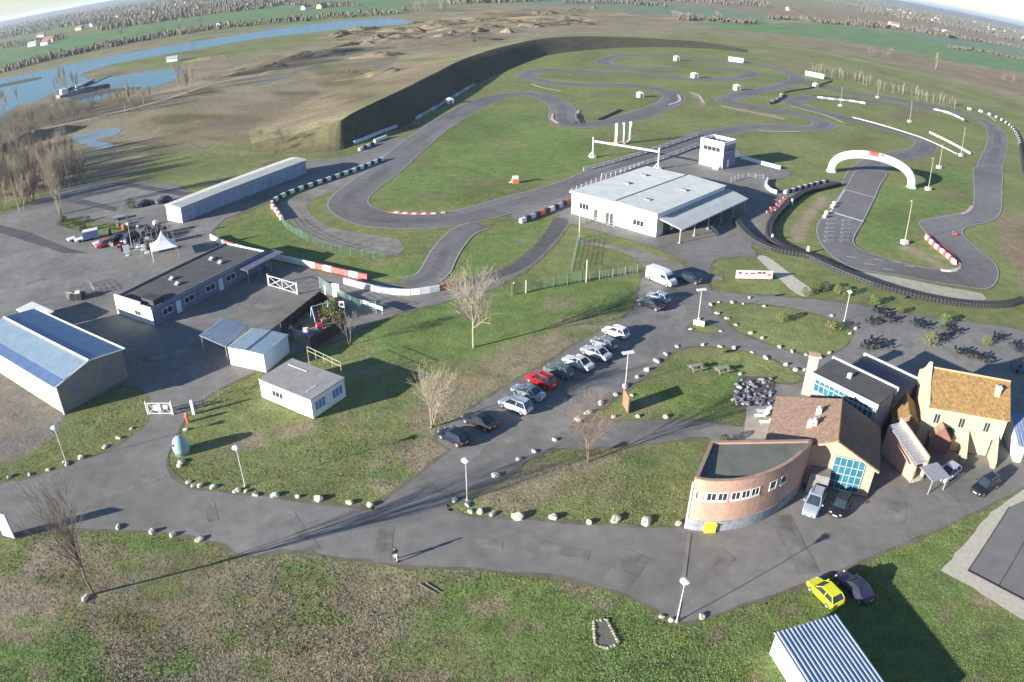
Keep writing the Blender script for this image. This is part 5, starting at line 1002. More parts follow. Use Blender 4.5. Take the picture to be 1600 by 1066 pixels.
# start gantry over the pit straight
g0, g1 = P(926, 246), P(1028, 264); r = thing('start_gantry', 'white start gantry beam on two posts over the pit straight', 'gantry', (g0 + g1) / 2)
for g in (g0, g1):
    mb = MB(); mb.tube((g.x, g.y, 0), (g.x, g.y, 5.6), .16, n=8); po = mb.build('post', WHITE, r)
    mb = MB(); 
    for k in range(3): a = 2 * PI * k / 3 + .5; mb.tube((g.x + 1.2 * math.cos(a), g.y + 1.2 * math.sin(a), .1), (g.x, g.y, 1.6), .14, n=6)
    mb.box(g, (1, 0), 1.6, 1.6, 0, .3); mb.build('foot', WHITE, po)
mb = MB(); dd = (g1 - g0).normalized(); mb.box((g0 + g1) / 2, dd, (g1 - g0).length, .3, 4.3, 4.75); mb.build('beam', OFFW, r)
for i, (x, y) in enumerate([(962, 226), (973, 225), (984, 223)]):
    b = P(x, y); r = thing('flag_pole', 'white %s pylon of three behind the start gantry' % ['left', 'middle', 'right'][i], 'pylon', b, 'three white pylons'); mb = MB(); mb.box(b, (1, .3), 1.3, 1.2, 0, .7); mb.build('base_block', M('pale red block', (.4, .12, .10), (.6, .5, .46), 1.2), r)
    mb = MB(); mb.prism([(b.x - .34, b.y - .1), (b.x + .34, b.y - .1), (b.x + .34, b.y + .1), (b.x - .34, b.y + .1)], .7, 6.3); mb.build('panel', WHITE, r)
# inflatable arch
def arch():
    a, b = P(1299, 268), P(1424, 293); L = (b - a).length; d = (b - a).normalized(); r = thing('inflatable_arch', 'big white inflatable arch with red emblem over the starting straight', 'arch', (a + b) / 2)
    H = 6.6; n, m = 32, 12; path = []
    for i in range(n + 1):
        t = PI * i / n; path.append(Vector((a.x + d.x * L * (.5 - .5 * math.cos(t)), a.y + d.y * L * (.5 - .5 * math.cos(t)), H * math.sin(t) ** .72)))
    mb = MB(); vs = []
    for i, p in enumerate(path):
        tg = (path[min(n, i + 1)] - path[max(0, i - 1)]).normalized(); s = Vector((-d.y, d.x, 0)); u = tg.cross(s).normalized(); rad = 1.2
        for k in range(m): an = 2 * PI * k / m; vs.append(p + s * rad * math.cos(an) + u * rad * math.sin(an))
    for i, v in enumerate(vs):
        if v.z < 0: vs[i] = Vector((v.x, v.y, 0))
    mb.add(vs, [(i * m + k, i * m + (k + 1) % m, (i + 1) * m + (k + 1) % m, (i + 1) * m + k) for i in range(n) for k in range(m)] + [tuple(range(m)), tuple(range(n * m, n * m + m))]); mb.build('tube', M('white inflatable fabric', (.70, .70, .69), (.78, .78, .77), 1, .5), r, smooth=True)
    # the red emblem and blotches of lettering on the camera side of the crown
    s = Vector((d.y, -d.x, 0)); em = M('red emblem print', (.45, .05, .04), (.55, .10, .08), 2, .6)
    def patch(nm, t0, t1, w0, w1, mat):
        mb = MB(); N_ = 6; vv = []
        for i in range(N_ + 1):
            t = t0 + (t1 - t0) * i / N_; p = Vector((a.x + d.x * L * (.5 - .5 * math.cos(t)), a.y + d.y * L * (.5 - .5 * math.cos(t)), H * math.sin(t) ** .72))
            for wv in [w0 + (w1 - w0) * k_ / 5 for k_ in range(6)]: an = wv; vv.append(p + s * 1.235 * math.cos(an) + Vector((0, 0, 1)) * 1.235 * math.sin(an))
        mb.add(vv, [(6 * i + k_, 6 * i + 6 + k_, 6 * i + 7 + k_, 6 * i + 1 + k_) for i in range(N_) for k_ in range(5)]); mb.build(nm, mat, r, fix=False)
    patch('emblem', 1.42, 1.66, .1, 1.45, em); patch('emblem', 1.30, 1.38, .55, 1.1, M('grey print', (.3, .3, .32), (.4, .4, .42), 3)); patch('emblem', 1.72, 1.79, .5, 1.1, em); patch('emblem', 1.84, 1.90, .5, 1.0, MATS['grey print'])
    for q in (a, b): mb = MB(); mb.lathe(q, [(1.5, 0), (1.45, .35), (1.1, .6), (.3, .7)], 12); mb.build('foot', WHITE, r)
arch()
# white pagoda tent
t = P(258, 400); r = thing('party_tent', 'white pointed party tent standing in the yard', 'tent', t); s_ = 2.6; az = math.radians(30); ux, uy = Vector((math.cos(az), math.sin(az), 0)), Vector((-math.sin(az), math.cos(az), 0))
mb = MB(); cs_ = [t + ux * a * s_ + uy * b * s_ for a, b in ((-1, -1), (1, -1), (1, 1), (-1, 1))]; vs = []
lv = [(1, 2.2), (.62, 2.7), (.33, 3.4), (.13, 4.3), (.02, 5.2)]
for k, z in lv: vs += [(t.x + (c.x - t.x) * k, t.y + (c.y - t.y) * k, z) for c in cs_]
mb.add(vs, [(j * 4 + i, j * 4 + (i + 1) % 4, (j + 1) * 4 + (i + 1) % 4, (j + 1) * 4 + i) for j in range(4) for i in range(4)] + [(3, 2, 1, 0)]); mb.build('canopy', M('white tent canvas', (.74, .74, .72), (.8, .8, .78), .8, .7), r)
for c in cs_: mb = MB(); mb.tube(c.lerp(t, .03), c.lerp(t, .03) + Vector((0, 0, 2.2)), .05, n=6); mb.build('pole', WHITE, r)

# ---------------------------------------------------------------- boulders
BV = []
for i in range(5):
    b = bmesh.new(); bmesh.ops.create_icosphere(b, subdivisions=2, radius=.5); q = random.Random(20 + i); ph = [q.uniform(0, 6) for _ in range(6)]
    for v in b.verts:
        c = v.co; k = 1 + .16 * math.sin(3 * c.x * 2 + ph[0]) + .14 * math.sin(4 * c.y * 2 + ph[1]) + .12 * math.sin(9 * c.z + ph[2]) + q.uniform(-.06, .06); v.co = Vector((c.x * k * 1.15, c.y * k * .95, max(-.12, c.z * k * .85)))
    me = bpy.data.meshes.new('boulder'); b.to_mesh(me); b.free(); me.materials.append(STONE if i % 2 == 0 else M('warm limestone', (.44, .38, .27), (.68, .61, .48), 3, .9, .8, 6)); BV.append(me)
BROWS = [
 ('along the south kerb of the cabin lawn', 'left', [(295, 754), (303, 759), (313, 759), (333, 762), (370, 768), (385, 768), (400, 774), (429, 775), (465, 777), (497, 781), (546, 786), (578, 790)], .95),
 ('along the left edge of the cabin lawn', 'top', [(290, 672), (280, 729), (284, 722)], .9),
 ('in the row below the warehouse', 'left', [(16, 745), (46, 742), (75, 735), (100, 723), (105, 726), (126, 716), (164, 699), (186, 685), (205, 670)], .85),
 ('along the left kerb of the brick building lawn', 'bottom', [(710, 783), (735, 800), (775, 744), (811, 718), (834, 706), (867, 688), (750, 800), (770, 804), (731, 790)], .95),
 ('along the bottom kerb of the brick building lawn', 'left', [(809, 809), (864, 809), (920, 817), (962, 813), (1010, 816), (1060, 819)], 1.15),
 ('along the road edge of the terrace lawn', 'bottom', [(905, 655), (918, 646), (939, 631), (962, 617), (977, 605), (995, 590), (1011, 579), (1027, 565), (1041, 554), (1058, 542)], 1.05),
 ('along the top edge of the terrace lawn', 'left', [(1098, 540), (1125, 542), (1147, 545), (1175, 551), (1197, 560), (1228, 571), (1243, 579), (1257, 579)], .85),
 ('dotted inside the terrace lawn', 'left', [(959, 652), (997, 651), (1040, 652), (1146, 625), (1157, 585), (987, 618)], .8),
 ('around the island lawn', 'left', [(1111, 477), (1123, 473), (1144, 473), (1161, 475), (1171, 466), (1194, 479), (1121, 490), (1136, 498), (1150, 508), (1173, 521), (1191, 529), (1218, 543), (1238, 550), (1259, 555), (1269, 558), (1280, 559), (1296, 552), (1301, 511), (1313, 513), (1337, 514), (1328, 522), (1299, 494)], .75),
 ('around the little grass patch by the flat-headed lamp', 'left', [(1079, 515), (1126, 518), (1092, 500)], .8),
 ('on the verge beside the leaning bare tree', 'left', [(185, 824), (238, 832), (270, 836), (312, 844), (134, 935)], 1.0),
 ('at the grass corner by the nearest lamp', 'left', [(1034, 964), (1048, 970), (1097, 965)], .8)]
for row, end, pl, sz in BROWS:
    pl = sorted(pl, key=lambda q: q[0] if end == 'left' else (-q[1] if end == 'bottom' else q[1]))
    for i, (x, y) in enumerate(pl):
        p = P(x, y); o = bpy.data.objects.new('boulder', BV[R.randrange(5)]); COL.objects.link(o); k = sz * R.uniform(.55, .98); o.location = (p.x, p.y, .04); o.scale = (k, k * R.uniform(.8, 1.1), k * R.uniform(.8, 1.1)); o.rotation_euler = (0, 0, R.uniform(0, 6.28))
        tag(o, '%s pale boulder from the %s %s' % (nth(i, len(pl)), end, row), 'boulder', 'boulders ' + row)
# rockery of heaped stones beside the tiled roof
q = random.Random(5); RK = []
for i in range(85):
    x, y = q.uniform(1150, 1206), q.uniform(592, 634)
    if x < 1158 and y < 600: continue
    RK.append((x, y))
mats_r = [STONE, M('blue grey rubble', (.08, .08, .11), (.2, .2, .26), 3, .9, .6), M('pale rubble', (.22, .21, .21), (.36, .34, .33), 3, .9, .6)]
rm = []
for i in range(4):
    for mt in mats_r[1:] if i else mats_r: m2 = BV[i].copy(); m2.materials[0] = mt; rm.append(m2)
RK.sort(key=lambda t: t[0])
o = sheet('rubble_bed', M('dark rubble soil', (.07, .065, .065), (.12, .11, .105), 1, .95), W([(1150, 600), (1158, 588), (1206, 590), (1210, 600), (1205, 634), (1146, 636)]), z=.06, edge=.1, smooth=0)
for i, (x, y) in enumerate(RK):
    p = P(x, y); o = bpy.data.objects.new('rubble_block', rm[q.randrange(len(rm))]); COL.objects.link(o); k = q.uniform(.3, .75); o.location = (p.x, p.y, .07); o.scale = (k, k * .8, k * .8); o.rotation_euler = (0, 0, q.uniform(0, 6))
    tag(o, 'grey rubble block lying in the stone heap left of the tiled roof', 'stone', 'rubble blocks beside the tiled building')
sheet('paved_patio', M('beige paving', (.30, .27, .22), (.40, .36, .30), .8, .9), W([(1167, 636), (1206, 634), (1200, 686), (1160, 686), (1164, 664)]), z=.06, edge=.03, smooth=0)

# ---------------------------------------------------------------- barriers
def block_row(name, pxs, L, hgt, wd, pattern, label, cat, group, end='left', sm=6, z=.04, taper=.75):
    """a row of separate barrier blocks; pattern gives the material of block i"""
    pts = resample(catmull(W(pxs), sm), L); n = len(pts) - 1
    for i in range(n):
        a, b = pts[i], pts[i + 1]; c = (a + b) / 2; d = (b - a); d.z = 0; dl = d.length; d.normalize(); s = Vector((-d.y, d.x, 0)); mb = MB(); l2 = dl / 2 * .97
        vs = []
        for x in (-l2, l2): 
            for y, zz in ((-wd / 2, 0), (-wd / 2, hgt * .3), (-wd / 2 * taper, hgt), (wd / 2 * taper, hgt), (wd / 2, hgt * .3), (wd / 2, 0)): vs.append(c + d * x + s * y + Vector((0, 0, z + zz)))
        mb.add(vs, [(k, (k + 1) % 6, 6 + (k + 1) % 6, 6 + k) for k in range(6)] + [tuple(range(6)), tuple(range(6, 12))])
        mat, word = pattern(i, n); o = mb.build(name, mat, loc=(c.x, c.y, z)); tag(o, label % (nth(i, n), word), cat, group)
PLW = M('white plastic barrier', (.66, .66, .65), (.76, .76, .75), 1, .5); PLR = M('faded red barrier', (.50, .07, .06), (.60, .14, .11), 1.2, .5); PLB = M('blue barrier', (.30, .34, .52), (.40, .44, .62), 1, .5); PLK = M('black barrier', (.02, .02, .022), (.035, .035, .04), 2, .7)
wr_ = lambda reds: (lambda i, n: (PLR, 'red') if i in reds else (PLW, 'white'))
block_row('barrier_block', [(330, 373), (345, 381), (400, 398), (480, 416), (540, 430), (586, 440)], 1.95, .95, .5, lambda i, n: (PLR, 'red') if i in (3, 4, int(n * .42), int(n * .74), n - 4, n - 3, n - 1) else (PLW, 'white'), '%s %s barrier block from the left along the yard edge', 'barrier', 'barrier along the yard')
block_row('barrier_block', [(538, 443), (560, 449), (600, 458), (640, 461), (680, 456), (702, 450), (720, 443)], 1.6, .95, .5, lambda i, n: (PLR, 'red') if i >= n - 2 else ((PLB, 'blue') if i in (4, 5) else (PLW, 'white')), '%s %s block from the left of the curved barrier under the track exit', 'barrier', 'curved barrier at the track exit')
block_row('tyre_stack', [(441, 345), (433, 333), (425, 320), (440, 309), (470, 297), (520, 280), (560, 266), (600, 250)], 1.5, .85, .7, lambda i, n: (PLW, 'white') if i % 2 == 0 else ((PLR, 'red') if i < 8 else (PLK, 'black')), '%s %s tyre block from the left around the gravel trap', 'tyre stack', 'tyre stacks around the gravel trap')
block_row('tyre_stack', [(561, 236), (585, 226)], 1.9, .8, .7, lambda i, n: (PLW, 'white') if i % 2 == 0 else (PLK, 'black'), '%s %s tyre block from the left below the white bank barrier', 'tyre stack', 'short tyre row under the bank')
block_row('barrier_block', [(585, 223), (611, 213)], 3.2, .9, .7, wr_(()), '%s %s block from the left of the short row near the bank foot', 'barrier', 'short white row near the bank foot')
block_row('tyre_stack', [(813, 349), (840, 338), (868, 327), (893, 315)], 1.6, .9, .8, lambda i, n: [(PLW, 'white'), (PLK, 'black'), (PLB, 'blue'), (PLK, 'black'), (PLR, 'red'), (PLK, 'black')][i % 6], '%s %s tyre block from the left before the pit building corner', 'tyre stack', 'coloured tyre row at the pit building')
block_row('barrier_block', [(1277, 153), (1300, 156), (1330, 159), (1353, 163)], 2.6, .8, .6, lambda i, n: (PLW, 'white') if i % 2 == 0 else (GREYR, 'grey'), '%s %s block from the left of the far dotted row', 'barrier', 'far dotted white row')
block_row('barrier_block', [(1459, 172), (1480, 177), (1497, 184), (1510, 191)], 2.6, .8, .6, lambda i, n: (PLK, 'black') if i == n - 1 else ((GREYR, 'grey') if i % 3 == 1 else (PLW, 'white')), '%s %s block from the left of the far right bend barrier', 'barrier', 'far right bend barrier')
block_row('barrier_block', [(1452, 208), (1485, 224), (1519, 243)], 4.0, .7, .35, lambda i, n: (OFFW, 'white'), '%s %s block from the top of the right of the twin barriers', 'barrier', 'twin barrier, right line')
block_row('barrier_block', [(1332, 184), (1370, 194), (1400, 203), (1440, 216), (1470, 229), (1502, 245)], 4.0, .35, .4, lambda i, n: (CONC, 'beige'), '%s %s kerb block from the left of the long twin barrier line', 'barrier', 'twin barrier, long line')
block_row('tyre_stack', [(1511, 171), (1535, 176), (1560, 186), (1580, 199), (1590, 214), (1594, 228), (1597, 250), (1600, 275)], 2.2, 1.0, 1.1, lambda i, n: (PLW, 'white') if (i % 3 == 0 and i < n * .6) else (PLK, 'black'), '%s %s block from the left of the outer far right wall', 'tyre stack', 'outer far right wall')
block_row('barrier_block', [(1158, 248), (1180, 254), (1205, 261), (1231, 268)], 2.6, .9, .5, wr_(()), '%s %s block from the left of the fence right of the tower', 'barrier', 'white wall right of the tower')
block_row('barrier_block', [(1199, 282), (1197, 292), (1205, 300), (1218, 304)], 1.8, .8, .6, wr_(()), '%s %s block from the top of the hooked row below the tower', 'barrier', 'hooked row below the tower')
block_row('tyre_stack', [(1226, 303), (1250, 296), (1275, 289), (1297, 285)], 1.5, .8, .8, lambda i, n: (PLK, 'black') if i % 2 else (OFFW, 'pale'), '%s %s tyre block from the left of the dotted row behind the karts', 'tyre stack', 'dotted row behind the karts')
block_row('barrier_block', [(553, 226), (590, 211), (628, 197)], 4.0, 1.0, .8, lambda i, n: (PLB, 'pale blue'), '%s %s block from the left at the foot of the dark bank', 'barrier', 'pale blue blocks at the bank foot')
block_row('barrier_block', [(650, 187), (690, 164), (745, 131)], 5.0, .9, .8, lambda i, n: (GREYR, 'grey') if i % 3 else (PLB, 'pale blue'), '%s %s block from the left of the upper bank foot row', 'barrier', 'upper bank foot row')
block_row('marker_ball', [(1447, 373), (1458, 384), (1470, 394), (1482, 404), (1492, 414)], 1.35, .85, .8, lambda i, n: (PLW, 'white') if i % 2 == 0 else (PLR, 'red'), '%s %s marker from the top inside the hairpin', 'marker', 'white markers inside the hairpin')
block_row('barrier_block', [(1446, 366), (1460, 377), (1476, 388), (1490, 400), (1500, 414)], 3.0, .3, .3, lambda i, n: (PLR, 'red'), '%s %s edge block from the top beside the hairpin markers', 'barrier', 'red edge inside the hairpin')
block_row('barrier_block', [(1500, 421), (1488, 425), (1470, 424)], 2.0, .4, .7, lambda i, n: (CONC, 'beige'), '%s %s kerb block from the right at the hairpin tip', 'kerb', 'kerb at the hairpin tip')
# guard fences along the pit straight
def rail(name, pxs, h, label, mat=OFFW, post=3.0, rails=(.35, .8), cat='fence', panel=None):
    pts = catmull(W(pxs), 6); r = thing(name, label, cat, pts[0])
    for z in rails:
        mb = MB()
        for a, b in zip(pts, pts[1:]): mb.tube(a + Vector((0, 0, z)), b + Vector((0, 0, z)), .05, n=4, cap=False)
        mb.build('rail', mat, r)
    for p in resample(pts, post)[:100]: mb = MB(); mb.tube(p, p + Vector((0, 0, h)), .06, n=5); mb.build('post', mat, r)
    if panel:
        mb = MB(); a = side(pts, .04); b = side(pts, -.02)
        for i in range(len(pts) - 1): mb.prism([(a[i].x, a[i].y), (b[i].x, b[i].y), (b[i + 1].x, b[i + 1].y), (a[i + 1].x, a[i + 1].y)], panel[0], panel[1])
        mb.build('panel', panel[2], r)
    return r
rail('guard_rail', [(912, 267), (960, 254), (1030, 233), (1091, 212)], .9, 'long white guard rail on the infield side of the pit straight', WHITE, 4, (.45, .8), panel=(.3, .75, OFFW))
rail('guard_rail', [(940, 277), (985, 264), (1040, 247), (1088, 229)], 1.0, 'white guard rail on the pit building side of the straight', WHITE, 4, (.45, .9), panel=(.3, .85, OFFW))
rail('pit_fence', [(893, 302), (920, 290), (960, 275), (1005, 259)], 1.2, 'pale post and rail fence beside the pit building roof edge', OFFW, 2.2)
rail('pit_fence', [(1142, 285), (1165, 278), (1196, 280)], 1.3, 'low fence enclosing the terrace between pit building and tower', STEEL, 2.0)
rail('handrail', [(905, 352), (922, 346), (935, 348), (960, 357)], 1.0, 'grey handrail in front of the pit building doors', STEEL, 1.6)
# mesh fences: steel posts with a thin see-through web of wires
def mesh_fence(pxs, h, label, mat=GREENM, post=2.5, step=.35, name='mesh_fence'):
    pts = catmull(W(pxs), 6); r = thing(name, label, 'fence', pts[0])
    for p in resample(pts, post)[:100]: mb = MB(); mb.tube(p, p + Vector((0, 0, h)), .055, n=5); mb.build('post', mat, r)
    mb = MB(); k = 0.0
    z = .1
    while z < h:
        for a, b in zip(pts, pts[1:]): mb.tube(a + Vector((0, 0, z)), b + Vector((0, 0, z)), .018, n=3, cap=False)
        z += .3
    for p in resample(pts, step): mb.tube(p + Vector((0, 0, .1)), p + Vector((0, 0, h - .05)), .014, n=3, cap=False)
    mb.build('wire_mesh', mat, r); return r
mesh_fence([(441, 347), (448, 357), (465, 368), (485, 379), (520, 392), (560, 401), (603, 406)], 1.5, 'green mesh fence curving round the gravel trap')
mesh_fence([(800, 462), (818, 458), (850, 452), (916, 440)], 2.0, 'grey green mesh fence with posts on the lawn below the pit building', step=.25)
mesh_fence([(916, 440), (960, 433), (1001, 425)], 1.6, 'low wire fence running from the lawn post to the gravel path', MATS['galvanised steel'], step=.6)
mesh_fence([(905, 373), (900, 395), (893, 425)], 1.8, 'wire fence running down the lawn from the pit building corner', GREENM, step=.5)
mesh_fence([(500, 450), (530, 470), (560, 485), (590, 490)], 2.0, 'green mesh fence around the play yard corner', M('pale green mesh', (.25, .38, .32), (.35, .48, .42), 2), step=.3)
mesh_fence([(305, 648), (322, 633), (347, 614)], 1.6, 'thin wire fence running up from the yard gate', STEEL, step=.5)
mesh_fence([(120, 470), (104, 465), (112, 452), (138, 447), (150, 462)], 1.5, 'wire pen around the scrap beside the warehouse', STEEL, step=.4)
for i, (x, y, h) in enumerate([(916, 441, 4.0), (905, 373, 5.0), (803, 461, 2.2), (822, 458, 2.2)]):
    b = P(x, y); mb = MB(); mb.tube(b, b + Vector((0, 0, h)), .11, n=6); tag(mb.build('fence_post', CONC, loc=b), ['tall pale post at the corner of the lawn fence', 'tall pale post at the pit building fence end', 'short pale gate post left of the mesh fence', 'short pale gate post at the start of the mesh fence'][i], 'post')
def gate(pa, pb, h, label, brace=True, mat=WHITE, sign=False):
    a, b = P(*pa), P(*pb); d = b - a; r = thing('metal_gate', label, 'gate', a); mb = MB()
    V = lambda u, z: a + d * u + Vector((0, 0, z))
    for z in (.2, h): mb.tube(V(0, z), V(1, z), .06, n=4)
    for u in (0, .5, 1): mb.tube(V(u, .02), V(u, h), .06, n=4)
    if brace:
        for u in (0, .5): mb.tube(V(u, .2), V(u + .5, h), .04, n=4); mb.tube(V(u + .5, .2), V(u, h), .04, n=4)
    mb.build('gate_frame', mat, r)
    if sign: mb = MB(); c = a.lerp(b, .42); dd = d.normalized(); mb.box(c + Vector((dd.y, -dd.x, 0)) * .12, dd, 1.0, .06, .7, 1.5); mb.build('sign_plate', WHITE, r); mb = MB(); c = a.lerp(b, .8); mb.box(c + Vector((dd.y, -dd.x, 0)) * .12, dd, .6, .06, 1.0, 1.5); mb.build('sign_plate', WHITE, r)
    for q in (a, b): mb = MB(); mb.tube(q + d.normalized() * (-.2 if q is a else .2), q + d.normalized() * (-.2 if q is a else .2) + Vector((0, 0, h + .3)), .1, n=6); mb.build('post', OFFW, r)
gate((234, 648), (269, 648), 1.7, 'white yard gate with two small notice plates below the warehouse', True, OFFW, True)
gate((421, 447), (464, 460), 1.9, 'white cross-braced gate panel standing open in the yard', True)
b = P(303, 647); mb = MB(); mb.box(b, (1, 0), .35, .25, 0, 2.0); tag(mb.build('gate_post', OFFW, loc=b), 'thick white post on the right side of the yard gate', 'post')
b = P(294, 660); r = thing('hydrant', 'orange red hydrant post beside the right yard gate post', 'hydrant', b); mb = MB(); mb.lathe(b, [(.22, 0), (.2, .9), (.26, 1.0), (.24, 1.25), (.08, 1.4)], 8); mb.build('hydrant_body', M('orange red paint', (.55, .12, .06), (.62, .18, .10), 2, .5), r); mb = MB(); mb.tube(b + Vector((-.38, 0, .8)), b + Vector((.38, 0, .8)), .09, n=6); mb.build('outlet', MATS['orange red paint'], r)
# tyre walls
def tyre_wall(pxs, label, h=.95, rr=.38, rows=1, step=.72):
    pts = resample(catmull(W(pxs), 8), step); r = thing('tyre_wall', label, 'tyre wall', pts[0]); mb = MB(); q = random.Random(4)
    for j in range(rows):
        for p in side(pts, j * .75):
            z = .02
            for k in range(int(h / .19)):
                mb.lathe((p.x + q.uniform(-.03, .03), p.y + q.uniform(-.03, .03), z), [(rr * .84, 0), (rr, .05), (rr, .13), (rr * .84, .18), (rr * .5, .17)], 7); z += .19
    mb.build('tyre_stacks', BLACK, r, fix=False); mb = MB(); 
    for zz in (.35, .75):
        a = side(pts, -rr - .03); 
        for p, q2 in zip(a, a[1:]): mb.tube(p + Vector((0, 0, zz)), q2 + Vector((0, 0, zz)), .03, n=3, cap=False)
    mb.build('binding_belt', M('grey belt', (.10, .10, .11), (.2, .2, .21), 2), r)
    return r
tyre_wall([(1148, 348), (1158, 361), (1172, 375), (1195, 388), (1225, 397), (1262, 404), (1290, 417), (1320, 430), (1370, 449), (1430, 466), (1490, 477), (1540, 481), (1575, 480), (1600, 473)], 'very long black tyre wall from the pit building to the right edge', rows=2)
tyre_wall([(1262, 402), (1232, 392), (1208, 378), (1204, 362), (1212, 344), (1235, 320), (1262, 303), (1290, 296), (1314, 290)], 'black tyre wall curving behind the gravel strip at the starting grid', rows=2)
for i, (x, y) in enumerate([(1206, 377), (1262, 396), (1237, 320)]): b = P(x, y); mb = MB(); mb.lathe(b, [(.35, 0), (.35, .6), (.2, 1.2), (.28, 1.35), (.05, 1.5)], 8); tag(mb.build('marker_post', WHITE, loc=b), ['white marker post at the inner bend of the tyre wall', 'white marker post at the tyre wall corner by the grid', 'white marker post where the tyre wall passes the karts'][i], 'marker')
# big rectangular sleeper banners
def board(pa, pb, h, label, mat=WHITE, name='banner', z0=.25, cat='banner'):
    a, b = P(*pa), P(*pb); d = b - a; r = thing(name, label, cat, a); mb = MB(); mb.box((a + b) / 2, d, d.length, .12, z0, z0 + h); pn = mb.build('panel', mat, r)
    for u in (.06, .5, .94): mb = MB(); q = a + d * u; mb.box(q + Vector((-d.y, d.x, 0)).normalized() * .12, d, .12, .1, 0, z0 + h * .9); mb.build('support', STEEL, r)
    return r, a, b, d
board((1138, 96), (1161, 99), 2.6, 'white banner at the far edge of the track, left of the other banner'); board((1258, 118), (1287, 124), 2.4, 'white banner beside the far right tree row')
r, a, b, d = board((1149, 437), (1206, 438), 1.5, 'pink framed advertising board with dark marks on the small lawn', M('pale pink board', (.60, .48, .46), (.72, .62, .60), 1.5), 'advert_board', cat='board')
n_ = Vector((d.y, -d.x, 0)).normalized()
for k, (u, zc, w_, m_) in enumerate([(.1, 1.3, .5, TRIM), (.28, 1.2, .5, RED), (.45, 1.2, .8, RED), (.63, 1.35, .7, TRIM), (.75, 1.35, .6, TRIM), (.9, 1.0, .6, RED)]):
    mb = MB(); mb.box(a + d * u + n_ * .07, d, w_, .03, zc - .15, zc + .15); mb.build('lettering', m_, r)
r, a, b, d = board((568, 482), (599, 494), .55, 'long white plank on supports beside the play yard', WHITE, 'white_plank', .9, 'plank')
r, a, b, d = board((6, 838), (24, 843), 3.2, 'tall white backed sign board at the left edge of the road', M('bluish white board', (.45, .50, .62), (.52, .57, .68), 1), 'road_sign', .15, 'sign')
r, a, b, d = board((973, 632), (981, 647), 2.2, 'brown wooden information board beside the flat-headed lamp', M('reddish timber board', (.24, .12, .07), (.32, .17, .11), 2), 'info_board', .1, 'board')
r, a, b, d = board((1083, 508), (1100, 511), .8, 'low white sign at the foot of the lamp near the van', WHITE, 'low_sign', .1, 'sign')
# green bubble shaped bottle bank
b = P(285, 707); r = thing('recycling_bank', 'rounded blue green recycling container on the corner of the cabin lawn', 'container', b); gb = M('pale blue green plastic', (.22, .33, .34), (.32, .43, .43), 1, .4)
mb = MB(); mb.lathe(b, [(.9, .1), (1.05, .6), (1.02, 1.2), (.82, 1.8), (.45, 2.15), (.1, 2.25)], 18); mb.build('container_shell', gb, r, smooth=True)
mb = MB(); mb.lathe(b, [(.95, 0), (.95, .14)], 18); mb.build('base', GREYW, r); mb = MB(); mb.tube(b + Vector((-.5, -.75, 1.5)), b + Vector((-.56, -.84, 1.5)), .16, n=10); mb.build('opening', TRIM, r)

# ---------------------------------------------------------------- trees
def grow(mt, mc, p, d, L, r, depth, q, kids=(5, 5, 4, 4), spread=.55, up=.25, maxd=3, minr=.012):
    """one limb, bent in three pieces, with side shoots; trunk and big limbs go in mt, twigs in mc"""
    mb = mt if depth <= 1 else mc; n = {0: 7, 1: 5, 2: 4}.get(depth, 3); pts = [p]; dd = d.copy()
    for k in range(3):
        dd = (dd + Vector((q.uniform(-.16, .16), q.uniform(-.16, .16), q.uniform(-.02, .16)))).normalized(); pts.append(pts[-1] + dd * L / 3)
    rr = [r, r * .82, r * .62, r * .35]
    for k in range(3): mb.tube(pts[k], pts[k + 1], max(minr, rr[k]), max(minr * .8, rr[k + 1]), n, cap=False)
    if depth >= maxd: return
    for i in range(kids[depth]):
        t = (.35 + .65 * (i + q.random()) / kids[depth]) * 3; k = min(2, int(t)); pp = pts[k].lerp(pts[k + 1], t - k)
        a = q.uniform(0, 2 * PI); u = d.orthogonal().normalized(); v = d.cross(u); o = (d + (u * math.cos(a) + v * math.sin(a)) * spread * q.uniform(.7, 1.4) + Vector((0, 0, up))).normalized()
        grow(mt, mc, pp, o, L * q.uniform(.45, .72), max(minr, rr[k] * .55), depth + 1, q, kids, spread, up, maxd, minr)
def make_tree(name, label, loc, h, group=None, seed=1, bark=BARK, stems=1, kids=(8, 6, 5, 5), spread=.6, trunk=.35, thick=1.0, lean=(0, 0), maxd=3, minr=.014, up=.25, fan=.35, cat='tree'):
    q = random.Random(seed); loc = Vector(loc); r = thing(name, label, cat, loc, group); mt, mc = MB(), MB()
    for s in range(stems):
        a = q.uniform(0, 2 * PI); k = fan if stems > 1 else .05
        d = Vector((math.cos(a) * k * q.uniform(.4, 1) + lean[0], math.sin(a) * k * q.uniform(.4, 1) + lean[1], 1)).normalized()
        grow(mt, mc, loc + Vector((q.uniform(-.1, .1) * stems * .4, q.uniform(-.1, .1) * stems * .4, -.05)), d, h * .62, h * .016 * thick, 0, q, kids, spread, up, maxd, minr)
    mt.build('trunk', bark, r, fix=False); mc.build('crown', bark, r, fix=False); return r
make_tree('bare_tree', 'large pale bare tree with broad spreading crown in the middle of the cabin lawn', P(740, 543), 11.0, seed=11, bark=BARK, stems=1, kids=(17, 8, 6, 4), spread=1.15, thick=1.0, up=.22, minr=.011)
make_tree('bare_tree', 'tall thin bare tree with long shadow in the bottom left foreground', P(145, 928), 13.0, seed=5, bark=BARKD, stems=1, kids=(17, 6, 5, 3), spread=.45, thick=.7, up=.3, minr=.011)
make_tree('bare_tree', 'multi-stemmed pale bare tree above the lowest parked cars', P(673, 668), 7.0, seed=8, bark=BARK, stems=5, kids=(7, 6, 4, 3), spread=.7, thick=.45, fan=.45, minr=.010)
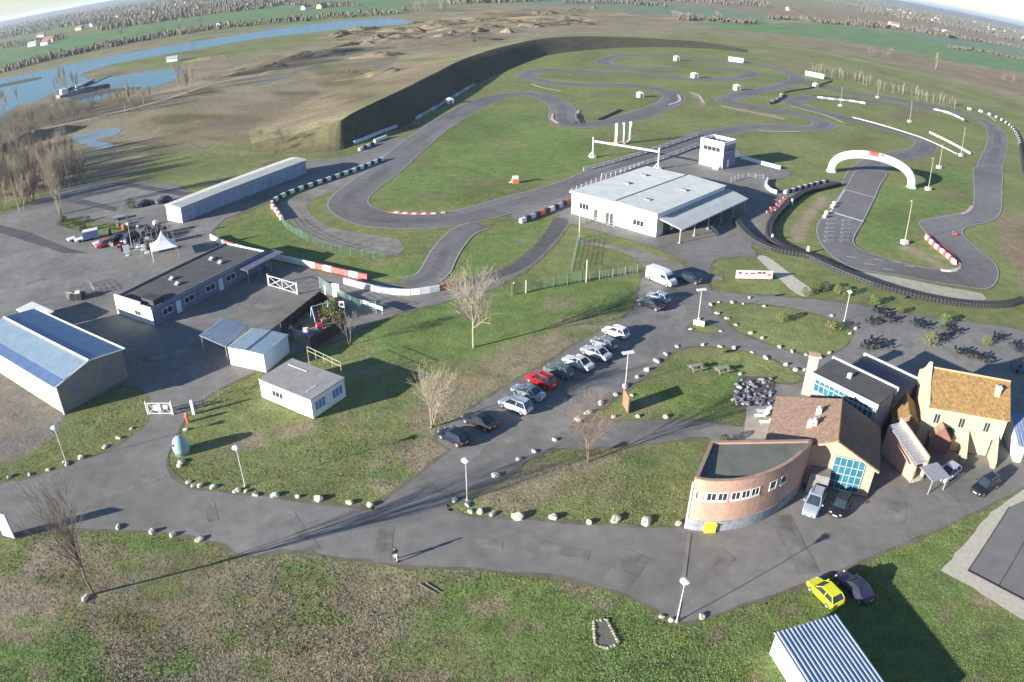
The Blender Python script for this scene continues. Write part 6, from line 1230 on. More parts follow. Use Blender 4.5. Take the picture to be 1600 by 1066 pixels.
make_tree('bare_tree', 'reddish fine-twigged bare tree at the tip of the brick building lawn', P(918, 722), 7.2, seed=9, bark=BARKR, stems=2, kids=(10, 7, 6, 4), spread=.9, thick=.6, fan=.2, minr=.008)
make_tree('bare_tree', 'small grey bare tree beside the play yard fence', P(546, 540), 4.5, seed=10, bark=BARKD, stems=2, kids=(6, 5, 4, 3), spread=.5, thick=.8)
make_tree('bare_tree', 'tall pale bare tree standing out at the corner of the woodland strip', P(95, 336), 15.0, seed=12, bark=BARK, stems=4, kids=(9, 6, 5, 3), spread=.4, thick=.5, up=.6, fan=.2, minr=.018)
# tree kinds for the background, copied
def proto(seed, **k):
    t = make_tree('bare_tree', 'x', (0, -400 - seed * 30, 0), 10.0, seed=seed, **k); return learn(t)
TALL = [proto(30 + i, bark=(BARKD, BARK, BARK, BARKD)[i], stems=2, kids=(10, 5, 0, 0), spread=.16, thick=.8, up=.9, maxd=2, minr=.020, fan=.08) for i in range(4)]
WIDE = [proto(40 + i, bark=(BARKD, BARKR, BARK)[i], stems=4, kids=(7, 6, 4, 0), spread=.7, thick=.6, up=.3, maxd=2, minr=.03, fan=.5) for i in range(3)]
used = set()
def plant(kindlist, x, y, h, label, group, q, name=None):
    t = kindlist[q.randrange(len(kindlist))]; p = P(x, y)
    if t.name not in used:
        used.add(t.name); c = t; c.location = p; c.rotation_euler = (0, 0, q.uniform(0, 6)); c.scale = (h / 10,) * 3; c['label'] = label; c['group'] = group
    else: c = dup(t, p, q.uniform(0, 6), h / 10, label, group)
    return c
q = random.Random(77)
WOOD = [(-30, 340), (30, 332), (60, 318), (95, 300), (140, 288), (138, 262), (100, 248), (60, 250), (-30, 275)]
cnt = 0
while cnt < 120:
    x, y = q.uniform(-30, 140), q.uniform(240, 340)
    if not inside((x, y), WOOD): continue
    plant(TALL + WIDE[:1], x, y, q.uniform(6.5, 10.5), 'bare tree in the dense woodland strip at the left edge', 'trees of the left woodland strip', q); cnt += 1
for (x0, x1, y0, y1, n, h0, h1, kl, lab) in [(82, 122, 128, 152, 9, 9, 14, TALL, 'bare tree in the clump between lake and pond'), (278, 302, 132, 146, 5, 9, 13, TALL, 'bare tree in the group at the right end of the pond'), (0, 30, 160, 178, 6, 8, 11, TALL, 'bare tree on the near lake shore at the left edge'), (150, 240, 152, 178, 16, 4, 8, WIDE + TALL, 'bare tree in the thicket below the pond'), (60, 150, 165, 200, 14, 4, 7, WIDE, 'bare bush on the scrub strip left of the pond'), (25, 60, 190, 240, 9, 5, 9, TALL + WIDE, 'bare tree along the ditch above the woodland strip'),
   (195, 205, 155, 170, 2, 9, 11, TALL, 'pale bare tree standing alone below the pond'), (0, 70, 205, 260, 12, 5, 9, TALL + WIDE, 'bare tree at the far left above the woodland strip'), (400, 525, 215, 238, 14, 2.5, 4.5, WIDE, 'low bare bush at the foot of the short grassy bank'), (640, 705, 14, 20, 12, 9, 14, WIDE, 'dark bare tree beyond the end of the river'), (180, 330, 38, 60, 12, 8, 13, WIDE, 'bare tree on the far river bank'), (1355, 1402, 80, 92, 10, 3.5, 6, WIDE, 'dark bush beyond the right track row'), (1050, 1130, 26, 34, 12, 5, 9, WIDE, 'bush on the far side beyond the track'), (1560, 1600, 118, 130, 7, 5, 8, WIDE, 'bush near the top right edge')]:
    for i in range(n): plant(kl, q.uniform(x0, x1), q.uniform(y0, y1), q.uniform(h0, h1), lab, lab.replace('bare tree', 'trees').replace('bush', 'bushes'), q)
plant(TALL, 1462, 108, 13, 'tall single bare tree beyond the far right track row', 'x', q).pop('group', None) if False else None
t = plant(TALL, 1462, 108, 13, 'tall single bare tree beyond the far right track row', 'single', q); del t['group']
for i in range(52):
    u = i / 51; x = 1265 + 228 * u + q.uniform(-2, 2); y = 112 + 58 * u + q.uniform(-3, 2); plant(TALL[:3], x, y, q.uniform(4, 7), 'slim bare sapling in the long row along the far right track', 'saplings along the far right track', q)
# leafy shrubs
def make_shrub(seed, mat):
    q = random.Random(seed); r = thing('shrub', 'x', 'shrub', (0, -900 - 10 * seed, 0)); o = Vector((0, -900 - 10 * seed, 0)); mb = MB(); ms = MB()
    for i in range(420):
        a, z = q.uniform(0, 2 * PI), q.uniform(.1, 1.1); rad = .62 * math.sin(min(PI, (z + .15) * 2.4)) ** .5 * q.uniform(.35, 1.1) if z < 1.1 else .1; c = o + Vector((rad * math.cos(a), rad * math.sin(a), z)); s = q.uniform(.04, .09); u = Vector((q.uniform(-1, 1), q.uniform(-1, 1), q.uniform(-1, 1))).normalized(); v = u.orthogonal().normalized()
        mb.add([c - u * s, c + v * s * .6, c + u * s, c - v * s * .6], [(0, 1, 2, 3)])
    for i in range(7): a = q.uniform(0, 2 * PI); ms.tube(o, o + Vector((.4 * math.cos(a), .4 * math.sin(a), q.uniform(.6, 1))), .02, .008, 4)
    ms.build('stem', BARKD, r, fix=False); mb.build('foliage', mat, r, fix=False); return learn(r)
SH = [make_shrub(1, M('yellow green leaves', (.12, .125, .035), (.19, .185, .05), 4, .8)), make_shrub(2, M('mid green leaves', (.06, .12, .025), (.11, .18, .04), 4, .8)), make_shrub(3, M('dark evergreen leaves', (.022, .045, .018), (.05, .085, .03), 4, .8))]
for i, (x, y, k, h, lab) in enumerate([(1452, 540, 0, 1.9, 'yellow green shrub between the terrace tables behind the farmhouse'), (1220, 503, 0, 1.5, 'yellow green shrub alone on the island lawn'), (1258, 462, 0, 1.3, 'yellow shrub at the bottom end of the diagonal footpath'), (1272, 456, 1, 1.5, 'green shrub right of the diagonal footpath end'), (1288, 455, 2, 1.6, 'dark shrub on the bank above the terrace lamp'), (1308, 458, 0, 1.3, 'yellow shrub on the bank beside the terrace lamp'), (1322, 462, 1, 1.5, 'green shrub on the bank behind the terrace lamp'), (1366, 476, 1, 1.5, 'green shrub at the left end of the terrace bank'), (1298, 516, 0, 1.4, 'pale shrub at the right tip of the island lawn'), (1312, 517, 1, 1.3, 'green shrub at the right tip of the island lawn'), (1405, 490, 0, 1.2, 'yellowish shrub at the top edge of the terrace'), (1476, 507, 1, 1.6, 'tall pale green shrub at the terrace edge above the tables'), (1540, 540, 0, 1.5, 'olive shrub among the right terrace tables'), (205, 326, 1, 2.2, 'round dark shrub beside the black vehicles in the yard'), (1130, 695, 2, 1.2, 'dark shrub at the upper left corner of the round brick building')]):
    s = SH[k]; p = P(x, y)
    if s.name not in used: used.add(s.name); s.location = p; s.scale = (h,) * 3; s['label'] = lab
    else: dup(s, p, i, h, lab)
for i in range(16):
    x, y = q.uniform(95, 205), q.uniform(344, 364); dup(SH[1 + i % 2], P(x, y), i, q.uniform(.8, 1.5), 'low green shrub on the weedy patch in the gravel yard', 'shrubs on the weedy patch')
# distant woods and hedges read as one mass
def woods():
    q = random.Random(8); mb = MB(); b = bmesh.new(); bmesh.ops.create_icosphere(b, subdivisions=1, radius=1); bv = [v.co.copy() for v in b.verts]; bf = [tuple(v.index for v in f.verts) for f in b.faces]; b.free()
    def clump(p, r, h):
        n = 4; a0 = q.uniform(0, 6); dx, dy = q.uniform(-.15, .15) * h, q.uniform(-.15, .15) * h; vs = []
        for k, z in ((.55, 0), (1, .38), (.6, .75)): vs += [(p.x + dx * z + r * k * math.cos(a0 + 2 * PI * i / n) * q.uniform(.7, 1.3), p.y + dy * z + r * k * math.sin(a0 + 2 * PI * i / n) * q.uniform(.7, 1.3), h * z * q.uniform(.9, 1.1)) for i in range(n)]
        vs.append((p.x + dx, p.y + dy, h)); mb.add(vs, [(l * n + i, l * n + (i + 1) % n, (l + 1) * n + (i + 1) % n, (l + 1) * n + i) for l in range(2) for i in range(n)] + [(2 * n + i, 2 * n + (i + 1) % n, 3 * n) for i in range(n)])
    LN = [([(0, 112), (60, 96), (130, 80), (200, 66), (300, 49), (400, 37), (520, 27), (640, 18)], 120, 3, 4, 8), ([(0, 74), (60, 66), (100, 58)], 30, 3, 5, 9), ([(0, 56), (80, 40), (160, 28), (250, 16), (360, 5), (480, -6)], 200, 7, 8, 16), ([(0, 44), (100, 26), (200, 10), (320, -4)], 170, 5, 10, 20), ([(150, 45), (230, 33), (300, 22), (400, 10), (460, 0)], 130, 5, 7, 13), ([(700, 4), (800, 0), (900, -4), (1000, -4), (1100, 2), (1200, 8)], 110, 4, 7, 13), ([(880, 4), (960, 4), (1040, 10)], 30, 2, 5, 8), ([(1060, 30), (1100, 31), (1180, 37)], 40, 2, 4, 7), ([(1200, 29), (1245, 31)], 20, 1, 4, 7), ([(1320, 36), (1400, 42), (1480, 55), (1500, 58)], 70, 4, 6, 11), ([(1340, 8), (1400, 18), (1480, 33), (1600, 58), (1660, 72)], 260, 10, 8, 15), ([(1400, 8), (1500, 28), (1600, 48), (1680, 64)], 220, 5, 9, 18), ([(1290, 2), (1340, 10), (1420, 26)], 60, 3, 6, 11), ([(1480, 74), (1540, 82), (1600, 94)], 26, 1, 3, 6), ([(1500, 60), (1560, 68), (1640, 84)], 40, 2, 5, 9), ([(1250, 30), (1290, 36), (1320, 38)], 16, 1.5, 5, 9), ([(420, 2), (500, 10), (560, 8)], 30, 3, 6, 10)]
    for px, n, js, h0, h1 in LN:
        n *= 4
        for i in range(n):
            u = (i + q.random()) / n * (len(px) - 1); k = min(len(px) - 2, int(u)); x = px[k][0] + (px[k + 1][0] - px[k][0]) * (u - k); y = px[k][1] + (px[k + 1][1] - px[k][1]) * (u - k)
            d = ray(x, y + q.uniform(-js, js))
            if d.z > -.0085: continue
            t = CAMH / -d.z; p = Vector((d.x * t, d.y * t, 0)); D_ = t; h = q.uniform(h0, h1); clump(p, h * q.uniform(.16, .34) + D_ * .0002, h * q.uniform(.45, 1.0))
    o = mb.build('distant_woodland', M('bare winter woodland', (.075, .066, .048), (.15, .13, .095), .02, 1, detail=6), loc=(0, 0, 0), fix=False); o['kind'] = 'stuff'; o['label'] = 'far brownish hedges and woods between the fields and the hills'
woods()
# scattered houses
def make_house(col, rc, seed):
    r = thing('far_house', 'x', 'house', (0, -1500 - 60 * seed, 0)); o = Vector((0, -1500 - 60 * seed, 0)); mb = MB(); mb.add([o + Vector(v) for v in [(-7, -4, 0), (7, -4, 0), (7, 4, 0), (-7, 4, 0), (-7, -4, 4.2), (7, -4, 4.2), (7, 4, 4.2), (-7, 4, 4.2), (-7, 0, 6.6), (7, 0, 6.6)]], [(0, 1, 5, 4), (1, 2, 6, 9, 5), (2, 3, 7, 6), (3, 0, 4, 8, 7), (4, 5, 9, 8), (6, 7, 8, 9)]); mb.build('wall', col, r)
    mb = MB(); mb.slab([o + Vector(v) for v in [(-7.5, -4.8, 4.1), (7.5, -4.8, 4.1), (7.5, 0, 7), (-7.5, 0, 7)]], .3); mb.slab([o + Vector(v) for v in [(-7.5, 0, 7), (7.5, 0, 7), (7.5, 4.8, 4.1), (-7.5, 4.8, 4.1)]], .3); mb.build('roof', rc, r); return learn(r)
HS = [make_house(OFFW, TILE, 1), make_house(PLASTER, TILE, 2), make_house(WHITE, ROOFW, 3)]
HP = [(65, 58, 'farm'), (78, 66, 'farm'), (52, 72, 'farm'), (72, 70, 'farm'), (125, 47, 'farm'), (147, 41, 'farm'), (342, 40, 'bank'), (357, 38, 'bank'), (270, 96, 'bank'), (478, 15, 'field'), (502, 13, 'field'), (424, 4, 'field'), (512, 12, 'field'), (1235, 17, 'right'), (1393, 39, 'right'), (1398, 42, 'right'), (1462, 49, 'right'), (1475, 51, 'right'), (1482, 52, 'right')] + [(q.uniform(1385, 1640), None, 'town') for _ in range(46)] + [(q.uniform(100, 330), None, 'hill') for _ in range(14)]
GN = {'farm': 'farm houses at the upper left', 'bank': 'huts beyond the river', 'field': 'houses on the far green field', 'right': 'houses beyond the right fields', 'town': 'houses of the town at the upper right', 'hill': 'houses below the left hills'}
LB = {'farm': 'white farm house in the cluster at the upper left', 'bank': 'small white hut on the river bank', 'field': 'tiny white house on the far green field', 'right': 'pale house beyond the green field at the upper right', 'town': 'tiny pale house in the hazy town at the upper right', 'hill': 'tiny pale house below the hazy hills at the upper left'}
for i, (x, y, g) in enumerate(HP):
    if g == 'town': y = 12 + (x - 1385) * .19 + q.uniform(-6, 10)
    if g == 'hill': y = 36 - (x - 100) * .14 + q.uniform(-6, 6)
    d = ray(x, y)
    if d.z > -.0088: continue
    t = CAMH / -d.z; h = HS[i % 3]; k = q.uniform(.8, 1.3) * (1.3 if g in ('town', 'hill') else 1) * (1.2 if g == 'farm' else 1) * (.5 if g == 'bank' else 1) * (.6 if g in ('town', 'hill') else 1)
    if h.name not in used: used.add(h.name); h.location = (d.x * t, d.y * t, 0); h.scale = (k,) * 3; h['label'] = LB[g]; h['group'] = GN[g]
    else: dup(h, (d.x * t, d.y * t, 0), q.uniform(0, 3), k, LB[g], GN[g])

# ---------------------------------------------------------------- yard clutter, terrace, infield huts
def yardcar(kind, col, pn, pt, label, cat='car'):
    a, b = P(*pn, .6), P(*pt, .6); d = a - b; c = make_car('parked_car', label, cat, paint('yard paint %d' % len(MATS), col), kind); c.location = ((a.x + b.x) / 2, (a.y + b.y) / 2, .06); c.rotation_euler = (0, 0, math.atan2(d.y, d.x))
yardcar('saloon', (.015, .015, .02), (212, 322), (240, 314), 'black car with bright lamps near the end wall of the long shed')
yardcar('hatch', (.02, .022, .03), (243, 317), (268, 309), 'dark car closest to the long shed in the yard')
yardcar('hatch', (.48, .05, .05), (153, 384), (172, 378), 'faded red car at the left of the dark vehicles in the yard')
yardcar('saloon', (.015, .013, .018), (170, 377), (192, 368), 'black car right of the faded red car in the yard')
yardcar('suv', (.03, .03, .045), (190, 376), (212, 367), 'dark off-roader second right of the red car in the yard')
def trailer(px, L, az, label, box=True, mat=BLUEL):
    p = P(*px); r = thing('trailer', label, 'trailer', p); d = Vector((math.cos(az), math.sin(az))); mb = MB(); mb.box(p, d, L, 1.9, .45, 2.1 if box else .75); mb.build('trailer_body', mat, r); s = Vector((-d.y, d.x, 0))
    if box: mb = MB(); mb.box(p, d, L + .1, 2.0, 2.1, 2.2); mb.build('roof', WHITE, r)
    for k in (-1, 1): mb = MB(); mb.tube(p + s * k * .92 + Vector((0, 0, .32)), p + s * k * 1.08 + Vector((0, 0, .32)), .32, n=10); mb.build('wheel', BLACK, r)
    mb = MB(); mb.tube(p + Vector((d.x, d.y, 0)) * L / 2 + Vector((0, 0, .5)), p + Vector((d.x, d.y, 0)) * (L / 2 + 1.2) + Vector((0, 0, .45)), .05, n=5); mb.build('drawbar', STEEL, r)
trailer((143, 374), 3.4, .5, 'blue grey box trailer with white roof left of the red car', mat=M('blue grey trailer side', (.16, .19, .33), (.24, .27, .42), 1)); trailer((186, 343), 2.8, .5, 'grey flat trailer on the edge of the weedy patch', False, STEEL); trailer((112, 377), 1.8, .8, 'small white trailer at the left end of the vehicle row', False, WHITE); trailer((124, 378), 1.8, .8, 'second small white trailer next to the blue grey box trailer', False, WHITE); trailer((152, 384), 1.5, .8, 'small white trailer in front of the faded red car', False, OFFW)
def rack(px, n, az, label):
    p = P(*px); r = thing('kart_rack', label, 'rack', p); d = Vector((math.cos(az), math.sin(az), 0)); s = Vector((-d.y, d.x, 0)); mb = MB(); L = n * 1.1
    for u in range(n + 1):
        for k in (0, 1): b = p + d * u * 1.1 + s * k * 1.6; mb.tube(b, b + Vector((0, 0, 1.9)), .05, n=4)
    for z in (.3, 1.0, 1.7):
        for k in (0, 1): mb.tube(p + s * k * 1.6 + Vector((0, 0, z)), p + d * L + s * k * 1.6 + Vector((0, 0, z)), .04, n=4)
    mb.build('frame', STEEL, r); q = random.Random(n)
    for u in range(n):
        for z in (.34, 1.04, 1.74):
            if q.random() < .25: continue
            b = p + d * (u * 1.1 + .55) + s * .8; mb = MB(); mb.box(b, s, 1.5, .85, z, z + .14); mb.box(b + s * q.uniform(-.3, .3), s, .5, .5, z + .14, z + .4); mb.build('stored_kart', q.choice((TRIM, TRIM, DWOOD, PLR, OFFW)), r)
rack((212, 392), 5, .5, 'steel rack of stored karts left of the white tent'); rack((222, 379), 4, .5, 'steel rack of stored karts behind the tent'); 
rack((232, 372), 4, .5, 'steel rack of stored karts right behind the dark off-roader'); rack((240, 386), 4, .5, 'steel rack of stored karts directly left of the tent peak'); rack((222, 401), 3, .5, 'short steel rack of stored karts nearest the flat roofed block')
q3 = random.Random(21)
for i in range(26):
    p = P(q3.uniform(172, 262), q3.uniform(350, 404)); m_ = q3.choice((TRIM, TRIM, DWOOD, STEEL, OFFW, PLR)); mb = MB(); hh2 = q3.uniform(.4, 1.2); mb.box(p, (1, q3.uniform(-1, 1)), q3.uniform(.5, 1.3), q3.uniform(.4, .9), .04, hh2); mb.box(p + Vector((q3.uniform(-.2, .2), q3.uniform(-.2, .2), 0)), (1, q3.uniform(-1, 1)), .4, .35, hh2, hh2 + .25); tag(mb.build('paddock_crate', m_, loc=p), 'box or crate in the clutter of karts left of the white tent', 'crate', 'clutter left of the tent')
b = P(199, 400); r = thing('notice_stand', 'white notice stand left of the kart rack', 'stand', b); mb = MB(); mb.box(b, (1, .5), 1.3, .1, .6, 2.3); mb.build('panel', WHITE, r); mb = MB(); mb.box(b + Vector((.1, -.1, 0)), (1, .5), .8, .6, 0, .2); mb.tube(b, b + Vector((0, 0, .7)), .05, n=5); mb.build('stand_foot', WHITE, r)
b = P(122, 467); r = thing('waste_skip', 'black waste skip in the wire pen by the warehouse', 'skip', b); mb = MB(); mb.prism([(b.x - 1.3, b.y - .8), (b.x + 1.3, b.y - .8), (b.x + 1.3, b.y + .8), (b.x - 1.3, b.y + .8)], 0, 1.1); mb.build('skip_body', TRIM, r); mb = MB(); mb.box(b + Vector((.2, 0, 0)), (1, .2), 1.0, .7, 1.1, 1.5); mb.build('rubbish', OFFW, r)
# play yard
def plank_fence(pa, pb, h, nm, label, mat=DWOOD):
    a, b = P(*pa), P(*pb); d = b - a; r = thing('timber_fence', label, 'fence', a); mb = MB(); L = d.length; dn = d.normalized(); n = int(L / .2)
    for k in range(n): c = a + dn * (k + .5) * L / n; mb.box(c + Vector((-dn.y, dn.x, 0)) * (.015 * (k % 2)), dn, L / n * .93, .04, .05, h + .03 * (k % 3))
    mb.build('planks', mat, r); 
    for k in range(int(L / 2) + 1): q_ = a + dn * min(L, k * 2.0) + Vector((dn.y, -dn.x, 0)) * .1; mb = MB(); mb.box(q_, dn, .12, .12, 0, h + .12); mb.build('post', mat, r)
plank_fence((440, 523), (503, 471), 1.9, 0, 'dark plank fence on the yard side of the play yard'); plank_fence((486, 546), (545, 512), 1.9, 0, 'dark plank fence on the lawn side of the play yard'); plank_fence((503, 471), (540, 490), 1.5, 0, 'short dark plank fence at the far end of the play yard')
sheet('sand_floor', M('sandy play yard floor', (.22, .17, .10), (.33, .26, .16), 1, .95), W([(446, 526), (503, 474), (541, 494), (544, 510), (486, 544)]), z=.07, edge=.05, smooth=0)
b = P(490, 507); r = thing('swing_frame', 'white and blue A-shaped swing frame in the play yard', 'swing', b); mb = MB(); e = Vector((2.2, 1.6, 0)); s = Vector((-.7, .9, 0))
for c in (b, b + e):
    for k in (-1, 1): mb.tube(c + s * k, c + Vector((0, 0, 2.9)), .07, n=5)
mb.tube(b + Vector((0, 0, 2.9)), b + e + Vector((0, 0, 2.9)), .07, n=5); mb.build('frame', M('pale blue tube', (.45, .5, .62), (.6, .64, .72), 2, .5), r)
for k in (.35, .65): mb = MB(); c = b + e * k; mb.tube(c + Vector((0, 0, 2.9)), c + Vector((0, 0, .6)), .02, n=4); mb.box(c, e, .5, .25, .5, .58); mb.build('swing_seat', RED, r)
b = P(475, 530); r = thing('slide', 'purple blue slide in the near corner of the play yard', 'slide', b); mb = MB(); mb.slab([b + Vector((-1.6, -.4, 1.7)), b + Vector((1.4, -.2, .3)), b + Vector((1.3, .4, .3)), b + Vector((-1.7, .2, 1.7))], .08); mb.build('chute', M('purple plastic', (.12, .10, .30), (.18, .15, .38), 2, .4), r); mb = MB()
for x in (-1.6, -1.9):
    for y in (-.35, .2): mb.tube(b + Vector((x, y, 0)), b + Vector((x, y, 2.2)), .05, n=5)
for z in (.4, .8, 1.2, 1.6): mb.tube(b + Vector((-1.9, -.35, z)), b + Vector((-1.9, .2, z)), .03, n=4)
mb.build('ladder', DWOOD, r)
for i, (x, y) in enumerate([(512, 497), (522, 500), (516, 489), (528, 496)]): dup(SH[0 if i % 2 else 1], P(x, y), i, 1.9, 'ochre bush in the sunny corner of the play yard', 'bushes in the play yard')
b = P(536, 497); r = thing('ladder_sign', 'white ladder-like sign frame at the play yard corner', 'sign', b); mb = MB()
for k in (-.35, .35): mb.tube(b + Vector((k, 0, 0)), b + Vector((k, 0, 2.6)), .06, n=5)
for z in (.9, 1.7, 2.5): mb.box(b, (1, 0), .8, .1, z, z + .28)
mb.build('frame', WHITE, r)
b = P(526, 465); r = thing('pallet_stand', 'tall white panel stand at the end of the yard barrier', 'panel', b); mb = MB(); mb.box(b, (1, -.3), 1.3, .12, .1, 2.4); mb.build('panel', WHITE, r); mb = MB(); c = b + Vector((-1.7, -.2, 0)); mb.box(c, (1, -.6), .25, .15, 0, 2.2); mb.build('side_post', WHITE, r)
for i, (x, y) in enumerate([(470, 514), (478, 519), (500, 512), (507, 506), (494, 524)]): p = P(x, y); mb = MB(); mb.box(p, (1, .2 * i), .8, .6, .08, .55 + .1 * i); tag(mb.build('play_crate', [DWOOD, OFFW, RED, STEEL, BLUEP][i], loc=p), ['dark', 'white', 'red', 'grey', 'blue'][i] + ' box lying in the shade of the play yard', 'box')
# terrace furniture
def make_table():
    r = thing('terrace_table', 'x', 'table', (0, -2000, 0)); o = Vector((0, -2000, 0)); mb = MB(); mb.lathe(o, [(.55, .70), (.58, .73), (.58, .76), (.55, .77)], 14); mb.build('table_top', TRIM, r); mb = MB(); mb.lathe(o, [(.3, 0), (.28, .04), (.05, .08), (.05, .70)], 8); mb.build('leg', TRIM, r); return learn(r)
def make_chair():
    r = thing('terrace_chair', 'x', 'chair', (0, -2010, 0)); o = Vector((0, -2010, 0)); mb = MB(); mb.box(o, (1, 0), .46, .46, .43, .47); mb.build('seat', TRIM, r); mb = MB(); mb.box(o + Vector((-.22, 0, 0)), (1, 0), .04, .46, .47, .92); mb.build('backrest', TRIM, r)
    for x in (-.2, .2):
        for y in (-.2, .2): mb = MB(); mb.tube(o + Vector((x, y, 0)), o + Vector((x, y, .43)), .02, n=4); mb.build('leg', TRIM, r)
    return learn(r)
TB, CHR = make_table(), make_chair(); first = True
TS = [(1373, 489), (1381, 496), (1362, 506), (1392, 503), (1430, 508), (1443, 513), (1480, 516), (1492, 521), (1472, 530), (1366, 538), (1378, 544), (1355, 545), (1500, 553), (1514, 558), (1528, 560), (1540, 566), (1560, 530), (1585, 543), (1594, 550), (1588, 582)]
for i, (x, y) in enumerate(TS):
    p = P(x, y); p.z = .03; lab = 'dark round table on the terrace, %s from the left' % nth(sorted(TS).index((x, y)), len(TS)); g = 'dark tables on the terrace'
    if first: TB.location = p; TB['label'] = lab; TB['group'] = g
    else: dup(TB, p, 0, 1, lab, g)
    for k in range(4):
        a = k * PI / 2 + i * .7 + q.uniform(-.2, .2); pp = p + Vector((math.cos(a) * .95, math.sin(a) * .95, 0)); lab = 'dark chair drawn up to a round terrace table'; g = 'dark chairs around the terrace tables'
        if first: CHR.location = pp; CHR.rotation_euler = (0, 0, a + PI); CHR['label'] = lab; CHR['group'] = g; first = False
        else: dup(CHR, pp, a + PI, 1, lab, g)
for x, y, lab in ((1087, 578, 'left wooden picnic table on the terrace lawn'), (1128, 582, 'right wooden picnic table on the terrace lawn')):
    p = P(x, y); r = thing('picnic_table', lab, 'table', p); d = Vector((1, .35)).normalized(); s = Vector((-d.y, d.x, 0)); pw = M('weathered grey timber', (.22, .19, .16), (.32, .28, .24), 3)
    mb = MB(); mb.box(p, d, 1.9, .75, .72, .77); mb.build('table_top', pw, r)
    for k in (-1, 1): mb = MB(); mb.box(p + s * k * .72, d, 1.9, .28, .42, .46); mb.build('bench', pw, r)
    for k in (-1, 1):
        mb = MB(); c = p + Vector((d.x, d.y, 0)) * k * .7
        for j in (-1, 1): mb.tube(c + s * j * .65, c + s * j * .2 + Vector((0, 0, .72)), .05, n=4)
        mb.tube(c - s * .8 + Vector((0, 0, .4)), c + s * .8 + Vector((0, 0, .4)), .045, n=4); mb.build('leg_frame', pw, r)
# sun loungers / chairs on the patio
for i, (x, y) in enumerate([(1188, 652), (1196, 662), (1192, 645)]):
    p = P(x, y); r = thing('patio_chair', ['white lounger in the middle of the patio left of the tiled roof', 'white lounger nearest the brick building on the patio', 'white lounger at the top of the patio beside the rubble'][i], 'lounger', p); mb = MB(); mb.slab([p + Vector(v) for v in ((-.8, -.3, .35), (.4, -.3, .35), (.4, .3, .35), (-.8, .3, .35))], .06); mb.build('seat', WHITE, r); mb = MB(); mb.slab([p + Vector(v) for v in ((.4, -.3, .35), (1.0, -.3, .85), (1.0, .3, .85), (.4, .3, .35))], .06); mb.build('backrest', WHITE, r)
    for a_ in (-.7, .5):
        for b_ in (-.25, .25): mb = MB(); mb.tube(p + Vector((a_, b_, 0)), p + Vector((a_, b_, .3)), .025, n=4); mb.build('leg', WHITE, r)
# marshal huts in the infield
def hut(x, y, s, h, label, mat=WHITE):
    p = P(x, y); r = thing('marshal_hut', label, 'hut', p); mb = MB(); mb.box(p, (1, .4), s, s, 0, h); mb.build('wall', mat, r); mb = MB(); u = Vector((1, .4, 0)).normalized(); v = Vector((-u.y, u.x, 0)); k = s * .58
    mb.add([p + u * a * k + v * b_ * k + Vector((0, 0, h)) for a, b_ in ((-1, -1), (1, -1), (1, 1), (-1, 1))] + [p + Vector((0, 0, h + .7))], [(0, 1, 4), (1, 2, 4), (2, 3, 4), (3, 0, 4), (3, 2, 1, 0)]); mb.build('roof', mat, r)
    mb = MB(); mb.box(p - v * (s / 2 + .02), u, s * .45, .05, 0, h * .8); mb.build('door', GREYW, r)
hut(1057, 95, 2.6, 2.4, 'small white hut in the farthest loop of the track'); hut(1085, 122, 2.6, 2.2, 'small white hut below the innermost far loop'); hut(1151, 141, 2.4, 2.2, 'white hut on the grass left of the far right bend'); hut(1000, 152, 2.2, 1.7, 'white hut in the middle loop infield'); hut(703, 162, 2.2, 1.7, 'white hut at the bank foot where the track turns away'); hut(1274, 136, 2.2, 1.6, 'white hut at the far right narrow grass wedge')
b = P(805, 286); r = thing('marshal_post', 'orange and white marshal post in the big hairpin infield', 'post', b); mb = MB(); mb.box(b, (1, .3), 1.6, 1.1, 0, 1.0); mb.build('base', M('orange panel', (.55, .16, .06), (.65, .22, .1), 2), r); mb = MB(); mb.box(b + Vector((.1, .1, 0)), (1, .3), 1.2, .7, 1.0, 1.7); mb.tube(b + Vector((-1.4, -.3, .2)), b + Vector((1.5, .4, .5)), .15, n=6); mb.build('panel', WHITE, r)
def tyre_line(pxs, label, mat=CONC, L=1.2):
    block_row('tyre_stack', pxs, L, .7, .7, lambda i, n: (mat, 'pale'), '%s %s block from the left ' + label, 'tyre stack', 'tyre blocks ' + label)
block_row('tyre_stack', [(1201, 163), (1212, 158), (1222, 151), (1216, 147)], 2.6, .9, 1.2, lambda i, n: (PLK, 'black') if i % 3 == 0 else (M('mossy pale tyre', (.36, .36, .22), (.5, .5, .36), 2), 'pale'), '%s %s tyre block from the left of the hook on the far right track', 'tyre stack', 'hook of tyres on the far right track')
tyre_wall([(1225, 145), (1240, 142), (1262, 139), (1285, 132), (1300, 127)], 'thin dark tyre line between the far right bends', h=.6, step=1.5)
tyre_wall([(902, 180), (903, 188), (907, 193)], 'short dark tyre line inside the S bend', h=.6, step=1.0); tyre_wall([(935, 188), (955, 179), (970, 172)], 'dark tyre line at the grass wedge after the S bend', h=.6, step=1.2)
tyre_wall([(1270, 150), (1300, 152), (1340, 156)], 'dark tyre line in front of the far dotted row', h=.6, step=1.5)
for i, (x, y) in enumerate([(1303, 320), (1300, 325), (1291, 335), (1288, 341)]): p = P(x, y); mb = MB(); mb.lathe(p, [(.4, 0), (.5, .3), (.45, .7), (.2, .9)], 8); tag(mb.build('marker_cone', M('pale yellow marker', (.55, .53, .34), (.7, .68, .5), 2), loc=p), '%s pale yellow marker from the top beside the starting line' % ORD[i], 'marker', 'pale markers beside the starting line')
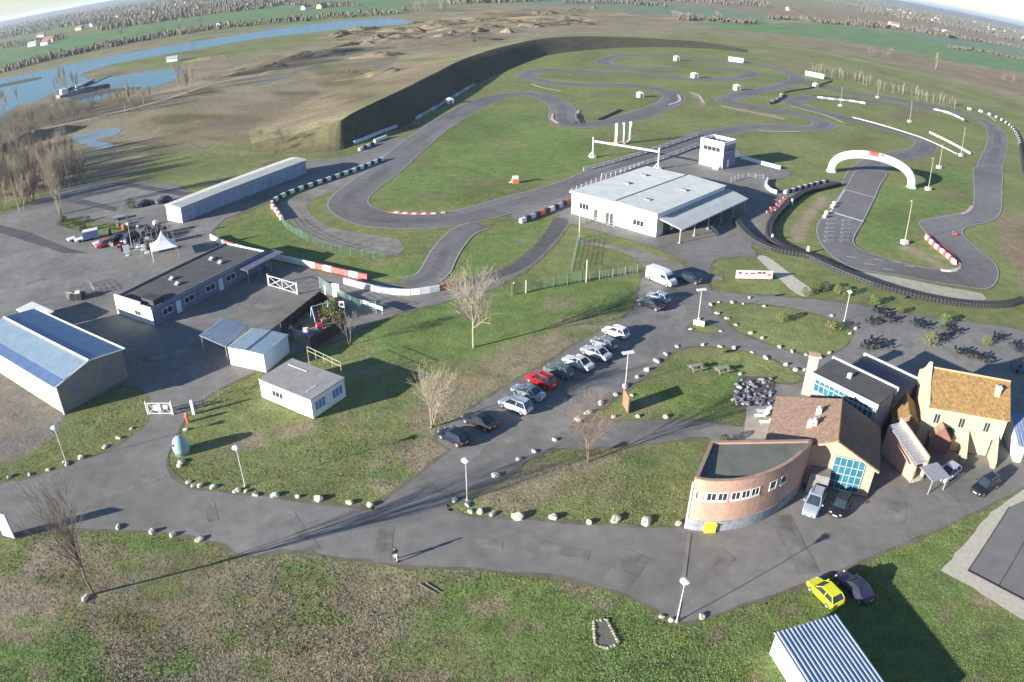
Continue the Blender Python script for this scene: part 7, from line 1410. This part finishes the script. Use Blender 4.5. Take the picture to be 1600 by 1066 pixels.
# stone-edged hole in the foreground grass
c = P(946, 990); r = thing('stone_pit', 'small stone-edged slab sunk in the foreground grass', 'pit', c); pg = W([(928, 972), (948, 968), (967, 1006), (948, 1014), (930, 1008)])
mb = MB(); mb.prism([(p.x, p.y) for p in pg], .0, .05); mb.build('slab', M('mossy concrete', (.10, .10, .07), (.16, .155, .11), 3, .95, .4), r); q2 = random.Random(3); pgc = resample(pg + [pg[0]], .32)
for i, p in enumerate(pgc): mb = MB(); mb.ball((p.x, p.y, .06), q2.uniform(.12, .2), 1, .2, (1.2, 1, .7), q2); mb.build('edge_stone', M('lichen stone', (.20, .19, .12), (.36, .34, .24), 4, .95, .5), r)
for i, (pa, pb) in enumerate([((655, 912), (682, 928)), ((665, 910), (688, 925))]): mb = MB(); mb.tube(P(*pa, .08), P(*pb, .08), .045, .03, 6); tag(mb.build('fallen_branch', BARKD, loc=P(*pa)), ['lower', 'upper'][i] + ' of two thin branches lying in the grass right of the walking person', 'branch')

# ---------------------------------------------------------------- the walking person
def person(px, az):
    b = P(*px); b.z = .055; r = thing('person', 'person in dark jacket and pale trousers walking on the road with a long shadow', 'person', b); f = Vector((math.cos(az), math.sin(az), 0)); s = Vector((-f.y, f.x, 0)); U = Vector((0, 0, 1))
    def skin(name, verts, edges, rad, mat, root=0):
        me = bpy.data.meshes.new(name); me.from_pydata([f * x + s * y + U * z for x, y, z in verts], edges, []); me.materials.append(mat); o = bpy.data.objects.new(name, me); COL.objects.link(o); o.parent = r; OFF[o.name] = b
        m = o.modifiers.new('skin', 'SKIN'); m.use_smooth_shade = True
        for i, v in enumerate(me.skin_vertices[0].data): v.radius = (rad[i], rad[i]); v.use_root = (i == root)
        o.modifiers.new('sub', 'SUBSURF').levels = 1; o.modifiers['sub'].render_levels = 1; return o
    H = 1.70; V = [(0, 0, .92), (0, 0, 1.12), (0, 0, 1.36), (0, 0, 1.46), (.02, 0, 1.54), (.03, 0, 1.63)]; Rr = [.13, .12, .14, .055, .085, .075]; E = [(0, 1), (1, 2), (2, 3), (3, 4), (4, 5)]
    for k, (fx, ax) in ((1, (.24, -.12)), (-1, (-.22, .16))):
        n0 = len(V); V += [(.02 * k, .09 * k, .86), (fx * .6, .10 * k, .48), (fx, .10 * k, .09), (fx + .16, .11 * k, .05)]; Rr += [.095, .065, .045, .04]; E += [(0, n0), (n0, n0 + 1), (n0 + 1, n0 + 2), (n0 + 2, n0 + 3)]
        n1 = len(V); V += [(0, .19 * k, 1.38), (ax * .5, .24 * k, 1.12), (ax, .25 * k, .89), (ax * 1.1, .25 * k, .80)]; Rr += [.06, .045, .032, .035]; E += [(2, n1), (n1, n1 + 1), (n1 + 1, n1 + 2), (n1 + 2, n1 + 3)]
        for j in range(4): n2 = len(V); ln = (.075, .085, .08, .065)[j]; V += [(ax * 1.1 - .03 + .02 * j, .25 * k, .775), (ax * 1.1 - .03 + .02 * j + .01, .245 * k, .775 - ln)]; Rr += [.009, .008]; E += [(n1 + 3, n2), (n2, n2 + 1)]
        n2 = len(V); V += [(ax * 1.1 + .045, .25 * k, .80), (ax * 1.1 + .065, .245 * k, .75)]; Rr += [.01, .009]; E += [(n1 + 3, n2), (n2, n2 + 1)]
    skin('body', V, E, Rr, M('skin', (.50, .30, .21), (.56, .35, .25), 3, .6))
    skin('jacket', [(0, 0, .9), (0, 0, 1.12), (0, 0, 1.36), (0, 0, 1.43), (0, .20, 1.39), (-.06, .255, 1.12), (-.115, .262, .93), (0, -.20, 1.39), (.08, -.255, 1.12), (.15, -.262, .93)], [(0, 1), (1, 2), (2, 3), (2, 4), (4, 5), (5, 6), (2, 7), (7, 8), (8, 9)], [.155, .15, .17, .09, .085, .065, .052, .085, .065, .052], TRIM)
    skin('trousers', [(0, 0, .9), (.02, .09, .84), (.144, .10, .48), (.235, .10, .14), (-.02, -.09, .84), (-.132, -.10, .48), (-.215, -.10, .14)], [(0, 1), (1, 2), (2, 3), (0, 4), (4, 5), (5, 6)], [.145, .11, .08, .06, .11, .08, .06], M('pale trousers', (.45, .44, .42), (.55, .54, .52), 3))
    for k, fx in ((1, .24), (-1, -.22)): c = b + f * (fx + .08) + s * .105 * k; mb = MB(); mb.box(c, f, .28, .10, 0, .09); mb.build('shoe', TRIM, r)
    hc = b + f * .03 + U * 1.64; mb = MB(); mb.ball(hc - f * .025 + U * .02, .108, 2, 0, (1, .9, 1)); mb.build('hair', M('dark brown hair', (.03, .02, .015), (.05, .035, .025), 4), r)
    for k in (-1, 1): mb = MB(); mb.ball(hc + f * .075 + s * k * .033 - U * .03, .012, 1); mb.build('eye', TRIM, r)
    mb = MB(); mb.ball(hc + f * .098 - U * .055, .016, 1, 0, (1.2, .8, 1.5)); mb.build('nose', MATS['skin'], r); mb = MB(); mb.ball(hc + f * .082 - U * .095, .02, 1, 0, (.5, 1.3, .4)); mb.build('mouth', M('lips', (.35, .12, .1)), r)
person((619, 877), math.radians(100))

# ---------------------------------------------------------------- grass tufts over the near lawns
def tufts():
    q = np.random.RandomState(4); N = 90000
    roads = [W(ROAD)]; 
    u = q.rand(N * 3); px = q.uniform(-60, 1660, N * 3); py = 1120 - 560 * u ** 1.5
    V = []; Fc = []; C = []; n = 0; holes = [LAWN_A, LAWN_B, LAWN_C, LAWN_D]
    road = ROAD
    def in_poly(x, y, poly):
        ins = np.zeros(len(x), bool); k = len(poly)
        for i in range(k):
            xa, ya = poly[i]; xb, yb = poly[(i + 1) % k]
            if ya != yb: ins ^= ((ya > y) != (yb > y)) & (x < (xb - xa) * (y - ya) / (yb - ya) + xa)
        return ins
    ok = ~in_poly(px, py, road)
    for h in holes: ok |= in_poly(px, py, h)
    for h in ([(1470, 892), (1548, 800), (1600, 766), (1760, 700), (1900, 900), (1760, 1050), (1600, 970), (1520, 920)], [(1204, 1000), (1306, 960), (1400, 1090), (1250, 1090)], [(-60, 540), (100, 645), (60, 700), (20, 728), (-60, 745)], [(-60, 480), (110, 655), (200, 605), (160, 540), (40, 470)], [(405, 590), (540, 560), (540, 640), (490, 658), (405, 625)], [(1075, 680), (1280, 680), (1280, 830), (1075, 830)]): ok &= ~in_poly(px, py, h)
    px, py = px[ok][:N], py[ok][:N]; pts = [P(a, b) for a, b in zip(px, py)]
    X = np.array([p.x for p in pts]); Y = np.array([p.y for p in pts]); cc = cover_colours(X, Y)
    tall = .5 + .5 * np.sin(X * .21 + 2) * np.sin(Y * .27 + X * .05); m = len(X); vs = np.zeros((m * 6, 3)); cs = np.ones((m * 6, 4))
    for k in range(2):
        a = q.rand(m) * PI; h = .025 + .055 * q.rand(m) * tall; wd = .05 + .07 * q.rand(m); dx, dy = np.cos(a) * wd, np.sin(a) * wd; ox, oy = q.normal(0, .07, m), q.normal(0, .07, m)
        i0 = np.arange(m) * 6 + 3 * k
        vs[i0] = np.stack([X - dx + ox, Y - dy + oy, np.zeros(m)], 1); vs[i0 + 1] = np.stack([X + dx + ox, Y + dy + oy, np.zeros(m)], 1); vs[i0 + 2] = np.stack([X + ox + q.normal(0, .05, m), Y + oy + q.normal(0, .05, m), h], 1)
    f = (.75 + .7 * q.rand(m))[:, None]; col = cc * f; dry = q.rand(m) < .06; col[dry] = np.array([.24, .21, .13]) * f[dry]
    cs[:, :3] = np.repeat(col, 6, 0); me = bpy.data.meshes.new('grass_tufts'); nf = m * 2
    me.vertices.add(m * 6); me.vertices.foreach_set('co', vs.ravel()); me.loops.add(m * 6); me.loops.foreach_set('vertex_index', np.arange(m * 6, dtype=np.int32)); me.polygons.add(nf); me.polygons.foreach_set('loop_start', np.arange(0, m * 6, 3, dtype=np.int32)); me.polygons.foreach_set('loop_total', np.full(nf, 3, np.int32)); me.update()
    at = me.color_attributes.new('cover', 'FLOAT_COLOR', 'POINT'); at.data.foreach_set('color', cs.ravel().astype(np.float32)); me.materials.append(cover_mat('grass blades', 0.0)); o = bpy.data.objects.new('grass_tufts', me); COL.objects.link(o); o['kind'] = 'stuff'; o['label'] = 'rough tufts of grass over the near lawns'
tufts()

# ---------------------------------------------------------------- the air
hz = bpy.data.materials.new('thin haze'); hz.use_nodes = True; t = hz.node_tree; t.nodes.remove(t.nodes['Principled BSDF']); v = t.nodes.new('ShaderNodeVolumePrincipled')
v.inputs['Color'].default_value = (.80, .88, 1.0, 1); v.inputs['Density'].default_value = HAZE_D = .00008; v.inputs['Anisotropy'].default_value = .2; t.links.new(v.outputs[0], t.nodes['Material Output'].inputs['Volume'])
mb = MB(); mb.prism([(-70000, -70000), (70000, -70000), (70000, 90000), (-70000, 90000)], -4, 95); o = mb.build('haze', hz, loc=(0, 0, 0)); o['kind'] = 'stuff'; o['label'] = 'thin blue haze over the far fields and hills'

# dredging barge by the pond
for i, (x, y, az) in enumerate([(118, 147, .9), (142, 141, .7)]):
    p = P(x, y); r = thing('dredging_barge', ['blue grey dredging barge moored left in the pond', 'dark dredging barge moored right of the other in the pond'][i], 'barge', p); d = Vector((math.cos(az), math.sin(az), 0))
    mb = MB(); mb.box(p, d, 22, 7, .1, 1.6); mb.build('hull', [M('blue grey hull', (.16, .18, .26), (.24, .26, .34), .4), DARKR][i], r); mb = MB(); mb.box(p - d * 7, d, 4, 4, 1.6, 4.6); mb.build('cabin', OFFW, r)
    mb = MB(); mb.tube(p - d * 4 + Vector((0, 0, 2)), p + d * 13 + Vector((0, 0, 6)), .6, n=4); mb.build('conveyor', STEEL, r)
